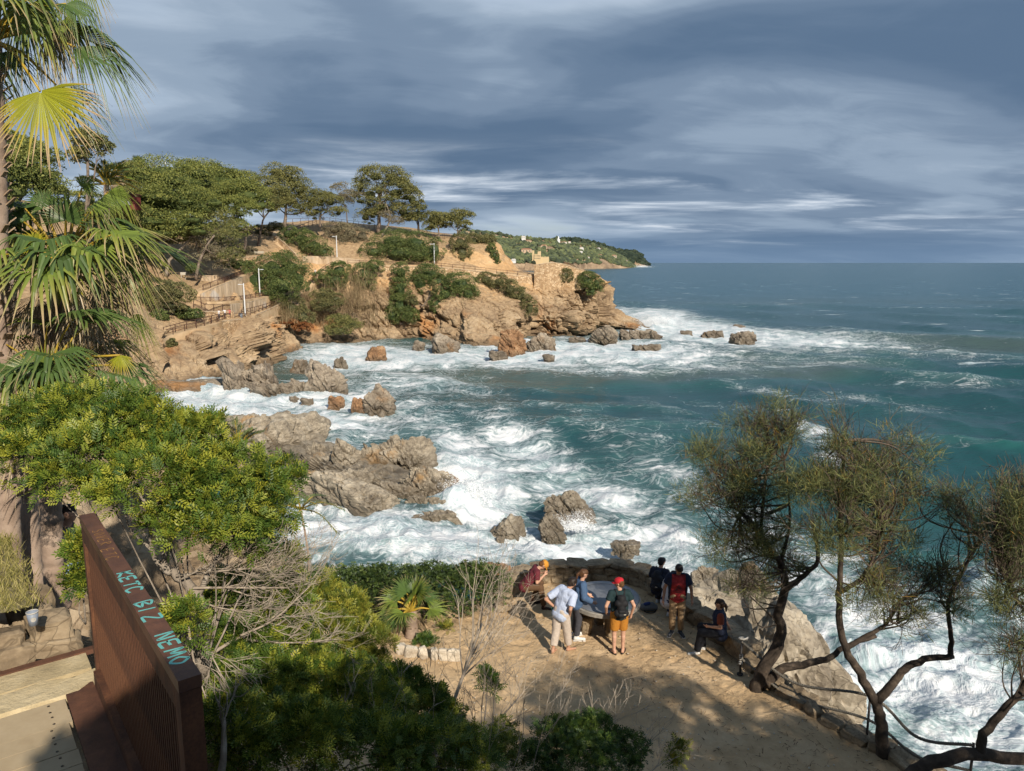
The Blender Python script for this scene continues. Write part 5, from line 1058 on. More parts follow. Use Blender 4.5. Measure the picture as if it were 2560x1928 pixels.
def hedge():
    rng = np.random.default_rng(64); a = atz(700, 1560, ZT - .1); b = atz(1228, 1545, ZT); n = 15; t = thing('clipped_hedge', 'long clipped dark green hedge along the seaward side of the planting bed', 'hedge', a); L = []
    for i in range(n):
        p = a + (b - a) * i / (n - 1); L.append((p - a + np.array([0, .35, .52 + .05 * math.sin(i * 2.1)]), np.array([.46, .6, .62])))
    link('foliage', leafy('foliage', L, 15000, rng, TPL_H, clump=.3, nclump=200, rad=(.8, 1.1), scale=(.6, 1.1)), MATS['leaf_hedge'], t)
    mb = MB()
    for i in range(n): mb.tube(np.array([L[i][0] - [0, 0, .5], L[i][0]]), [.03, .02], 5)
    st = mb.build('stems', MATS['bark_grey'], t); st['kind'] = 'stuff'
hedge()
# ------------------------------------------------------------------ bare and dead branches
def bare(label, roots, seed, mat='twig_grey', kids=(2, 4), depth=3, spread=.55, up=.08, name='dead_branch', leafy_tip=None, cat='branch'):
    rng = np.random.default_rng(seed); o = np.array(roots[0][0], float); t = thing(name, label, cat, o); mb = MB(); main = MB()
    for (p, q, r, nk, ln) in roots:
        p = np.array(p) - o; q = np.array(q) - o; P = catmull([p, (p + q) / 2 + rng.normal(size=3) * .06 * np.linalg.norm(q - p), q], 9); main.tube(P, np.linspace(r, r * .4, 9), 6); d = unit(q - p)
        for k in range(nk):
            i = rng.integers(3, 9); grow(mb, P[i], unit(d + spread * rng.normal(size=3)), ln * rng.uniform(.6, 1.2), r * .45 * (1 - i / 14), depth - 1, rng, spread, up, kids, rmin=.0018)
    main.build('branch', MATS[mat], t, True); tw = mb.build('twigs', MATS[mat], t); tw['kind'] = 'stuff'; return t
bare('broom of fine grey dead twigs spreading right from the mastic trunk', [(aty(440, 1440, 6.15), aty(640, 1420, 6.2), .014, 20, .36), (aty(480, 1470, 6.15), aty(720, 1470, 6.3), .014, 20, .36), (aty(450, 1450, 6.1), aty(580, 1380, 6.2), .010, 12, .3), (aty(470, 1480, 6.0), aty(640, 1530, 5.9), .010, 12, .32)], 71, kids=(2, 4), spread=.38)
bare('long grey dead branch arching over the middle of the slope', [(aty(520, 1640, 6.4), aty(700, 1560, 6.9), .02, 8, .36), (aty(600, 1590, 6.6), aty(770, 1470, 7.0), .014, 8, .34), (aty(620, 1600, 6.8), aty(830, 1600, 7.2), .012, 9, .38)], 72, spread=.45)
bare('hanging grey dead twigs close behind the fence post', [(aty(470, 1560, 5.6), aty(520, 1760, 5.4), .012, 9, .3), (aty(500, 1600, 5.8), aty(560, 1700, 5.6), .010, 8, .3)], 73, up=-.1, spread=.5)
bare('tall bare leaning tree whose grey stem crosses the sand', [(aty(1050, 1990, 7.6), aty(1205, 1560, 9.2), .034, 10, .8), (aty(1165, 1660, 8.9), aty(1250, 1470, 9.6), .014, 9, .6), (aty(1150, 1700, 8.8), aty(1280, 1600, 9.2), .012, 9, .5)], 74, kids=(2, 3), spread=.42, name='bare_tree', cat='tree')
bare('grey leafless bush with upright twigs at the bottom of the sand', [(aty(1150, 1990, 8.0), aty(1300, 1740, 8.9), .022, 12, .5), (aty(1180, 1960, 8.0), aty(1220, 1700, 9.0), .014, 9, .5), (aty(1220, 1940, 8.0), aty(1380, 1800, 8.8), .014, 9, .45)], 75, kids=(2, 3), spread=.45, name='bare_bush', cat='bush')
bare('dry twiggy bush top rising from the small leaved bush', [(aty(1480, 1960, 7.7), aty(1540, 1800, 7.9), .012, 9, .34), (aty(1560, 1960, 7.9), aty(1640, 1840, 8.2), .010, 8, .3), (aty(1600, 1960, 8.0), aty(1700, 1890, 8.4), .008, 7, .3)], 76, kids=(2, 3), name='bare_bush', cat='bush')
bare('snapped branch with a fresh orange break leaning over the leafy bush', [(aty(860, 1800, 7.2), aty(985, 1692, 7.4), .020, 2, .2)], 77, depth=1)
bare('second snapped stick standing upright beside the broken branch', [(aty(968, 1830, 7.3), aty(990, 1700, 7.4), .013, 2, .12), (aty(990, 1700, 7.4), aty(1050, 1640, 7.6), .008, 3, .15)], 78, depth=1)
bare('pale dry grass stalks rising in the dark bottom foreground', [(aty(900 + 60 * i, 1980, 6.2 + .1 * i), aty(860 + 75 * i, 1740 + 12 * (i % 3), 6.4 + .1 * i), .005, 4, .35) for i in range(8)], 79, kids=(1, 3), depth=3, spread=.35, name='dry_stalks', cat='stalks')
bare('twisted grey root stem in the dark at the foot of the fence', [(aty(535, 2000, 5.0), aty(560, 1800, 5.2), .04, 4, .3)], 80, mat='bark_grey')
bare('sparse twigs poking out at the right edge of the mastic bush', [(aty(640, 1640, 7.6), aty(760, 1450, 8.0), .016, 8, .4), (aty(700, 1420, 7.6), aty(770, 1370, 7.8), .006, 5, .25)], 81, kids=(2, 3))
bare('tangle of bare twigs beside the left end of the parapet wall', [(atz(1225, 1600, ZT), aty(1235, 1500, 15.6), .012, 9, .45), (atz(1240, 1620, ZT), aty(1215, 1530, 15.2), .010, 9, .4), (atz(1262, 1610, ZT), aty(1290, 1560, 15.4), .008, 8, .35)], 82, kids=(2, 3), name='bare_bush', cat='bush')
# ------------------------------------------------------------------ tamarisk trees on the terrace edge
def feathery(name, lobes, n, rng, L=.24, w=.0042, per=6):
    area = np.array([r[0] * r[1] + r[0] * r[2] for _, r in lobes]); area /= area.sum(); VV = []; RR = []
    for (c, r), wt in zip(lobes, area):
        m = int(n * wt); nc = max(5, int(36 * wt * len(lobes))); d = rnd_unit(rng, nc); cc = c + d * r * 1.12 * (rng.uniform(size=(nc, 1)) ** .40); dir_ = unit(d * .6 + np.array([0, 0, .6]) + .75 * rnd_unit(rng, nc)); cb = rng.uniform(-.25, .25, nc)
        ci = rng.integers(0, nc, m); tq = rng.uniform(-.5, .6, (m, 1)); P = cc[ci] + dir_[ci] * tq * .34 + rng.normal(size=(m, 3)) * .035; D = unit(dir_[ci] + .75 * rnd_unit(rng, m)); ln = L * rng.uniform(.35, 1.0, (m, 1))
        side = unit(np.cross(D, rnd_unit(rng, m))) * w * rng.uniform(.6, 1.3, (m, 1)); bend = .18 * rnd_unit(rng, m) * ln
        VV.append(np.stack([P - side * .5, P + side * .5, P + D * ln * .55 + bend + side, P + D * ln + bend * 1.2, P + D * ln * .55 + bend - side], 1).reshape(-1, 3)); RR.append(np.repeat(np.clip(rng.uniform(.05, .9, m) + cb[ci] + .25 * (D[:, 2] - .5), 0, 1), 5))
    V = np.concatenate(VV); k = np.arange(len(V) // 5) * 5; F4 = np.stack([k, k + 1, k + 2, k + 4], 1); F3 = np.stack([k + 4, k + 2, k + 3], 1)
    return mesh_np(name, V, [F4, F3], False, {'rnd': np.concatenate(RR)})
def tamarisk(label, Y, limbs, lobes, n, seed, ntw=70):
    rng = np.random.default_rng(seed); t = thing('tamarisk_tree', label, 'tree', aty(*limbs[0][0][0], Y), group=None); o = np.array(t.location); L = []; pts_all = []
    for pts, a, b in limbs:
        P = [aty(x, y, Y + (d[0] if d else 0)) - o for (x, y, *d) in pts]; L.append((P, a, b)); pts_all += [(p, b) for p in catmull(P, 12)[4:]]
    link('trunk', limb_mesh('trunk', L, 9), MATS['bark_dark'], t)
    lb = [(c - o, r) for c, r in lobes]; mb = MB(); A = np.array([p for p, _ in pts_all])
    for c, r in lb:
        for _ in range(max(5, int(ntw / len(lb)))):
            e = c + rnd_unit(rng, 1)[0] * r * rng.uniform(.4, 1); dd = np.linalg.norm(A - e, axis=1) + .6 * np.maximum(0, A[:, 2] - e[2]); i = np.argsort(dd)[rng.integers(0, 6)]; p = A[i]; mid = (p + e) / 2 + rng.normal(size=3) * .12 * np.linalg.norm(e - p) - [0, 0, .06]
            P = catmull([p, mid, e], 9); mb.tube(P, np.linspace(.020, .005, 9), 4, False); d = unit(e - mid)
            for k in range(5): grow(mb, P[rng.integers(4, 9)], unit(d + .6 * rng.normal(size=3) + [0, 0, .25]), rng.uniform(.25, .5), .0055, 1, rng, .5, .1, (2, 3), .7, 3, .25, 3, None, .0028)
    b = mb.build('twigs', MATS['twig_dark'], t); b['kind'] = 'stuff'
    f = link('foliage', feathery('foliage', sublobes(lb, 9, .36, rng, .36, 1.15), n, rng), MATS['tamarisk'], t); return t
tamarisk('left feathery tamarisk with a twisted dark trunk at the edge of the sand', 13.9,
  [([(1900, 1748), (1892, 1712), (1922, 1648), (1957, 1587), (1945, 1543), (1965, 1470), (1955, 1420), (1905, 1346), (1850, 1280)], .165, .045), ([(1962, 1470), (1998, 1448), (2045, 1398), (2030, 1300)], .07, .03), ([(1910, 1715), (1953, 1673), (2006, 1661), (2067, 1648), (2108, 1620), (2190, 1590)], .11, .04), ([(1900, 1340), (1915, 1200), (1940, 1080)], .04, .012), ([(1950, 1420), (1975, 1300), (1960, 1150)], .045, .012)],
  LBY([(1905, 1075, 75, 62, 13.9), (1960, 1060, 45, 55, 13.8), (1800, 1160, 75, 50, 13.8), (1880, 1180, 90, 60, 14.1), (1790, 1250, 70, 45, 13.6), (1890, 1290, 90, 60, 13.8), (1840, 1370, 70, 45, 13.5), (1930, 1400, 70, 50, 14.2), (1870, 1470, 50, 25, 13.4)], 1.0), 19000, 91, 150)
tamarisk('middle tamarisk with a forked trunk rising through the ropes', 11.8,
  [([(2214, 1960), (2203, 1850), (2201, 1795), (2185, 1746), (2148, 1681), (2112, 1620), (2095, 1510), (2099, 1400), (2105, 1224), (2112, 1100)], .125, .026), ([(2192, 1752), (2230, 1709), (2262, 1673), (2311, 1648), (2382, 1640)], .085, .05), ([(2376, 1642), (2378, 1591), (2370, 1510), (2408, 1428), (2457, 1340)], .05, .02), ([(2112, 1620), (2160, 1595), (2215, 1560), (2250, 1500)], .055, .02), ([(2098, 1480), (2150, 1450), (2180, 1400), (2210, 1300)], .05, .014)],
  LBY([(2108, 1085, 48, 50, 11.8), (2080, 1170, 80, 55, 11.7), (2140, 1190, 70, 60, 12.0), (2235, 1135, 58, 45, 12.0), (2110, 1260, 105, 55, 11.6), (2215, 1250, 70, 50, 12.0), (2070, 1330, 70, 45, 11.7), (2200, 1330, 60, 45, 11.9), (2260, 1230, 40, 40, 12.0), (2180, 1490, 70, 36, 11.5), (2260, 1540, 60, 36, 11.6), (2230, 1440, 60, 36, 11.9), (2380, 1260, 45, 40, 11.9), (2420, 1310, 60, 45, 11.9), (2370, 1490, 60, 50, 11.8), (2330, 1440, 40, 40, 11.9)], 1.0), 21000, 92, 170)
tamarisk('right tamarisk lying almost level along the bottom edge of the picture', 10.6,
  [([(2240, 1985), (2290, 1932), (2331, 1908), (2445, 1884), (2560, 1897), (2680, 1880)], .12, .09), ([(2452, 1888), (2461, 1836), (2514, 1770), (2570, 1700), (2590, 1560), (2550, 1400)], .085, .03), ([(2585, 1560), (2530, 1480), (2500, 1400)], .03, .012)],
  LBY([(2530, 1240, 55, 50, 10.7), (2500, 1330, 45, 55, 10.6), (2550, 1360, 60, 60, 10.6), (2520, 1450, 55, 45, 10.5), (2560, 1520, 60, 45, 10.6), (2540, 1620, 40, 30, 10.5), (2600, 1280, 60, 70, 10.8)], 1.0), 9500, 93, 80)
print('near plants', time.time() - T0)
# ------------------------------------------------------------------ parapet wall, kerb, ropes, table
STONES = []
def stone_mesh(i):
    rng = np.random.default_rng(700 + i); D, F = ico(2); S = np.sign(D) * np.abs(D) ** .42; S = S / np.abs(S).max(0); P = S * .5 * (1 + .16 * vnoise(D * 1.7 + i * 9, 5)[:, None]) + .05 * rng.normal(size=D.shape) * .6
    return mesh_np('stone', P, F, False)
rock_mat('wall_stone', [(.10, .073, .046), (.19, .142, .09), (.28, .215, .138), (.38, .30, .20)], scale=1.6, crackscale=3.0, fine=25, bdist=.02, bstr=.5)
rock_mat('kerb_stone', [(.30, .25, .19), (.42, .36, .28), (.52, .46, .37), (.60, .54, .45)], scale=2.5, crackscale=4.0, fine=30, bdist=.015, bstr=.4)
mottled('mortar', [(.3, (.16, .115, .07)), (.7, (.30, .23, .15))], 8, 5, .95, .5, .01)
STONES = [stone_mesh(i) for i in range(9)]
for s in STONES: s.materials.append(MATS['wall_stone'])
def stone(parent, o, p, size, rz, rng, mats=None):
    me = STONES[rng.integers(0, 9)]
    ob = bpy.data.objects.new('stone', me); COL.objects.link(ob); ob.parent = parent; ob.location = tuple(np.asarray(p) - o); ob.scale = tuple(size); ob.rotation_euler = (rng.normal(0, .06), rng.normal(0, .06), rz + rng.normal(0, .08))
    if mats is not None: ob.material_slots[0].link = 'OBJECT'; ob.material_slots[0].material = mats
    return ob
def along(path, step, rng):
    P = np.array(path, float); d = np.concatenate([[0], np.cumsum(np.linalg.norm(np.diff(P, axis=0), axis=1))]); s = 0; out = []
    while s < d[-1] - step * .3:
        L = step * rng.uniform(.65, 1.35); m = min(s + L / 2, d[-1]); p = np.array([np.interp(m, d, P[:, k]) for k in range(3)]); q = np.array([np.interp(min(m + .05, d[-1]), d, P[:, k]) for k in range(3)]) - np.array([np.interp(m - .05, d, P[:, k]) for k in range(3)])
        out.append((p, L, math.atan2(q[1], q[0]))); s += L
    return out
def walls():
    rng = np.random.default_rng(66)
    arc = catmull([atz(x, y, ZT) for x, y in [(1258, 1545), (1262, 1505), (1290, 1480), (1340, 1465), (1400, 1458), (1480, 1457), (1560, 1460), (1612, 1472), (1640, 1490)]], 50); arc = arc + np.array([0, .18, 0]); o = arc[0].copy()
    w = thing('parapet_wall', 'low curved rubble stone parapet around the seaward end of the terrace', 'wall', o)
    mb = MB(); n = len(arc); V = []
    for p, q in zip(arc, np.gradient(arc, axis=0)):
        nn = np.array([-q[1], q[0], 0]); nn /= np.linalg.norm(nn)
        for a, z in ((-.15, -.05), (-.15, .42), (.15, .42), (.15, -1.2)): V.append(p + nn * a + [0, 0, z] - o)
    mb.add(np.array(V), grid_faces(n, 4)); mb.build('core', MATS['mortar'], w)
    for c, (z, h, st) in enumerate([(.12, .26, .36), (.33, .24, .42)]):
        for p, L, a in along(arc, st, rng): stone(w, o, p + [0, 0, z + rng.normal(0, .01)], (L * 1.02, .44, h * rng.uniform(.9, 1.15)), a, rng)
    for p, L, a in along(arc, .48, rng): stone(w, o, p + [0, 0, .485], (L * 1.14, .50, .11), a, rng)
    # rougher seat wall down the right side
    arc = catmull([atz(x, y, ZT) for x, y in [(1650, 1498), (1700, 1542), (1770, 1588), (1845, 1650)]], 30) + np.array([.15, .1, 0]); o = arc[0].copy(); w = thing('seat_wall', 'rough rock seat wall down the right side of the terrace, under the seated people', 'wall', o)
    mb = MB(); V = []
    for p, q in zip(arc, np.gradient(arc, axis=0)):
        nn = np.array([-q[1], q[0], 0]); nn /= np.linalg.norm(nn)
        for a, z in ((-.16, -.05), (-.16, .34), (.2, .34), (.2, -1.2)): V.append(p + nn * a + [0, 0, z] - o)
    mb.add(np.array(V), grid_faces(30, 4)); mb.build('core', MATS['mortar'], w)
    for p, L, a in along(arc, .55, rng): stone(w, o, p + [0, 0, .16], (L * 1.05, .5, .36), a, rng)
    for p, L, a in along(arc, .62, rng): stone(w, o, p + [0, 0, .36], (L * 1.05, .52, .2), a, rng)
    arc = catmull([atz(x, y, ZT) for x, y in [(1860, 1668), (1950, 1740), (2060, 1815), (2200, 1893), (2330, 1960)]], 30); o = arc[0].copy(); w = thing('edging_stones', 'broken line of edging stones where the sand ends above the surf', 'edging', o)
    for p, L, a in along(arc, .42, rng):
        for k in range(2): stone(w, o, p + [.12 + .28 * k * rng.uniform(.6, 1), .08 + .2 * k, .03 - .1 * k + rng.normal(0, .03)], (L, .34, .26 * rng.uniform(.7, 1.2)), a + rng.normal(0, .25), rng)
    kp = [atz(x, y, ZT) for x, y in [(1003, 1634), (1028, 1640), (1058, 1643), (1086, 1646), (1108, 1647), (1134, 1648)]]; o = kp[0].copy(); w = thing('kerb_stones', 'row of pale upright stones edging the planting bed', 'kerb', o)
    for p, wd in zip(kp, (.22, .3, .2, .17, .2, .3)): stone(w, o, p + [0, 0, .10], (wd, .16, .30), 0, rng, MATS['kerb_stone'])
walls()
def rope(label, ctl, r, seed):
    P = catmull(ctl, 90); o = P[0].copy(); mb = MB(); P = P - o; s = np.linspace(0, 90 * 5.5, 90 * 3); Q = catmull(P, 270); Tn = unit(np.gradient(Q, axis=0)); u = unit(np.cross(Tn, [0, 0, 1.0])); v = np.cross(Tn, u); L = np.concatenate([[0], np.cumsum(np.linalg.norm(np.diff(Q, axis=0), axis=1))])
    t = thing('rope', label, 'rope', o)
    for k in range(3):
        a = L * 2 * math.pi / .12 + k * 2.094; mb = MB(); mb.tube(Q + r * .55 * (np.cos(a)[:, None] * u + np.sin(a)[:, None] * v), r * .62, 5); mb.build('strand', MATS['rope'], t, True)
plain('rope', (.16, .145, .12), .9, .25, 30)
plain('iron', (.035, .032, .032), .6, .2, 20)
def ropes():
    p1 = atz(1850, 1686, ZT); p2 = atz(2166, 1852, ZT); p3 = atz(2420, 1985, ZT)
    for p, h, lab in ((p1, .78, 'short iron rope post with a coiled white ring on top'), (p2, .92, 'plain iron rope post beside the middle tamarisk'), (p3, .92, 'iron rope post hidden behind the lying tamarisk trunk')):
        t = thing('rope_post', lab, 'post', p); mb = MB(); mb.tube([[0, 0, -.1], [0, 0, h]], .022, 8); mb.build('pole', MATS['iron'], t, True); mb = MB(); mb.lathe([(.07, 0), (.07, .015), (.0, .016)], 10); mb.build('foot_plate', MATS['iron'], t)
        if p is p1:
            for zc, rr in ((h, .085),):
                a = np.linspace(0, 6.0, 26); mb = MB(); mb.tube(np.stack([.03 + rr * np.cos(a), rr * np.sin(a) * .8, zc + .012 * a], 1), .022, 6); mb.build('rope_ring', MATS['rope_pale'], t, True)
            mb = MB(); a = np.linspace(0, 6.28 * 5, 80); mb.tube(np.stack([.032 * np.cos(a), .032 * np.sin(a), .22 + .012 * a / 1.6], 1), .012, 5); mb.build('rope_whipping', MATS['rope_pale'], t, True)
    z = np.array([0, 0, 1.0])
    rope('upper rope sagging from the ringed post past the middle tamarisk', [p1 + z * .74, p1 * .55 + p2 * .45 + z * .42, p2 + z * .88, p2 * .5 + p3 * .5 + z * .55, p3 + z * .88], .026, 1)
    rope('lower rope sagging along the edging stones', [p1 + z * .36, p1 * .55 + p2 * .45 + z * .10, p2 + z * .42, p2 * .5 + p3 * .5 + z * .2, p3 + z * .42], .024, 2)
plain('rope_pale', (.42, .40, .36), .9, .2, 30)
ropes()
def table():
    c = atz(1512, 1492, ZT + .86); t = thing('orientation_table', 'round stone viewpoint table with a grey metal top among the people', 'table', (c[0], c[1], ZT)); M = np.array(Matrix.Rotation(R(2), 3, 'X'))
    def disc(r0, z0, z1, n=48, bev=.015):
        mb = MB(); mb.lathe([(0.001, z1), (r0 - bev, z1), (r0, z1 - bev), (r0, z0 + bev), (r0 - bev, z0), (.001, z0)], n); V = np.concatenate(mb.V); mb.V = [V @ M.T + [0, 0, .86]]; return mb
    disc(.84, -.12, -.008).build('stone_slab', MATS['slab'], t); tp = disc(.80, -.006, .012).build('metal_top', MATS['plate'], t)
    mb = MB(); a = np.linspace(-.6, 3.6, 40); mb.add(np.concatenate([np.stack([.62 * np.cos(a), .62 * np.sin(a), np.full(40, .0145)], 1), np.stack([.64 * np.cos(a), .64 * np.sin(a), np.full(40, .0145)], 1)]) @ M.T + [0, 0, .86], grid_faces(2, 40)); mb.build('engraved_arc', MATS['plate_line'], tp)
    rng = np.random.default_rng(3)
    for (x, y, sx, sy) in ((-.42, -.1, .34, .5), (.12, -.18, .3, .42), (.42, .22, .3, .36), (-.1, .35, .3, .3)):
        P, F = rock_verts((sx, sy, 1.0), int(80 + x * 50), 3, 6, 0, (0, 0), .5); P[:, 2] = P[:, 2] * .80 + .36; me = mesh_np('leg', P + [x, y, 0], F); link('leg', me, MATS['wall_stone'], t)
    # a folded paper map held on the near edge
    g = np.array([[x, y, 0] for y in np.linspace(-.15, .15, 5) for x in np.linspace(-.2, .2, 7)]); g[:, 2] = .02 + .025 * np.abs(np.sin(g[:, 0] * 15)) + .01 * np.sin(g[:, 1] * 20); rz = np.array(Matrix.Rotation(R(-12), 3, 'Z')); pc = np.array([.16, -.5, .012])
    V = (g @ rz.T + pc) @ M.T + [0, 0, .86]; th = V - [0, 0, .003]; n = len(V); F = grid_faces(5, 7); mp = link('paper_map', mesh_np('paper_map', np.concatenate([V, th]), np.concatenate([F, F[:, ::-1] + n])), MATS['paper'], None, 'crumpled grey paper map lying on the viewpoint table', 'map', loc=(c[0], c[1], ZT))
    mb = MB()
    for i in range(9): mb.box(((np.array([-.10 + .025 * i, .06, .052]) @ rz.T + pc) @ M.T + [0, 0, .86]), (.014, .03, .002), R(-12))
    ob = mb.build('lettering', MATS['plate_line'], mp); ob['kind'] = 'stuff'
plain('slab', (.26, .24, .21), .8, .25, 9, bstr=.5, bdist=.01); plain('plate', (.17, .18, .20), .5, .12, 5, metal=.2, spec=.4); plain('plate_line', (.05, .055, .06), .5, .1); plain('paper', (.30, .33, .37), .8, .08)
table()
# ------------------------------------------------------------------ fence, deck and bank at the lower left
def rust_mat(name, cols, rough=.75):
    m, t, b = newmat(name); p = opos(t); n = t.noise(t.mapping(p, scale=(1, 1, .35)), 7, 8, .65, .4); n2 = t.noise(p, 90, 3, .6)
    f = t.math('ADD', t.math('MULTIPLY', n, .75), t.math('MULTIPLY', n2, .25)); setc(t, b, 'Base Color', t.ramp(f, [(.32, cols[0]), (.5, cols[1]), (.68, cols[2])])); b.inputs['Roughness'].default_value = rough; bump(t, b, n2, .25, .003); MATS[name] = m
rust_mat('rust', [(.035, .016, .010), (.088, .037, .019), (.17, .072, .032)]); rust_mat('rust_cap', [(.055, .028, .021), (.10, .047, .030), (.16, .072, .042)], .5)
mottled('deck_wood', [(.3, (.27, .205, .125)), (.5, (.36, .28, .175)), (.7, (.43, .345, .225))], 2.5, 6, .8, .3, .004, 40)
mottled('step_stone', [(.3, (.28, .22, .125)), (.5, (.42, .335, .195)), (.7, (.52, .43, .27))], 3, 7, .9, .7, .03, 12)
mottled('terracotta', [(.3, (.20, .082, .052)), (.7, (.30, .135, .085))], 5, 5, .85, .3, .005)
plain('spray_paint', (.13, .40, .37), .5, .1); plain('scratch', (.36, .19, .06), .7, .2); plain('cup_paper', (.20, .23, .28), .5, .05); plain('cup_lid', (.42, .40, .36), .5, .05); plain('screw_steel', (.10, .085, .07), .4, .1, metal=.8)
FZ, DZ = 14.45, 13.35
def fence():
    Fp = np.array([-2.66, 4.43]); Np = np.array([-1.22, 2.58]); d = Fp - Np; L = np.linalg.norm(d); az = math.atan2(d[1], d[0]); t = thing('rusty_fence', 'rusty weathering steel fence panel with slats and painted tags on its top rail', 'fence', (Np[0], Np[1], DZ), az)
    H = FZ - DZ                                             # local x runs along the fence, y to its left (deck side)
    mb = MB(); mb.box((L / 2, 0, H - .025), (L, .085, .05)); cap = mb.build('top_rail', MATS['rust_cap'], t)
    mb = MB(); mb.box((L / 2, .036, H - .10), (L - .17, .010, .10)); mb.build('rail_lip', MATS['rust'], cap)
    mb = MB(); mb.box((.045, 0, (H - .053) / 2 - .35), (.085, .081, H - .053 + .7)); mb.build('end_post', MATS['rust'], t)
    mb = MB(); mb.box((L - .04, 0, (H - .053) / 2 - .1), (.06, .078, H - .053 + .2)); mb.build('end_post', MATS['rust'], t)
    mb = MB(); mb.box((L / 2, .03, .05), (L - .18, .06, .10)); mb.build('bottom_rail', MATS['rust'], t)
    mb = MB(); mb.box((L / 2, .14, -.01), (L - .02, .16, .02)); mb.build('base_plate', MATS['rust_cap'], t)
    sl = MB(); sl.box((0, 0, 0), (.016, .034, H - .16)); me = sl.mesh('slat'); me.materials.append(MATS['rust']); n = 52
    for i in range(n):
        o = bpy.data.objects.new('slat', me); COL.objects.link(o); o.parent = t; o.location = (.11 + (L - .21) * i / (n - 1), .006, H / 2 + .01); o.rotation_euler = (0, 0, R(1.5) * (1 if i % 2 else -1))
    # tags on the rail, written from strokes: lettering reads along the rail
    G = {'K': [[(0, 0), (0, 1)], [(.6, 1), (.02, .45), (.65, 0)]], 'E': [[(.55, 1), (0, .95), (0, .5), (.45, .52)], [(0, .5), (0, .02), (.6, .05)]], 'T': [[(0, .95), (.7, 1)], [(.35, .98), (.3, 0)]], 'C': [[(.6, .9), (.2, 1), (0, .5), (.2, 0), (.65, .12)]], 'B': [[(0, 0), (0, 1), (.5, .85), (.1, .52), (.6, .3), (0, 0)]], 'I': [[(.15, 1), (.1, 0)]], 'Z': [[(0, 1), (.6, .95), (0, .05), (.65, 0)]], 'N': [[(0, 0), (.05, 1), (.5, .05), (.55, 1)]], 'M': [[(0, 0), (.1, 1), (.35, .3), (.6, 1), (.7, 0)]], 'O': [[(.3, 1), (0, .5), (.3, 0), (.6, .5), (.3, 1)]], 'S': [[(.55, .9), (.1, .95), (.1, .6), (.5, .45), (.45, .05), (0, .1)]], 'V': [[(0, 1), (.3, 0), (.6, 1)]], 'R': [[(0, 0), (0, 1), (.5, .8), (.05, .5), (.6, 0)]]}
    def tag_(word, x0, h, w, mat, y0, step, thick):
        mb = MB(); x = x0
        for ch in word:
            for st in G[ch]:
                P = catmull([(x - a * w, y0 - (b - .5) * h, H + .0012) for a, b in st], 6 * len(st)); tn = unit(np.gradient(P, axis=0)); sd = np.cross(tn, [0, 0, 1.0]) * thick * .5
                mb.add(np.concatenate([P - sd, P + sd]), grid_faces(2, len(P)))
            x -= step
        mb.build('painted_tag', MATS[mat], cap)
    # text is read by someone looking along the rail from the near end: x decreases towards the viewer
    tag_('SOVER', 1.98, .055, .055, 'scratch', .0, .062, .004); tag_('ETC', 1.62, .06, .06, 'scratch', .01, .07, .004)
    tag_('KETC', 1.22, .066, .085, 'spray_paint', 0, .075, .013); tag_('BIZ', .80, .07, .09, 'spray_paint', 0, .082, .012); tag_('NEMO', .42, .07, .085, 'spray_paint', -.003, .08, .013)
    return Np, d / L, L
FN, FD, FL = fence()
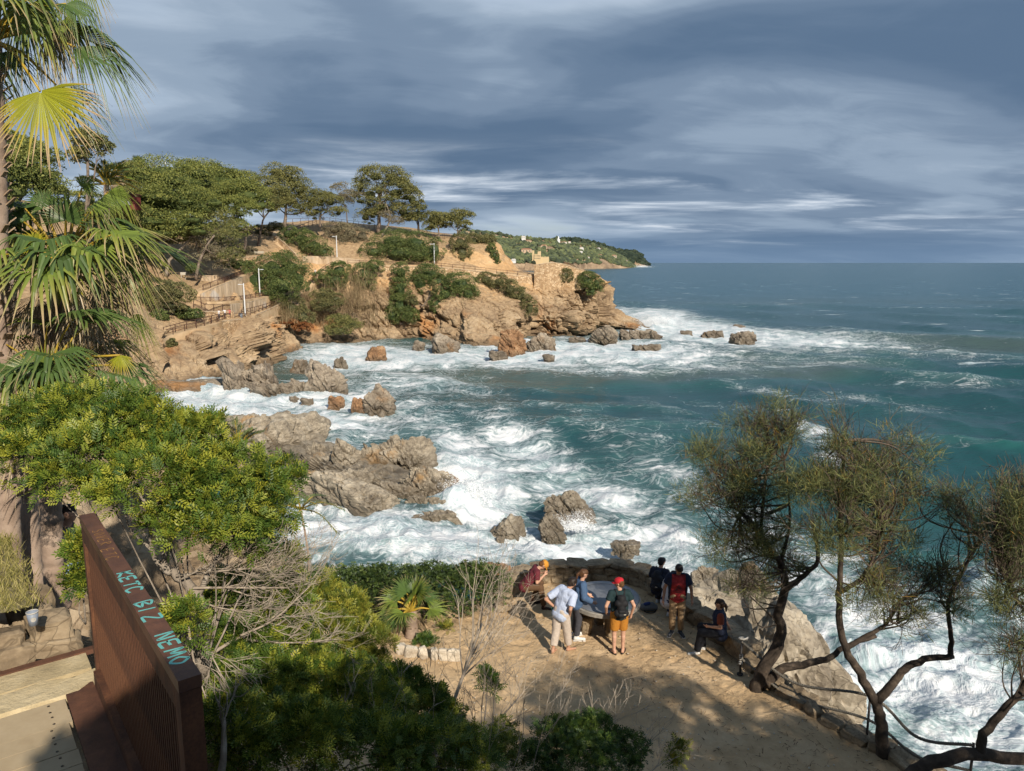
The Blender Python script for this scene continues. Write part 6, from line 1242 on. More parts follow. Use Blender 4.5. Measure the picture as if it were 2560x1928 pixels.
def deck():
    e = np.array([FD[0], FD[1], 0]); l = np.array([-FD[1], FD[0], 0]); o = np.array([FN[0], FN[1], DZ]) + e * FL + l * .24; t = thing('timber_deck', 'weathered timber landing of wide boards at the lower left corner', 'deck', o, math.atan2(l[1], l[0])); rng = np.random.default_rng(8)
    me = MB(); me.box((0, 0, 0), (3.2, .146, .04)); me = me.mesh('board'); me.materials.append(MATS['deck_wood'])
    sc = MB(); sc.lathe([(.0001, .0235), (.007, .023), (.008, .0205)], 8); sc = sc.mesh('screw'); sc.materials.append(MATS['screw_steel'])
    for i in range(17):
        b = bpy.data.objects.new('board', me); COL.objects.link(b); b.parent = t; b.location = (1.6 + rng.normal(0, .006), .20 + .151 * i, -.025 + rng.normal(0, .002)); b.rotation_euler = (rng.normal(0, .006), 0, rng.normal(0, .002))
        for yy in (-.04, .04):
            s = bpy.data.objects.new('screw', sc); COL.objects.link(s); s.parent = b; s.location = (-1.6 + .09, yy, .0)
    # local y of the deck runs towards the viewer
    st = thing('stone_step', 'pale yellow stone threshold between the deck and the tiles', 'step', o - e * .0, math.atan2(l[1], l[0])); mb = MB(); n = 24; xs = np.linspace(-.4, 3.2, n); V = []
    for x in xs:
        for (yy, zz) in ((.11 + .02 * rng.normal(), -.06), (.10 + .02 * rng.normal(), .0), (-.12 + .02 * rng.normal(), .012), (-.16, -.1)): V.append((x, yy, zz + .004 * rng.normal()))
    mb.add(np.array(V), grid_faces(n, 4)); mb.build('slab', MATS['step_stone'], st)
    ch = thing('steel_edge', 'dark steel edging strip beyond the stone threshold', 'edging', o - e * .0, math.atan2(l[1], l[0])); mb = MB(); mb.box((1.2, -.43, -.005), (3.6, .06, .03)); mb.build('strip', MATS['rust_cap'], ch)
    tl = thing('tile_paving', 'terracotta tiles beside the stone threshold', 'paving', o, math.atan2(l[1], l[0])); tm = MB(); tm.box((0, 0, 0), (.295, .235, .03)); tm = tm.mesh('tile'); tm.materials.append(MATS['terracotta']); sm = MB(); sm.box((0, 0, 0), (.52, .235, .03)); sm = sm.mesh('stone_flag'); sm.materials.append(MATS['step_stone'])
    for i in range(9):
        q = bpy.data.objects.new('tile' if i > 1 else 'flagstone', tm if i > 1 else sm); COL.objects.link(q); q.parent = tl; q.location = ((.62 + .30 * i) if i > 1 else (.06 + .53 * i), -.285, -.012 + rng.normal(0, .002))
    # grassy bank held by rough stones, beyond the edging strip
    bo = o; bk = thing('bank_wall', 'rough stones holding up the grassy bank beside the fence', 'wall', bo, math.atan2(l[1], l[0]))
    for i in range(11):
        for k in range(2):
            s = bpy.data.objects.new('stone', STONES[rng.integers(0, 9)]); COL.objects.link(s); s.parent = bk; s.location = (-.05 + .27 * i + rng.normal(0, .03), -.56 - .05 * k, .04 + .12 * k + rng.normal(0, .015)); s.scale = (.28 * rng.uniform(.8, 1.15), .2, .15 * rng.uniform(.85, 1.2)); s.rotation_euler = (rng.normal(0, .1), rng.normal(0, .1), rng.normal(0, .2))
    for i in range(7):
        s = bpy.data.objects.new('stone', STONES[rng.integers(0, 9)]); COL.objects.link(s); s.parent = bk; s.location = (-.02 + .1 * (i % 2) + rng.normal(0, .04), -.7 - .12 * i, .10 + rng.normal(0, .03)); s.scale = (.17 * rng.uniform(.8, 1.15), .15, .26); s.rotation_euler = (rng.normal(0, .15), rng.normal(0, .15), rng.normal(0, .3))
    xs = np.linspace(.05, 4.2, 60); ys = np.linspace(.62, 3.0, 40); X, Y = np.meshgrid(xs, ys); Z = .33 - .09 * (Y - .62) + .03 * fbm(np.stack([X.ravel() * 2, Y.ravel() * 2, X.ravel() * 0], 1), 3, .5, 3).reshape(X.shape)
    W = o + X.ravel()[:, None] * l + Y.ravel()[:, None] * e; W[:, 2] = DZ + Z.ravel(); low = W.copy(); link('grass_bank', mesh_np('grass_bank', W, grid_faces(40, 60)[:, ::-1], True), MATS['bank_soil'], kind='structure')
    n = 26000; i = rng.integers(0, len(W), n); P = W[i] + rng.normal(size=(n, 3)) * np.array([.04, .04, .003]); h = rng.uniform(.03, .10, (n, 1)); D = unit(np.stack([rng.normal(0, .6, n), rng.normal(0, .6, n), np.ones(n)], 1)); sd = unit(np.cross(D, rnd_unit(rng, n))) * .0035
    V = np.stack([P - sd, P + sd, P + D * h], 1).reshape(-1, 3); link('grass', mesh_np('grass', V, np.arange(len(V)).reshape(-1, 3), False, {'rnd': np.repeat(rng.uniform(0, 1, n), 3)}), MATS['grass_dry'], label='short dry yellow green grass on the bank under the palm trunks', cat='grass', kind='stuff')
    # paper cup standing on the bank
    c = atz(84, 1562, DZ + .335); cu = thing('paper_cup', 'grey paper cup with a pale rim standing on the grassy bank', 'cup', c); cu.scale = (.82, .82, .82); mb = MB(); mb.lathe([(.001, 0), (.032, 0), (.042, .105), (.040, .105), (.038, .09), (.001, .088)], 20); mb.build('cup_body', MATS['cup_paper'], cu, True); mb = MB(); mb.lathe([(.0415, .103), (.0445, .104), (.0445, .112), (.040, .113), (.0395, .108)], 20); mb.build('rim', MATS['cup_lid'], cu, True)
    mb = MB(); a = np.linspace(0, 6.283, 17)[:-1]; r0 = .019; pts = []
    for rr in (.0001, r0):
        for q in a: th = rr * math.cos(q) / .038 - .9; z = .055 + rr * math.sin(q); rad = .0325 + .0095 * z / .105 + .0006; pts.append((rad * math.cos(th), rad * math.sin(th), z))
    mb.add(np.array(pts), grid_faces(2, 16, True)); mb.build('round_emblem', MATS['cup_lid'], cu)
mottled('bank_soil', [(.3, (.16, .13, .06)), (.7, (.30, .25, .12))], 6, 5, .95, .5, .02)
deck()
print('near', time.time() - T0)
# ------------------------------------------------------------------ people
def _caps(mb, a, b, ra, rb, flat_b=False, flat_a=False, n=14, sq=(1, 1, 1)):
    """tapered capsule; ends rounded unless flat"""
    a = np.asarray(a, float); b = np.asarray(b, float); d = b - a; L = np.linalg.norm(d)
    if L < 1e-6: d = np.array([0, 0, 1.]); L = 1e-6
    d = d / L; u = np.cross(d, [0.31, .9, .2]); u /= np.linalg.norm(u); v = np.cross(d, u); rings = []
    if flat_a: rings.append((0, ra * .02)); rings.append((0, ra))
    else: rings += [(-ra * math.cos(t), ra * math.sin(t)) for t in (.05, .5, .95, 1.3)] + [(0, ra)]
    rings.append((L * .5, (ra + rb) / 2))
    if flat_b: rings.append((L, rb)); rings.append((L, rb * .02))
    else: rings += [(L, rb)] + [(L + rb * math.cos(t), rb * math.sin(t)) for t in (1.3, .95, .5, .05)]
    an = np.arange(n) * 2 * math.pi / n; V = np.concatenate([a + d * h + r * (np.cos(an)[:, None] * u + np.sin(an)[:, None] * v) for h, r in rings])
    V = (V - (a + b) / 2) * np.array(sq) + (a + b) / 2
    F = grid_faces(len(rings), n, True); k = len(rings) - 1
    tri = [[0, (j + 1) % n, j] for j in range(1, n - 1)]; top = [[k * n, k * n + j, k * n + (j + 1) % n] for j in range(1, n - 1)]
    mb.add(V, F, tri + top)
TMP = bpy.data.scenes.new('workbench')      # an empty scene in which clothes and bodies are fused, removed afterwards
def fuse(name, mb, voxel, mat, parent, smooth=4, wrinkle=0.0, wscale=14, seed=0):
    me = mb.mesh(name); ob = bpy.data.objects.new(name, me); TMP.collection.objects.link(ob)
    r = ob.modifiers.new('r', 'REMESH'); r.mode = 'VOXEL'; r.voxel_size = voxel; r.use_smooth_shade = True
    s = ob.modifiers.new('s', 'SMOOTH'); s.factor = .5; s.iterations = smooth
    TMP.view_layers[0].update(); dg = TMP.view_layers[0].depsgraph; nm = bpy.data.meshes.new_from_object(ob.evaluated_get(dg)); bpy.data.objects.remove(ob)
    nm.name = name
    if wrinkle:
        n = len(nm.vertices); co = np.empty(n * 3, np.float32); nm.vertices.foreach_get('co', co); co = co.reshape(-1, 3); no = np.empty(n * 3, np.float32); nm.vertices.foreach_get('normal', no); no = no.reshape(-1, 3)
        w = 1 - np.abs(fbm(co * np.array([1, 1, .55]) * wscale, 3, .5, seed)) * 2; co = co + no * (wrinkle * w)[:, None]; nm.vertices.foreach_set('co', co.astype(np.float32).ravel()); nm.update()
    nm.polygons.foreach_set('use_smooth', np.ones(len(nm.polygons), bool)); nm.materials.clear()
    return link(name, nm, mat, parent)
def rot(axis, a): return np.array(Matrix.Rotation(a, 3, axis))
STAND = dict(pelvis=(0, 0, .95), hipL=(-.09, 0, .93), hipR=(.09, 0, .93), kneeL=(-.10, .03, .51), kneeR=(.10, .03, .51), ankL=(-.10, -.02, .09), ankR=(.10, -.02, .09), elbL=(-.27, -.03, 1.16), elbR=(.27, -.03, 1.16), wriL=(-.29, .06, .92), wriR=(.29, .06, .92))
SIT = dict(pelvis=(0, 0, .10), hipL=(-.09, 0, .09), hipR=(.09, 0, .09), kneeL=(-.13, .42, .12), kneeR=(.13, .42, .12), ankL=(-.12, .40, -.34), ankR=(.12, .40, -.34), elbL=(-.25, .12, .36), elbR=(.25, .12, .36), wriL=(-.12, .34, .26), wriR=(.12, .34, .26))
def person(label, loc, heading, skin, outfit, base=STAND, ov=None, lean=(0, 0, 0), head=(0, 0), h=1.75, voxel=.0105, hair=None, fingers=True, group=None, footL=None, footR=None, detail=True):
    """lean: pitch forward, side (right +), twist of the upper body; head: yaw (left +), pitch down, in degrees"""
    J = {k: np.array(v, float) for k, v in base.items()}
    if ov: J.update({k: np.array(v, float) for k, v in ov.items()})
    s = h / 1.75; pel = J['pelvis']; M = rot('Z', R(lean[2])) @ rot('Y', R(lean[1])) @ rot('X', -R(lean[0]))
    T = lambda p: pel + M @ (np.array(p, float))
    chest, neck = T((0, 0, .36)), T((0, -.01, .52)); sh = {'L': T((-.18, -.01, .465)), 'R': T((.18, -.01, .465))}
    HM = M @ rot('X', R(lean[0]) * .45) @ rot('Z', R(head[0])) @ rot('X', -R(head[1])); hc = neck + M @ np.array([0, .015, .055]); HT = lambda p: hc + HM @ np.array(p, float)
    for k in J: J[k] = J[k] * s
    chest, neck, hc = chest * s, neck * s, hc * s; sh = {k: v * s for k, v in sh.items()}; pel = pel * s; TT = lambda p: T(p) * s; hts = lambda p: hc + HM @ (np.array(p, float) * s)
    t = thing('person', label, 'person', loc, heading, group); sk = plain_cached('skin', skin, .55)
    female = outfit.get('female', False); wsh = .92 if female else 1.0
    def torso(mb, g=0.0, top=True, low=True, bottom=None):
        if low: _caps(mb, J['hipL'] * .9 + J['hipR'] * .1, J['hipR'] * .9 + J['hipL'] * .1, (.105 + g) * s, (.105 + g) * s)
        if top:
            _caps(mb, TT((-.07, 0, .14)), TT((.07, 0, .14)), (.098 + g) * s, (.098 + g) * s); _caps(mb, TT((-.085 * wsh, .01, .33)), TT((.085 * wsh, .01, .33)), (.108 + g) * s, (.108 + g) * s)
            _caps(mb, TT((-.14 * wsh, -.01, .452)), TT((.14 * wsh, -.01, .452)), (.062 + g) * s, (.062 + g) * s); _caps(mb, TT((0, 0, .02)), TT((0, 0, .42)), (.105 + g) * s, (.10 + g) * s)
            for q in 'LR': _caps(mb, TT(((-.10 if q == 'L' else .10), 0, .05)), TT(((-.11 if q == 'L' else .11) * wsh, 0, .36)), (.07 + g) * s, (.075 + g) * s)
    def limb(mb, a, b, ra, rb, g=0.0, f=1.0, f0=0.0, flat=False): a, b = np.asarray(a), np.asarray(b); _caps(mb, a + (b - a) * f0, a + (b - a) * f, (ra + g) * s, (ra + (rb - ra) * f + g) * s, flat_b=flat)
    mb = MB(); torso(mb); _caps(mb, TT((0, -.01, .47)), hts((0, 0, .02)), .055 * s, .053 * s)
    # head with jaw, nose, brow, ears
    _caps(mb, hts((0, -.012, .125)), hts((0, .012, .125)), .087 * s, .083 * s); _caps(mb, hts((0, .02, .05)), hts((0, .015, .11)), .056 * s, .07 * s); _caps(mb, hts((0, .052, .035)), hts((0, .055, .045)), .032 * s, .034 * s)
    _caps(mb, hts((0, .092, .10)), hts((0, .106, .078)), .010 * s, .014 * s)
    for q in (-1, 1): _caps(mb, hts((q * .082, -.005, .085)), hts((q * .086, -.008, .115)), .012 * s, .016 * s); _caps(mb, hts((q * .03, .08, .118)), hts((q * .045, .074, .118)), .012 * s, .01 * s)
    for q in 'LR':
        sg = -1 if q == 'L' else 1; e, w = J['elb' + q], J['wri' + q]
        limb(mb, sh[q], e, .052, .040); limb(mb, e, w, .042, .027); limb(mb, J['hip' + q], J['knee' + q], .085, .056); k, a = J['knee' + q], J['ank' + q]; limb(mb, k, a, .056, .036); m = k * .7 + a * .3; _caps(mb, m + (0, -.012 * s, 0), k * .5 + a * .5 + (0, -.01 * s, 0), .052 * s, .045 * s)
        fd = np.array((footL if q == 'L' else footR) or (.25 * sg, 1, 0), float); fd = fd / np.linalg.norm(fd); heel = a + np.array([0, 0, -.045 * s]) - fd * .03 * s; toe = a + np.array([0, 0, -.062 * s]) + fd * .165 * s
        _caps(mb, heel, toe, .038 * s, .024 * s); _caps(mb, heel + (0, 0, .02 * s), a, .034 * s, .036 * s)
        J['heel' + q], J['toe' + q], J['fd' + q] = heel, toe, fd
        if fingers and detail:
            side = np.cross(fd, [0, 0, 1])
            for i in range(5): b0 = toe + side * (i - 2) * .013 * s - fd * .01 * s; _caps(mb, b0, b0 + fd * (.03 - .004 * abs(i - (0 if sg > 0 else 4))) * s, .010 * s, .008 * s, n=8)
        d = w - e; d = d / np.linalg.norm(d); ref = np.array([0, 1, .2]); ref = ref - d * (ref @ d); ref /= np.linalg.norm(ref) + 1e-9; nn = np.cross(d, ref)
        cur = outfit.get('curl', .5); palm = w + d * .085 * s; _caps(mb, w, palm - d * .01 * s, .026 * s, .032 * s, sq=(1, 1, 1)); _caps(mb, palm - ref * .022 * s, palm + ref * .022 * s, .018 * s, .018 * s)
        J['hand' + q] = palm
        if fingers:
            inn = nn * (1 if q == 'L' else -1)
            for i in range(4):
                b0 = palm + ref * (.028 - .0185 * i) * s; l1 = (.040, .045, .042, .034)[i] * s; d1 = unit(d + inn * cur * .6); b1 = b0 + d1 * l1; d2 = unit(d * (1 - cur * .7) + inn * cur * 1.3); _caps(mb, b0, b1, .0092 * s, .0086 * s, n=8); _caps(mb, b1, b1 + d2 * l1 * .85, .0086 * s, .0075 * s, n=8)
            tb = w + d * .035 * s + ref * .024 * s; t1 = tb + unit(d * .7 + ref * .75 + inn * .25) * .04 * s; _caps(mb, tb, t1, .013 * s, .0105 * s, n=8); _caps(mb, t1, t1 + unit(d + inn * .4) * .032 * s, .0105 * s, .008 * s, n=8)
    fuse('body', mb, voxel, sk, t, 3)
    O = outfit; wr = .006 if detail else 0
    def cl(key, rough=.85): return plain_cached(key, O[key], rough)
    if 'shirt' in O:
        mb = MB(); g = O.get('loose', .02); torso(mb, g, low=False); _caps(mb, TT((-.06, 0, .0 - O.get('hem', .04))), TT((.06, 0, -O.get('hem', .04))), (.108 + g) * s, (.108 + g) * s); f = O.get('sleeve', .62)
        for q in 'LR':
            if f <= 1: limb(mb, sh[q], J['elb' + q], .056, .05, g * .9, f, flat=True)
            else: limb(mb, sh[q], J['elb' + q], .056, .046, g * .8); limb(mb, J['elb' + q], J['wri' + q], .046, .034, g * .8, f - 1, flat=True)
        so = fuse('shirt', mb, voxel * 1.15, cl('shirt'), t, 3, wr, 13, 3)
    if 'pants' in O:
        mb = MB(); g = O.get('ploose', .018); torso(mb, g, top=False); _caps(mb, TT((-.06, 0, .03)), TT((.06, 0, .03)), (.105 + g) * s, (.10 + g) * s); f = O.get('pleg', 1.9)
        for q in 'LR':
            if f <= 1: limb(mb, J['hip' + q], J['knee' + q], .088, .072, g, f, flat=True)
            else: limb(mb, J['hip' + q], J['knee' + q], .088, .062, g); limb(mb, J['knee' + q], J['ank' + q], .062, .046, g, f - 1, flat=True)
        fuse('shorts' if f <= 1 else 'trousers', mb, voxel * 1.15, cl('pants'), t, 3, wr, 12, 5)
    if 'shoes' in O:
        for q in 'LR':
            fd, a = J['fd' + q], J['ank' + q]; mb = MB(); _caps(mb, J['heel' + q] + (0, 0, .004), J['toe' + q] + fd * .02 * s + (0, 0, .006), .046 * s, .037 * s); _caps(mb, J['heel' + q] + (0, 0, .02 * s), a + np.array([0, 0, O.get('boot', .0)]) * s, .043 * s, .045 * s); so = fuse('shoe', mb, voxel * 1.2, cl('shoes', .6), t, 3)
            mb = MB(); p = (J['heel' + q] + J['toe' + q]) / 2; L = np.linalg.norm(J['toe' + q] - J['heel' + q]) + .10 * s; a_ = math.atan2(fd[1], fd[0]); mb.box((p[0], p[1], min(J['heel' + q][2], J['toe' + q][2]) - .032 * s), (L, .085 * s, .022), a_); mb.build('sole', plain_cached('sole', O.get('sole', (.6, .58, .55)), .7), so)
    if 'flipflops' in O:
        for q in 'LR':
            fd = J['fd' + q]; p = (J['heel' + q] + J['toe' + q]) / 2; a_ = math.atan2(fd[1], fd[0]); L = np.linalg.norm(J['toe' + q] - J['heel' + q]) + .12 * s; mb = MB(); an = np.linspace(0, 6.283, 24)[:-1]; P = np.stack([L / 2 * np.cos(an), .048 * s * np.sin(an) * (1 + .15 * np.cos(an)), 0 * an], 1) @ rot('Z', a_).T + [p[0], p[1], .004]; n = len(P)
            mb.add(np.concatenate([P, P + [0, 0, .014]]), grid_faces(2, n, True), [[n, n + i, n + i + 1] for i in range(1, n - 1)]); ff = mb.build('flip_flop', cl('flipflops', .7), t); side = np.cross(fd, [0, 0, 1]); tp = J['toe' + q] + fd * -.02
            for sg in (-1, 1): mb = MB(); mb.tube(catmull([tp + [0, 0, .01], (tp + p) / 2 + side * sg * .03 + [0, 0, .035], p + side * sg * .045 + [0, 0, -.02]], 6), .006, 5); mb.build('strap', cl('flipflops', .7), ff)
    if 'hair' in O:
        mb = MB(); st = O.get('hairstyle', 'short'); hr = plain_cached('hair', O['hair'], .5, .25)
        _caps(mb, hts((0, -.028, .135)), hts((0, .018, .150)), .090 * s, .078 * s); _caps(mb, hts((0, -.045, .08)), hts((0, -.035, .13)), .070 * s, .08 * s)
        if st == 'long':
            for x in (-.05, 0, .05): _caps(mb, hts((x, -.05, .10)), hts((x * 1.3, -.10, -.17)), .055 * s, .03 * s)
            for x in (-.075, .075): _caps(mb, hts((x, -.01, .11)), hts((x * 1.1, -.02, -.08)), .03 * s, .022 * s)
        if st == 'tail': _caps(mb, hts((0, -.11, .12)), hts((0, -.155, .06)), .032 * s, .03 * s); _caps(mb, hts((0, -.15, .07)), hts((.01, -.15, -.06)), .03 * s, .014 * s)
        if st == 'full': _caps(mb, hts((-.03, .0, .175)), hts((.03, -.03, .175)), .06 * s, .06 * s); _caps(mb, hts((-.07, -.02, .10)), hts((.07, -.02, .10)), .035 * s, .035 * s); _caps(mb, hts((0, .055, .185)), hts((.02, .03, .20)), .03 * s, .03 * s)
        fuse('hair', mb, voxel * 1.1, hr, t, 2, .006 if detail else 0, 40, 7)
    if 'cap' in O:
        mb = MB(); c = hts((0, 0, .135)); A = np.stack([HM @ np.array([1, 0, 0]), HM @ np.array([0, 1, 0]), HM @ np.array([0, 0, 1])], 1); n = 20; an = np.arange(n) * 6.2832 / n; V = []
        for z, r in ((-.012, .099), (.02, .101), (.05, .096), (.075, .08), (.09, .055), (.099, .025), (.101, .002)): V.append(np.stack([r * .95 * np.cos(an), r * 1.08 * np.sin(an) - .006, np.full(n, z)], 1))
        mb.add(np.concatenate(V) * s @ A.T + c, grid_faces(len(V), n, True)); cp = mb.build('cap', cl('cap', .8), t, True)
        mb = MB(); V = []; u = np.linspace(-1.05, 1.05, 13)
        for k, rr in enumerate((0, .5, 1)): V.append(np.stack([(.092 - .008 * rr * 0) * np.sin(u) * (1 - .1 * rr), .095 * np.cos(u) + .075 * rr * np.cos(u * .9) ** .6, -.010 + .012 * np.cos(u * 1.2) - .014 * rr], 1))
        V = np.concatenate(V); V = np.concatenate([V, V - [0, 0, .004]]); F = grid_faces(3, 13); mb.add(V * s @ A.T + c, np.concatenate([F, F[:, ::-1] + 39, [[i, i + 1, i + 40, i + 39] for i in range(26, 38)]])); mb.build('peak', cl('cap', .8), cp, True); mb = MB(); mb.box(hts((0, 0, .238)), (.012, .012, .008)); mb.build('button', cl('cap', .8), cp)
    if 'glasses' in O:
        g = plain_cached('glasses', O['glasses'], .3); gl = MB()
        for q in (-1, 1): _caps(gl, hts((q * .034, .088, .105)), hts((q * .034, .094, .105)), .021 * s, .021 * s, n=10); gl.bar(hts((q * .05, .086, .112)), hts((q * .088, -.005, .112)), .004, .007)
        gl.bar(hts((-.03, .096, .11)), hts((.03, .096, .11)), .005, .005); gl.build('sunglasses', g, t)
    # eyes and mouth
    if detail:
        for q in (-1, 1): mb = MB(); _caps(mb, hts((q * .031, .086, .103)), hts((q * .031, .089, .103)), .009 * s, .009 * s, n=8); mb.build('eye', plain_cached('eye', (.03, .02, .015), .3), t)
        mb = MB(); _caps(mb, hts((-.018, .089, .048)), hts((.018, .089, .048)), .0065 * s, .0065 * s, n=8); mb.build('mouth', plain_cached('lips', tuple(np.array(skin) * np.array([.75, .5, .5])), .5), t)
    if 'jacket' in O:
        mb = MB(); g = O.get('loose', .02) + .02; torso(mb, g, low=False); _caps(mb, TT((-.06, -.01, -.04)), TT((.06, -.01, -.04)), (.108 + g) * s, (.108 + g) * s); f = O.get('jsleeve', 1.85)
        for q in 'LR':
            if f > 1: limb(mb, sh[q], J['elb' + q], .058, .05, g * .75); limb(mb, J['elb' + q], J['wri' + q], .05, .04, g * .6, f - 1, flat=True)
            elif f > 0: limb(mb, sh[q], J['elb' + q], .06, .055, g * .8, f, flat=True)
        jk = fuse('jacket', mb, voxel * 1.2, cl('jacket'), t, 3, wr, 12, 9)
        if O.get('open'):      # cut the front open so the shirt shows
            bm = bmesh.new(); bm.from_mesh(jk.data); inv = M.T
            dl = [v for v in bm.verts if (lambda q: q[1] > .035 and abs(q[0]) < O['open'] * (1 + .5 * max(0, .4 - q[2])))(inv @ (np.array(v.co) / s - np.array(T((0, 0, 0)))))]; bmesh.ops.delete(bm, geom=dl, context='VERTS'); bm.to_mesh(jk.data); bm.free()
    if 'emblem' in O:
        mb = MB(); q = lambda x, z: TT((x, .158, z))
        for a, b in (((-.07, .20), (0, .34)), ((0, .34), (.07, .20)), ((-.05, .20), (.05, .20)), ((-.03, .24), (.02, .30)), ((-.06, .16), (.06, .16)), ((-.02, .27), (.05, .22))): mb.bar(q(*a), q(*b), .012, .004, up=(0, 1, 0))
        mb.build('shirt_print', plain_cached('print', O['emblem'], .8), so)
    if 'pack' in O:
        mb = MB(); pc = plain_cached('pack', O['pack'], .75); g = O.get('packd', .20)
        _caps(mb, TT((-.075, -g, .08)), TT((.075, -g, .08)), .085 * s, .085 * s); _caps(mb, TT((-.065, -g - .01, .30)), TT((.065, -g - .01, .30)), .08 * s, .08 * s); _caps(mb, TT((-.04, -g + .01, .42)), TT((.04, -g + .01, .42)), .06 * s, .06 * s); _caps(mb, TT((0, -g - .01, .06)), TT((0, -g, .40)), .095 * s, .085 * s); bp = fuse('backpack', mb, voxel * 1.2, pc, t, 3, wr, 10, 4)
        mb = MB(); _caps(mb, TT((-.05, -g - .075, .06)), TT((.05, -g - .075, .06)), .045 * s, .045 * s); _caps(mb, TT((-.045, -g - .075, .14)), TT((.045, -g - .075, .14)), .04 * s, .04 * s); fuse('front_pocket', mb, voxel * 1.2, pc, bp, 2)
        mb = MB(); mb.box(TT((.05, -g - .125, .09)), (.05, .006, .014)); mb.build('logo_patch', plain_cached('patch', (.5, .45, .35), .7), bp)
        for q in (-1, 1): mb = MB(); mb.tube(catmull([TT((q * .07, -.12, .40)), TT((q * .105, -.03, .55)), TT((q * .11, .11, .42)), TT((q * .12, .13, .25)), TT((q * .14, .0, .08)), TT((q * .09, -.12, .05))], 16), .017 * s, 6); mb.build('strap', pc, bp, True)
    return t, J, TT, hts
_PC = {}
def plain_cached(key, c, rough=.8, var=.1):
    k = (key, tuple(np.round(c, 3)))
    if k not in _PC: _PC[k] = plain(f'{key}_{len(_PC)}', c, rough, var, 25, bstr=.25, bdist=.003)
    return _PC[k]
def on_terrace(px, py): p = atz(px, py, ZT); return (p[0], p[1], ZT + .005)
SK1, SK2, SK3 = (.50, .29, .20), (.42, .23, .15), (.33, .18, .115)
person('man in a red cap and orange shorts with a black backpack, seen from behind', on_terrace(1546, 1634), R(4), SK1,
  dict(shirt=(.012, .030, .034), sleeve=.55, pants=(.40, .165, .022), pleg=.86, ploose=.024, hair=(.10, .05, .02), cap=(.42, .016, .024), pack=(.011, .011, .013), flipflops=(.03, .026, .024), glasses=(.02, .02, .02)),
  ov=dict(elbL=(-.31, -.06, 1.15), wriL=(-.27, .10, .95), elbR=(.31, -.05, 1.14), wriR=(.28, .04, .90), ankL=(-.10, 0, .09), ankR=(.10, .02, .09)), lean=(4, 0, 0), head=(62, 8), h=1.76, footL=(-.42, 1, 0), footR=(.42, 1, 0))
t2, J2, T2, H2 = person('barefoot man in a pale blue shirt and beige trousers bending towards the table', on_terrace(1402, 1632), R(-38), SK2,
  dict(shirt=(.42, .48, .62), sleeve=.8, loose=.034, hem=.07, pants=(.47, .40, .34), pleg=1.78, ploose=.03, hair=(.022, .014, .010), hairstyle='full'),
  ov=dict(elbL=(-.33, -.12, 1.20), wriL=(-.16, -.02, 1.02), elbR=(.30, -.10, 1.14), wriR=(.21, .02, .96), kneeR=(.10, .08, .52), ankR=(.10, .16, .09), ankL=(-.10, -.16, .11), kneeL=(-.10, -.04, .51)), lean=(17, 8, -8), head=(-10, 25), h=1.78, footL=(-.2, 1, -.1), footR=(.5, 1, 0))
def cloth(parent, p, label=None):
    rng = np.random.default_rng(4); u = np.linspace(-.09, .09, 9); z = np.linspace(0, -.42, 14); U, Z = np.meshgrid(u, z); V = np.stack([U * (1 + .5 * Z / -.42), .025 * np.sin(U * 60 + Z * 8) + .02, Z * (1 - .12 * np.abs(np.sin(U * 31)))], -1).reshape(-1, 3); n = len(V); F = grid_faces(14, 9)
    me = mesh_np('green_cloth', np.concatenate([V, V + [0, .004, 0]]), np.concatenate([F, F[:, ::-1] + n]), True); return link('green_cloth', me, plain_cached('cloth', (.035, .17, .12), .85), None, 'green cloth hanging from the waist of the barefoot man', 'cloth')
gc = cloth(t2, None); w = t2.matrix_basis @ Vector(J2['hipL'] + np.array([-.10, .03, .08])); gc.location = w; gc.rotation_euler = (0, 0, R(60))
person('woman in a denim jacket with sunglasses leaning her hand on the table', on_terrace(1440, 1596), R(-78), SK1,
  dict(female=True, shirt=(.35, .33, .30), pants=(.05, .05, .06), shoes=(.62, .62, .60), hair=(.085, .04, .018), hairstyle='tail', glasses=(.02, .015, .012), jacket=(.055, .10, .185), pack=(.02, .02, .024), packd=.21),
  ov=dict(elbL=(-.24, .16, 1.16), wriL=(-.2, .34, 1.0), elbR=(.27, .10, 1.14), wriR=(.24, .32, 1.0)), lean=(14, 0, 0), head=(0, 6), h=1.70)
pseat = atz(1312, 1468, ZT + .55)
person('man in a burgundy shirt and mustard cap sitting on the wall bent over his phone', (pseat[0], pseat[1], ZT + .50), R(-86), SK1,
  dict(shirt=(.125, .022, .030), sleeve=.7, pants=(.105, .058, .030), shoes=(.035, .018, .014), boot=.10, sole=(.05, .04, .035), hair=(.14, .06, .022), cap=(.52, .23, .03), glasses=(.03, .02, .015), curl=.9),
  base=SIT, ov=dict(elbL=(-.23, .26, .28), wriL=(-.06, .44, .38), elbR=(.23, .27, .26), wriR=(.07, .45, .36), kneeL=(-.15, .40, .08), kneeR=(.13, .36, .10), ankL=(-.16, .20, -.36), ankR=(.14, .46, -.40)), lean=(38, 0, 0), head=(0, 40), h=1.82)
def phone(p, rz, label):
    t = thing('phone', label, 'phone', p, rz); mb = MB(); mb.box((0, 0, 0), (.075, .155, .009), M=rot('X', R(35))); mb.build('case', MATS['dark_plastic'], t); mb = MB(); mb.box((0, .003, .0055), (.068, .145, .001), M=rot('X', R(35))); mb.build('screen', plain_cached('screen', (.01, .012, .016), .1), t)
hp = np.array([pseat[0], pseat[1], ZT + .50]) + rot('Z', R(-86)) @ (np.array([0, .53, .42]) * 1.04); phone(hp, R(-86), 'dark phone held by the man in the mustard cap')
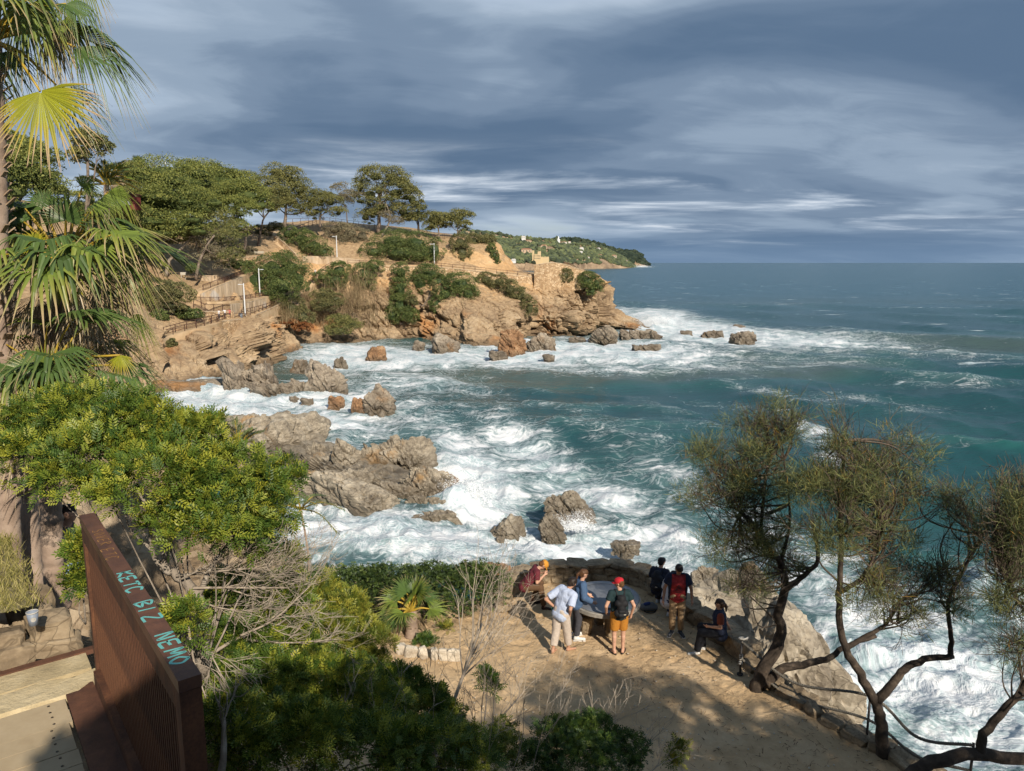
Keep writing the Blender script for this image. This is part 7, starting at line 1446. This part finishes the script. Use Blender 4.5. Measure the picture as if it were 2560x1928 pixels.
person('standing man in a red printed shirt and open navy jacket looking down', on_terrace(1690, 1586), R(174), SK3,
  dict(shirt=(.26, .022, .026), sleeve=.6, pants=(.31, .215, .125), pleg=1.92, shoes=(.05, .055, .065), hair=(.02, .012, .009), jacket=(.012, .017, .038), jsleeve=.62, open=.15, loose=.024, emblem=(.03, .02, .025)),
  ov=dict(elbL=(-.30, .02, 1.15), wriL=(-.32, .10, .93), elbR=(.30, .02, 1.15), wriR=(.33, .12, .92)), head=(10, 24), lean=(2, 0, 0), h=1.76, footL=(-.3, 1, 0), footR=(.45, 1, 0))
s6 = atz(1648, 1488, ZT + .42)
person('dark haired person with a black backpack sitting on the wall, back to the camera', (s6[0], s6[1] + .15, ZT + .42), R(-32), SK2,
  dict(shirt=(.016, .020, .036), sleeve=1.85, pants=(.03, .032, .04), shoes=(.5, .5, .5), hair=(.010, .008, .008), pack=(.012, .013, .018), packd=.19), base=SIT, ov=dict(ankL=(-.12, .30, -.36), ankR=(.12, .32, -.36)), lean=(14, 0, 0), head=(-20, 12), h=1.74)
s7 = atz(1668, 1512, ZT + .42)
person('woman with long dark hair in a white top and navy jeans sitting on the wall', (s7[0], s7[1], ZT + .42), R(-58), SK2,
  dict(female=True, shirt=(.50, .50, .52), sleeve=1.7, loose=.028, pants=(.020, .032, .075), shoes=(.55, .55, .56), hair=(.020, .013, .011), hairstyle='long'), base=SIT, ov=dict(kneeL=(-.10, .40, .10), ankL=(-.16, .22, -.36), ankR=(.10, .26, -.36)), lean=(16, 0, 0), head=(-12, 12), h=1.66)
s8 = atz(1800, 1590, ZT + .42)
person('woman with a ponytail and navy vest sitting at the right on the rock wall', (s8[0], s8[1], ZT + .42), R(78), SK2,
  dict(female=True, shirt=(.20, .045, .022), sleeve=.7, pants=(.012, .013, .018), pleg=1.93, ploose=.03, shoes=(.58, .58, .56), hair=(.045, .024, .014), hairstyle='tail', glasses=(.012, .01, .01), jacket=(.014, .020, .042), jsleeve=0, loose=.024), base=SIT, ov=dict(elbL=(-.26, .02, .33), wriL=(-.2, .24, .30), elbR=(.27, -.12, .30), wriR=(.27, -.22, .08), ankL=(-.12, .50, -.38), ankR=(.12, .36, -.38), kneeL=(-.13, .42, .10)), lean=(4, 0, 0), head=(-8, -4), h=1.70)
def bag(c, label):
    t = thing('bag', label, 'bag', c); mb = MB(); _caps(mb, (-.14, 0, .10), (.14, .02, .09), .095, .085); _caps(mb, (-.05, .03, .14), (.09, .02, .16), .07, .06); fuse('bag_body', mb, .012, plain_cached('bag', (.13, .14, .15), .8), t, 3, .008, 12, 2); mb = MB(); _caps(mb, (-.10, -.02, .18), (.0, .0, .2), .05, .045); fuse('blue_flap', mb, .012, plain_cached('bagblue', (.012, .03, .13), .6), t, 2); mb = MB(); mb.tube(catmull([(-.15, -.05, .05), (-.08, -.14, .03), (.1, -.13, .02), (.18, -.04, .06)], 10), .012, 5); mb.build('strap', plain_cached('bagstrap', (.03, .03, .035), .8), t, True)
bag(on_terrace(1622, 1528), 'grey and blue bag lying on the sand beside the wall')
# small far figures on the headland path
FAR = [((548, 800), 118.5, 'far walker in white with dark trousers stepping down the stairs by the railing', (.6, .6, .62), (.06, .07, .09), 150), ((562, 798), 118.8, 'far walker in a white top, middle of the three by the litter bin', (.62, .62, .64), (.05, .05, .07), 170), ((574, 798), 119.2, 'far walker in a red and white top nearest the litter bin', (.42, .12, .10), (.02, .02, .025), 200), ((789, 692), 161.5, 'far walker in white climbing the stair path between the green bushes', (.6, .58, .55), (.10, .14, .22), -20)]
for (q, Y, lab, sh_, pa, hd) in FAR:
    p = aty(*q, head_hit(*q) - .3); person(lab, tuple(p), R(hd), SK2, dict(shirt=sh_, pants=pa, hair=(.03, .02, .015), shoes=(.1, .1, .1)), voxel=.028, fingers=False, detail=False, h=1.72)
person('person in blue shorts sitting half hidden behind the palm trunks', tuple(aty(158, 1440, 8.4) + np.array([0, 0, 0])), R(-70), SK1, dict(shirt=(.03, .03, .04), pants=(.16, .22, .36), pleg=.85, hair=(.03, .02, .015), shoes=(.2, .2, .2)), base=SIT, ov=dict(kneeL=(-.12, .38, .2), kneeR=(.12, .38, .18)), lean=(10, 0, 0), voxel=.02, fingers=False, detail=False)
# the photographer, standing behind the camera, whose shadow falls on the fence
person('photographer with raised arms standing at the viewpoint, behind the camera', (-.12, -.42, 14.34), 0, SK1, dict(shirt=(.1, .1, .12), pants=(.08, .08, .1), hair=(.05, .03, .02), shoes=(.1, .1, .1)), ov=dict(elbL=(-.30, .08, 1.30), wriL=(-.16, .20, 1.52), elbR=(.30, .08, 1.30), wriR=(.16, .20, 1.52)), voxel=.02, fingers=False, detail=False, h=1.78)
bpy.data.scenes.remove(TMP)
print('people', time.time() - T0)
# ------------------------------------------------------------------ paths, walls and railings on the headland
def stonewall_mat():
    m, t, b = newmat('rubble_wall'); p = gpos(t); v = t.add('ShaderNodeTexVoronoi', {'Vector': t.mapping(p, scale=(1, 1, 1.5)), 'Scale': 2.2}, feature='F1'); e = t.add('ShaderNodeTexVoronoi', {'Vector': t.mapping(p, scale=(1, 1, 1.5)), 'Scale': 2.2}, feature='DISTANCE_TO_EDGE')
    c = t.ramp(t.add('ShaderNodeSeparateColor', {0: v.outputs['Color']}).outputs[0], [(.1, (.36, .235, .13)), (.5, (.50, .345, .20)), (.9, (.60, .45, .29))]); ed = t.ss(e.outputs['Distance'], .02, .10); c = t.mix(ed, (.27, .18, .10), c)
    setc(t, b, 'Base Color', c); b.inputs['Roughness'].default_value = .95; bump(t, b, ed, .6, .08); MATS['rubble_wall'] = m
    m, t, b = newmat('plaster_wall'); p = gpos(t); c = t.ramp(t.noise(t.mapping(p, scale=(1.2, 1.2, .25)), .9, 7, .65, .4), [(.3, (.29, .205, .125)), (.5, (.43, .325, .215)), (.7, (.51, .41, .30))]); c = t.mix(t.math('MULTIPLY', t.ss(t.noise(p, .35, 4, .6), .58, .68), .6), c, (.40, .39, .37)); setc(t, b, 'Base Color', c); b.inputs['Roughness'].default_value = .9; bump(t, b, t.noise(p, 5, 4), .3, .05); MATS['plaster_wall'] = m
stonewall_mat()
mottled('path_dirt', [(.3, (.36, .245, .135)), (.5, (.48, .34, .20)), (.7, (.56, .42, .27))], .6, 6, .95, .4, .05, 4)
mottled('coping', [(.3, (.40, .30, .20)), (.7, (.55, .44, .31))], 1.2, 5, .9, .3, .03)
def wall_px(label, top, bot, mat='plaster_wall', thick=.45, name='retaining_wall'):
    """top and bottom picture points with their distances"""
    HB = [head_hit(x, y) - .8 for x, y, Y in bot]; A = np.array([aty(x, y, h + .35) for (x, y, Y), h in zip(top, HB)]); B = np.array([aty(x, y, h) for (x, y, Y), h in zip(bot, HB)]); n = 24; A = catmull(A, n); B = catmull(B, n); B[:, 2] -= 2.2; o = B[0].copy(); t = thing(name, label, 'wall', o); back = np.array([0, thick, 0])
    mb = MB(); V = np.stack([B, A, A + back, B + back], 1).reshape(-1, 3) - o; V += .05 * RNG.normal(size=V.shape); mb.add(V, grid_faces(n, 4), None); k = (n - 1) * 4; mb.F4.append(np.array([[0, 1, 2, 3], [k + 3, k + 2, k + 1, k]])); mb.build('wall_face', MATS[mat], t)
    mb = MB(); V = np.stack([A + [0, -.06, .0], A + [0, -.06, .12], A + back + [0, .06, .12], A + back + [0, .06, 0]], 1).reshape(-1, 3) - o; mb.add(V, grid_faces(n, 4)); mb.build('coping', MATS['coping'], t); return t
def railing(label, pts, h=1.1, step=2.0, mat='rail_steel', infill=True, mid=True, r=.035, name='railing'):
    P = np.array([aty(x, y, head_hit(x, y) - .6) for x, y, Y in pts]); d = np.concatenate([[0], np.cumsum(np.linalg.norm(np.diff(P, axis=0), axis=1))]); L = d[-1]; n = max(2, int(round(L / step)) + 1); S = np.linspace(0, L, n); Q = np.stack([np.interp(S, d, P[:, k]) for k in range(3)], 1); o = Q[0].copy(); Q = Q - o; t = thing(name, label, 'railing', o); z = np.array([0, 0, 1.0])
    pm = MB(); pm.box((0, 0, h / 2 - .2), (.085, .085, h + .4)); me = pm.mesh('post'); me.materials.append(MATS[mat])
    for q in Q:
        ob = bpy.data.objects.new('post', me); COL.objects.link(ob); ob.parent = t; ob.location = tuple(q)
    for hh, w in ((h, .09),) + (((.14, .06),) if infill else ()) + (((h * .52, .05),) if mid and not infill else ()):
        mb = MB()
        for a, b in zip(Q[:-1], Q[1:]): mb.bar(a + z * hh, b + z * hh, w, w * .8)
        mb.build('rail', MATS[mat], t)
    if infill:
        mb = MB(); m = int(L / .16)
        for s in np.linspace(0, L, m):
            q = np.array([np.interp(s, d, P[:, k]) for k in range(3)]) - o; mb.box(q + z * (h / 2 + .05), (.022, .022, h - .14))
        ob = mb.build('balusters', MATS[mat], t); ob['kind'] = 'stuff'
def path(name, pts, w=2.0, dz=.22):
    P = catmull([aty(x, y, head_hit(x, y)) for x, y, Y in pts], 10 * len(pts)); tn = unit(np.gradient(P, axis=0)); sd = unit(np.cross(tn, [0, 0, 1.0])); n = len(P); V = np.stack([P - sd * w / 2 - [0, 0, 1.4], P - sd * w / 2 + [0, 0, dz], P + sd * w / 2 + [0, 0, dz], P + sd * w / 2 - [0, 0, 1.4]], 1).reshape(-1, 3)
    link(name, mesh_np(name, V, grid_faces(n, 4)), MATS['path_dirt'], kind='structure')
path('upper_ramp_path', [(470, 735, 121), (512, 726, 127), (560, 706, 131), (605, 688, 138), (650, 664, 146), (690, 646, 154), (735, 640, 160)], 2.6)
path('middle_ramp_path', [(478, 752, 117.5), (520, 757, 121), (570, 756, 123), (620, 750, 125), (664, 742, 128)], 2.2)
path('platform_path', [(540, 806, 117), (575, 800, 118.5), (610, 797, 120), (650, 782, 125), (690, 766, 131), (730, 742, 142), (765, 722, 150), (782, 700, 157), (795, 682, 162), (830, 662, 166), (870, 659, 167.5)], 2.4)
path('cliff_path', [(858, 659, 167), (930, 661, 168), (1010, 664, 170), (1090, 664, 171.5), (1180, 672, 172.5), (1250, 681, 174), (1320, 688, 176.5), (1360, 690, 177)], 2.2)
path('stair_path', [(300, 880, 95), (350, 866, 98), (400, 848, 103), (450, 833, 107), (500, 820, 112), (545, 806, 116.5)], 2.0)
path('summit_path', [(735, 640, 160), (700, 610, 165), (690, 586, 170), (722, 572, 176), (760, 562, 181)], 2.4)
wall_px('triangular plastered wall under the upper ramp railing', [(500, 737, 124.5), (545, 716, 125.5), (604, 694, 127)], [(496, 741, 124.3), (550, 741, 124.6), (607, 738, 125)])
wall_px('plastered wall under the middle ramp railing beside the tall lamp', [(576, 762, 120.2), (620, 756, 121.5), (664, 746, 123)], [(578, 788, 119.5), (620, 778, 121), (668, 764, 122.8)])
wall_px('rubble wall of the platform where the far walkers stand', [(556, 804, 117.4), (590, 801, 118), (628, 800, 119)], [(552, 826, 116), (590, 822, 116.6), (626, 818, 117.6)], 'rubble_wall')
wall_px('low rubble wall beside the lower stair', [(512, 780, 117.6), (550, 780, 118.6), (582, 779, 119.4)], [(512, 797, 117), (550, 798, 118), (582, 796, 119)], 'rubble_wall')
wall_px('rubble wall along the outer side of the rising path', [(640, 788, 124), (680, 770, 130), (712, 752, 137)], [(630, 806, 122), (676, 790, 128), (706, 772, 135)], 'rubble_wall')
wall_px('long low wall behind the path corner', [(756, 642, 168), (800, 642, 169), (850, 645, 170), (898, 650, 171)], [(756, 652, 167.4), (800, 656, 168.4), (850, 658, 169.4), (898, 660, 170.4)])
wall_px('pale curved wall under the pines by the upper ramp', [(500, 690, 131), (545, 690, 133), (585, 684, 138)], [(500, 700, 130.5), (545, 702, 132), (585, 694, 137)])
wall_px('wall of the bench terrace below the bare tree', [(600, 645, 152), (640, 642, 154), (690, 640, 157)], [(600, 658, 151), (640, 655, 153), (690, 650, 156)], 'rubble_wall')
wall_px('long stone wall carrying the cliff path', [(930, 664, 167), (1010, 667, 169), (1090, 668, 170), (1180, 677, 171), (1250, 686, 172.5), (1330, 692, 175)], [(930, 680, 165.5), (1010, 682, 167.5), (1090, 684, 168.5), (1180, 692, 169.5), (1250, 700, 171), (1330, 708, 173)], 'rubble_wall')
wall_px('ruined rubble wall crowning the headland tip', [(1336, 664, 178.5), (1370, 658, 179), (1400, 659, 179.5), (1432, 668, 179.5), (1472, 682, 179.5)], [(1336, 706, 176), (1370, 712, 176.4), (1400, 708, 176.8), (1432, 704, 177.4), (1472, 698, 178)], 'rubble_wall', 1.2)
wall_px('sloping stone parapet on the right of the headland tip', [(1410, 655, 181), (1430, 661, 181.5), (1452, 676, 182), (1472, 682, 182)], [(1410, 668, 181), (1430, 674, 181.5), (1452, 686, 182), (1472, 690, 182)], 'rubble_wall')
wall_px('light stone stair flank descending from the summit', [(684, 588, 168), (712, 610, 165), (738, 636, 161)], [(680, 598, 167.5), (706, 622, 164.5), (732, 648, 160.5)], 'rubble_wall')
railing('rusty railing rising along the upper ramp', [(508, 730, 125.6), (560, 710, 127), (602, 693, 128.5), (650, 670, 140), (692, 650, 150)])
railing('rusty railing on the middle ramp wall', [(503, 761, 120), (560, 760, 121), (612, 755, 122), (662, 745, 123.5)])
railing('rusty railing turning the corner below the middle ramp', [(484, 764, 116.8), (512, 779, 117.4), (548, 778, 118.4), (580, 777, 119.2)])
railing('lower stair railing on the seaward side', [(404, 848, 101.5), (450, 834, 105.5), (500, 822, 110.5), (558, 806, 116)], infill=False)
railing('lower stair railing on the landward side', [(410, 838, 104.5), (470, 822, 109.5), (520, 810, 113.5), (562, 800, 117.6)], infill=False)
railing('platform railing beside the litter bin', [(562, 801, 117.4), (600, 800, 118.2), (627, 801, 118.9)], infill=False)
railing('railing on the path rising right from the litter bin', [(604, 792, 121.5), (650, 780, 126.5), (684, 769, 130.5)], infill=False)
railing('thin railing of the stair path between the green bushes', [(727, 744, 141), (765, 724, 149), (782, 704, 156), (806, 680, 163), (832, 665, 165.5)], infill=False, h=1.0)
railing('thin railing along the outer edge of the cliff path', [(870, 662, 165.8), (930, 664, 166.6), (1010, 667, 168.6), (1090, 668, 169.6), (1180, 677, 170.6), (1250, 686, 172), (1320, 692, 174.5)], infill=False, h=1.0, step=2.6)
railing('dark skyline railing between the two tallest pines', [(712, 560, 178), (760, 558, 180), (820, 556, 182), (880, 564, 184), (950, 574, 185)], infill=False, h=1.2)
railing('short rusty railing beside the summit steps', [(742, 578, 172), (768, 568, 174), (792, 560, 176)], infill=False)
railing('dark railing along the cliff top hedge', [(1060, 590, 186), (1120, 596, 186), (1180, 596, 187), (1236, 603, 184)], infill=False, h=1.1, step=2.6)
# ------------------------------------------------------------------ street furniture
def lamp(label, px, base, top, Y, arm=-1):
    Y = head_hit(px, base) - (2.2 if px < 640 else .5) if Y != 150 else Y; b = aty(px, base, Y); h = aty(px, top, Y)[2] - b[2]; t = thing('street_lamp', label, 'street lamp', b, group='white street lamps on the headland'); mb = MB(); mb.lathe([(.11, -.4), (.10, h * .5), (.085, h)], 10); mb.build('pole', MATS['lamp_paint'], t, True)
    mb = MB(); mb.bar((0, 0, h - .25), (arm * .75, 0, h - .18), .06, .06); mb.build('arm', MATS['lamp_paint'], t); mb = MB(); mb.box((arm * .62, 0, h - .22), (.55, .26, .10)); mb.build('lamp_head', MATS['lamp_paint'], t)
lamp('white lamp post in front of the plastered wall, nearest the litter bin', 613, 783, 708, 120.4)
lamp('white lamp post standing against the big dome of scrub', 650, 738, 671, 129.5, 1)
lamp('white lamp post at the path corner under the bare slope', 843, 652, 589, 167.5)
lamp('white lamp post on the cliff path in front of the widest scrub', 1086, 666, 608, 169.8)
lamp('small lamp showing above the dark green pine on the skyline', 419, 480, 402, 150)
def furniture():
    b = aty(602, 797, head_hit(602, 797) - .5); t = thing('litter_bin', 'grey litter bin on the platform beside the lamp', 'bin', b); mb = MB(); mb.lathe([(.28, .12), (.32, .85), (.30, .85), (.28, .8), (.01, .8)], 14); mb.build('bin_body', plain_cached('bin', (.13, .15, .17), .5), t, True); mb = MB(); mb.tube([(0, .3, -.3), (0, .3, .7)], .03, 6); mb.build('stand', MATS['iron'], t)
    b = aty(459, 698, head_hit(459, 698)); t = thing('notice_board', 'small pale notice board on two legs under the pines', 'sign', b); mb = MB(); mb.box((0, 0, .95), (.95, .06, .45)); mb.build('board', plain_cached('board', (.45, .42, .36), .7), t)
    for s in (-1, 1): mb = MB(); mb.box((s * .36, 0, .3), (.09, .09, 1.2)); mb.build('leg', plain_cached('boardleg', (.40, .36, .30), .8), t)
    b = aty(647, 640, head_hit(647, 640)); t = thing('park_bench', 'pale bench on the terrace below the bare forked pine', 'bench', b)
    for i in range(3): mb = MB(); mb.box((0, -.15 + .15 * i, .45), (2.0, .12, .05)); mb.build('seat_slat', plain_cached('bench', (.46, .42, .34), .8), t)
    for i in range(2): mb = MB(); mb.box((0, .25, .68 + .18 * i), (2.0, .05, .13)); mb.build('back_slat', plain_cached('bench', (.46, .42, .34), .8), t)
    for s in (-1, 1): mb = MB(); mb.box((s * .8, .05, .2), (.08, .42, .46)); mb.build('leg', plain_cached('benchleg', (.2, .18, .16), .8), t)
    b = aty(327, 520, 118); t = thing('hut', 'small dark red hut on the skyline left of the pine wood', 'hut', b); mb = MB(); mb.box((0, 0, .8), (2.3, 2.0, 2.2)); mb.build('wall', plain_cached('hutwall', (.16, .035, .030), .7), t); mb = MB(); mb.box((0, -.1, 1.98), (2.7, 2.4, .14)); mb.build('roof', plain_cached('hutroof', (.06, .02, .02), .7), t); mb = MB(); mb.box((-.1, -1.003, .8), (.35, .02, 1.0)); mb.build('notice', plain_cached('hutnote', (.5, .35, .25), .7), t)
    b = aty(286, 517, 116); t = thing('parked_car', 'white car half hidden behind the fan palm beside the red hut', 'car', b, R(5)); wh = plain_cached('carpaint', (.62, .64, .66), .25); gl = plain_cached('carglass', (.02, .025, .03), .1)
    pr = [(-2.0, .3), (-2.05, .75), (-1.3, .9), (-.7, 1.42), (.9, 1.45), (1.6, .95), (2.05, .85), (2.05, .3)]; n = len(pr); V = np.array([(x, y, z) for y in (-.85, .85) for x, z in pr]); mb = MB(); mb.add(V, [[i, (i + 1) % n, n + (i + 1) % n, n + i] for i in range(n)], [[0, i, i + 1] for i in range(1, n - 1)] + [[n, n + i + 1, n + i] for i in range(1, n - 1)]); mb.build('body', wh, t)
    for s in (-1, 1): mb = MB(); mb.add([(-1.05, s * .853, .95), (-.65, s * .853, 1.34), (.82, s * .853, 1.36), (1.3, s * .853, .98)], [[0, 1, 2, 3]]); mb.build('side_window', gl, t)
    for sx in (-1.25, 1.25):
        for s in (-1, 1):
            mb = MB(); mb.lathe([(.001, -.1), (.28, -.1), (.32, -.07), (.32, .07), (.28, .1), (.001, .1)], 14); V = mb.V[0] @ rot('X', R(90)).T + [sx, s * .80, .32]; mb.V = [V]; mb.build('wheel', MATS['dark_plastic'], t)
furniture()
# ------------------------------------------------------------------ villas and castle on the far coast
FP = FARG.reshape(-1, 3); FPX_, FPY_ = projn(FP)
def far_at(px, py):
    d = (FPX_ - px) ** 2 + (FPY_ - py) ** 2; i = np.argmin(d); Y = FP[i, 1] - 35; return aty(px, py, Y)
HOUSE = [((1284, 655, 11, 6), (.62, .62, .60), 'white villa low on the far coast just right of the orange cliff'), ((1299, 599, 9, 4), (.66, .65, .62), 'leftmost white villa on the far skyline'), ((1309, 598, 10, 6), (.66, .64, .60), 'white villa with a stepped top on the far skyline'), ((1321, 605, 15, 4), (.50, .38, .26), 'long tan house just under the far skyline'), ((1344, 603, 14, 5), (.64, .62, .58), 'white villa on the far skyline above the castle'), ((1360, 620, 15, 6), (.52, .40, .28), 'tan house on the slope right of the castle'), ((1375, 616, 10, 4), (.66, .66, .66), 'small white house right of the tan house on the far slope'), ((1315, 632, 26, 8), (.48, .35, .24), 'wide tan house left of the castle'), ((1454, 629, 10, 8), (.68, .68, .68), 'tall white villa in the middle of the far wooded slope'), ((1452, 633, 8, 4), (.64, .64, .64), 'low white annex below the tall white villa'), ((1496, 626, 9, 5), (.64, .62, .60), 'white villa on the right part of the far slope'), ((1535, 644, 13, 5), (.50, .42, .32), 'tan terraces near the right end of the far coast'), ((1560, 655, 17, 4), (.34, .33, .31), 'long grey building just above the right end of the far cliffs'), ((1412, 608, 10, 3), (.60, .55, .50), 'pale roof under the far skyline right of the white tower'), ((1500, 640, 9, 3), (.46, .36, .26), 'tan house among the trees below the right villa'), ((1470, 645, 7, 3), (.60, .58, .54), 'small pale house low on the far wooded slope'), ((1424, 607, 6, 3), (.6, .56, .5), 'tiny pale house at the right end of the far skyline'), ((1225, 588, 16, 5), (.60, .58, .56), 'white house over the clipped hedge at the left end of the far hill')]
roofm = plain_cached('farroof', (.36, .17, .10), .8); winm = plain_cached('farwin', (.06, .065, .07), .4)
for (x, y, w, h), c, lab in HOUSE:
    b = far_at(x, y); Y = b[1]; W = pxm(w, Y); Hh = pxm(h, Y); t = thing('villa', lab, 'house', b, R((x * 37) % 30 - 15), group='villas on the far coast'); D = W * .6; mb = MB(); mb.box((0, 0, Hh * .25), (W, D, Hh * 1.5)); mb.build('wall', plain_cached('villa', c, .8), t)
    mb = MB(); mb.add([(-W * .54, -D * .56, Hh), (W * .54, -D * .56, Hh), (W * .54, D * .56, Hh), (-W * .54, D * .56, Hh), (-W * .3, 0, Hh * 1.3), (W * .3, 0, Hh * 1.3)], [[0, 1, 5, 4], [2, 3, 4, 5]], [[1, 2, 5], [3, 0, 4]]); mb.build('roof', roofm if c[2] < .6 else plain_cached('whiteroof', (.55, .5, .45), .8), t)
    for k in range(3): mb = MB(); mb.box((-W * .3 + W * .3 * k, -D / 2 - .02, Hh * .5), (W * .12, .1, Hh * .35)); mb.build('window', winm, t)
def castle():
    b = far_at(1342, 651); Y = b[1]; k = Y / FPX; m = plain_cached('castle', (.56, .42, .24), .85); t = thing('castle', 'small sand coloured castle with two towers on the far coast', 'castle', b)
    def tower(name, x0, x1, top, d):
        w = (x1 - x0) * k; h = (651 - top) * k; cx = ((x0 + x1) / 2 - 1342) * k; mb = MB(); mb.box((cx, 0, h / 2 - 6), (w, d, h + 12)); tw = mb.build(name, m, t); nn = max(3, int((x1 - x0) / 1.6))
        for i in range(nn): mb = MB(); mb.box((cx - w / 2 + w * (i + .5) / nn, -d / 2 + .5, h + .7), (w / nn * .55, 1.0, 1.4)); mb.build('battlement', m, tw)
    tower('slim_tower', 1330.5, 1335.5, 628, 4); tower('square_tower', 1344, 1352, 630, 8); tower('hall', 1335.4, 1344.1, 637, 9.0); tower('curtain_wall', 1351.8, 1372, 643.5, 3)
    for i in range(5):
        for z in (4, 9): mb = MB(); mb.box(((1337 + 3.1 * i - 1342) * k, -4.56, z), (1.1, .15, 2.2)); mb.build('window', winm, t)
castle()
b = far_at(1396, 603); t = thing('white_tower', 'tiny white domed tower on the far skyline', 'tower', b); mb = MB(); mb.lathe([(4.5, -4), (4.2, 5), (2.2, 6), (2.0, 9), (.2, 14)], 10); mb.build('tower_body', plain_cached('wt', (.66, .66, .66), .7), t)
# ------------------------------------------------------------------ spray thrown up by the breakers
def spray(label, c, size, n, seed, s0):
    rng = np.random.default_rng(seed); d = rnd_unit(rng, n); d[:, 2] = np.abs(d[:, 2]); r = rng.uniform(size=n) ** .55; jet = 1 + .5 * vnoise(d * 4, seed); P = d * (r * jet)[:, None] * np.array(size); s = s0 * rng.uniform(.25, 1.0, n) * (1.15 - r); T = np.array([[1, 1, 1], [1, -1, -1], [-1, 1, -1], [-1, -1, 1]]) * .5
    V = (P[:, None] + T[None] * s[:, None, None] * rng.uniform(.6, 1.4, (n, 1, 3))).reshape(-1, 3); k = np.arange(n)[:, None] * 4; F = np.concatenate([k + np.array([[0, 1, 2]]), k + np.array([[0, 3, 1]]), k + np.array([[0, 2, 3]]), k + np.array([[1, 3, 2]])])
    link('spray', mesh_np('spray', V, F), MATS['spray'], label=label, cat='spray', kind='stuff', loc=tuple(c))
m_, t_, b_s = newmat('spray'); setc(t_, b_s, 'Base Color', t_.mix(t_.noise(gpos(t_), 3.0, 2), (.80, .84, .87), (.9, .9, .9))); b_s.inputs['Roughness'].default_value = .8; MATS['spray'] = m_
spray('burst of white spray against the near rock spur', atz(1172, 1262, 0), (2.3, 2.0, 2.7), 9000, 1, .10)
spray('fan of spray behind the long cracked block', atz(1130, 1200, 0), (1.6, 1.2, 1.4), 3000, 2, .09)
spray('wall of spray breaking over the headland tip shelf', atz(1640, 822, 0), (8, 3, 4.2), 9000, 3, .22)
spray('spray at the foot of the narrow rock by the knobbly islet', atz(1440, 1322, 0), (1.8, 1.2, 1.1), 3500, 4, .08)
spray('spray below the huge boulder under the tamarisks', atz(2100, 1752, 0), (1.8, 1.4, 1.0), 2500, 5, .06)
spray('distant spray plume on the far coast rocks', atz(1605, 671, 0), (26, 8, 12), 2500, 6, 1.4)
# ------------------------------------------------------------------ litter on the terrace
def litter():
    rng = np.random.default_rng(9); n = 5200; P = np.stack([rng.uniform(-2.5, 9, n), rng.uniform(10.5, 20, n), np.full(n, ZT)], 1); w = np.exp(-((P[:, 0] - 5.5) / 2.6) ** 2) + .25; ok = (poly_sd(P, TERR_POLY) < -.05) & (rng.uniform(size=n) < w); P = P[ok]; n = len(P)
    P[:, 2] += .05 * fbm(np.stack([P[:, 0], P[:, 1], P[:, 2] * 0], 1) * .35, 3, .5, 82) + .03
    d = unit(np.stack([rng.normal(size=n), rng.normal(size=n), rng.normal(0, .15, n)], 1)); L = rng.uniform(.015, .06, (n, 1)); s = np.cross(d, [0, 0, 1.0]) * rng.uniform(.003, .008, (n, 1)); z = np.array([0, 0, .004])
    V = np.stack([P - d * L - s, P - d * L + s, P + d * L + s * .6 + z, P + d * L - s * .6 + z], 1).reshape(-1, 3); link('leaf_litter', mesh_np('leaf_litter', V, np.arange(len(V)).reshape(-1, 4), False, {'rnd': np.repeat(rng.uniform(0, 1, n), 4)}), MATS['litter'], label='dry fallen twigs and needles scattered over the sand', cat='litter', kind='stuff')
    m = 900; Q = np.stack([rng.uniform(-2.5, 9, m), rng.uniform(10.5, 20, m), np.full(m, ZT + .02)], 1); Q = Q[poly_sd(Q, TERR_POLY) < -.1]; D, F = ico(1); r = rng.uniform(.006, .022, len(Q)) ; V = (Q[:, None] + D[None] * r[:, None, None] * np.array([1, 1, .7])).reshape(-1, 3); FF = (F[None] + (np.arange(len(Q)) * len(D))[:, None, None]).reshape(-1, 3); link('pebbles', mesh_np('pebbles', V, FF), MATS['kerb_stone'], label='small pebbles strewn over the trodden sand', cat='pebbles', kind='stuff')
leaf_mat('litter', [(.05, .03, .018), (.12, .075, .04), (.24, .16, .09)], .9, .1, 2, 0)
litter()
# ------------------------------------------------------------------ trees behind the viewpoint that shade the slope and the sand
def shade_tree(label, x, y, zc, r, seed):
    c = np.array([x, y, zc]); base = (x, y, 14.2); rng = np.random.default_rng(seed); L = [(c + np.array(q) * r, np.array([.62, .62, .5]) * r) for q in ((0, 0, .1), (.6, .1, 0), (-.6, 0, 0), (0, .5, -.1), (0, -.5, -.1), (.3, 0, .4), (-.3, 0, .35))]
    pine(label, L, [base, (x + .1, y, (14.2 + zc) / 2), (x, y, zc - .3 * r)], .2, 'needle_olive', 700, .30, seed, group='pines behind the viewpoint', core=.42)
for i, (x, y, z, r, lab) in enumerate(SHADE := [(3.5, -3.2, 17.7, 1.7, 'pine just behind the viewpoint, nearest the fence'), (6.3, -3.3, 17.0, 1.6, 'middle pine behind the viewpoint'), (1.25, -3.0, 17.8, .55, 'slim young pine added out of view behind the viewpoint to shade the fence'), (9.6, -3.0, 18.0, 1.9, 'pine behind the viewpoint second from the right'), (12.4, -3.1, 17.2, 1.6, 'pine behind the viewpoint farthest to the right')]): shade_tree(lab, x, y, z, r, 400 + i)  # the slim pine is an unseen addition, put in for its shadow on the fence
print('total', time.time() - T0, 'tris', sum(len(o.data.loop_triangles) if False else sum(len(p.vertices) - 2 for p in []) for o in bpy.data.objects if o.type == 'MESH'))
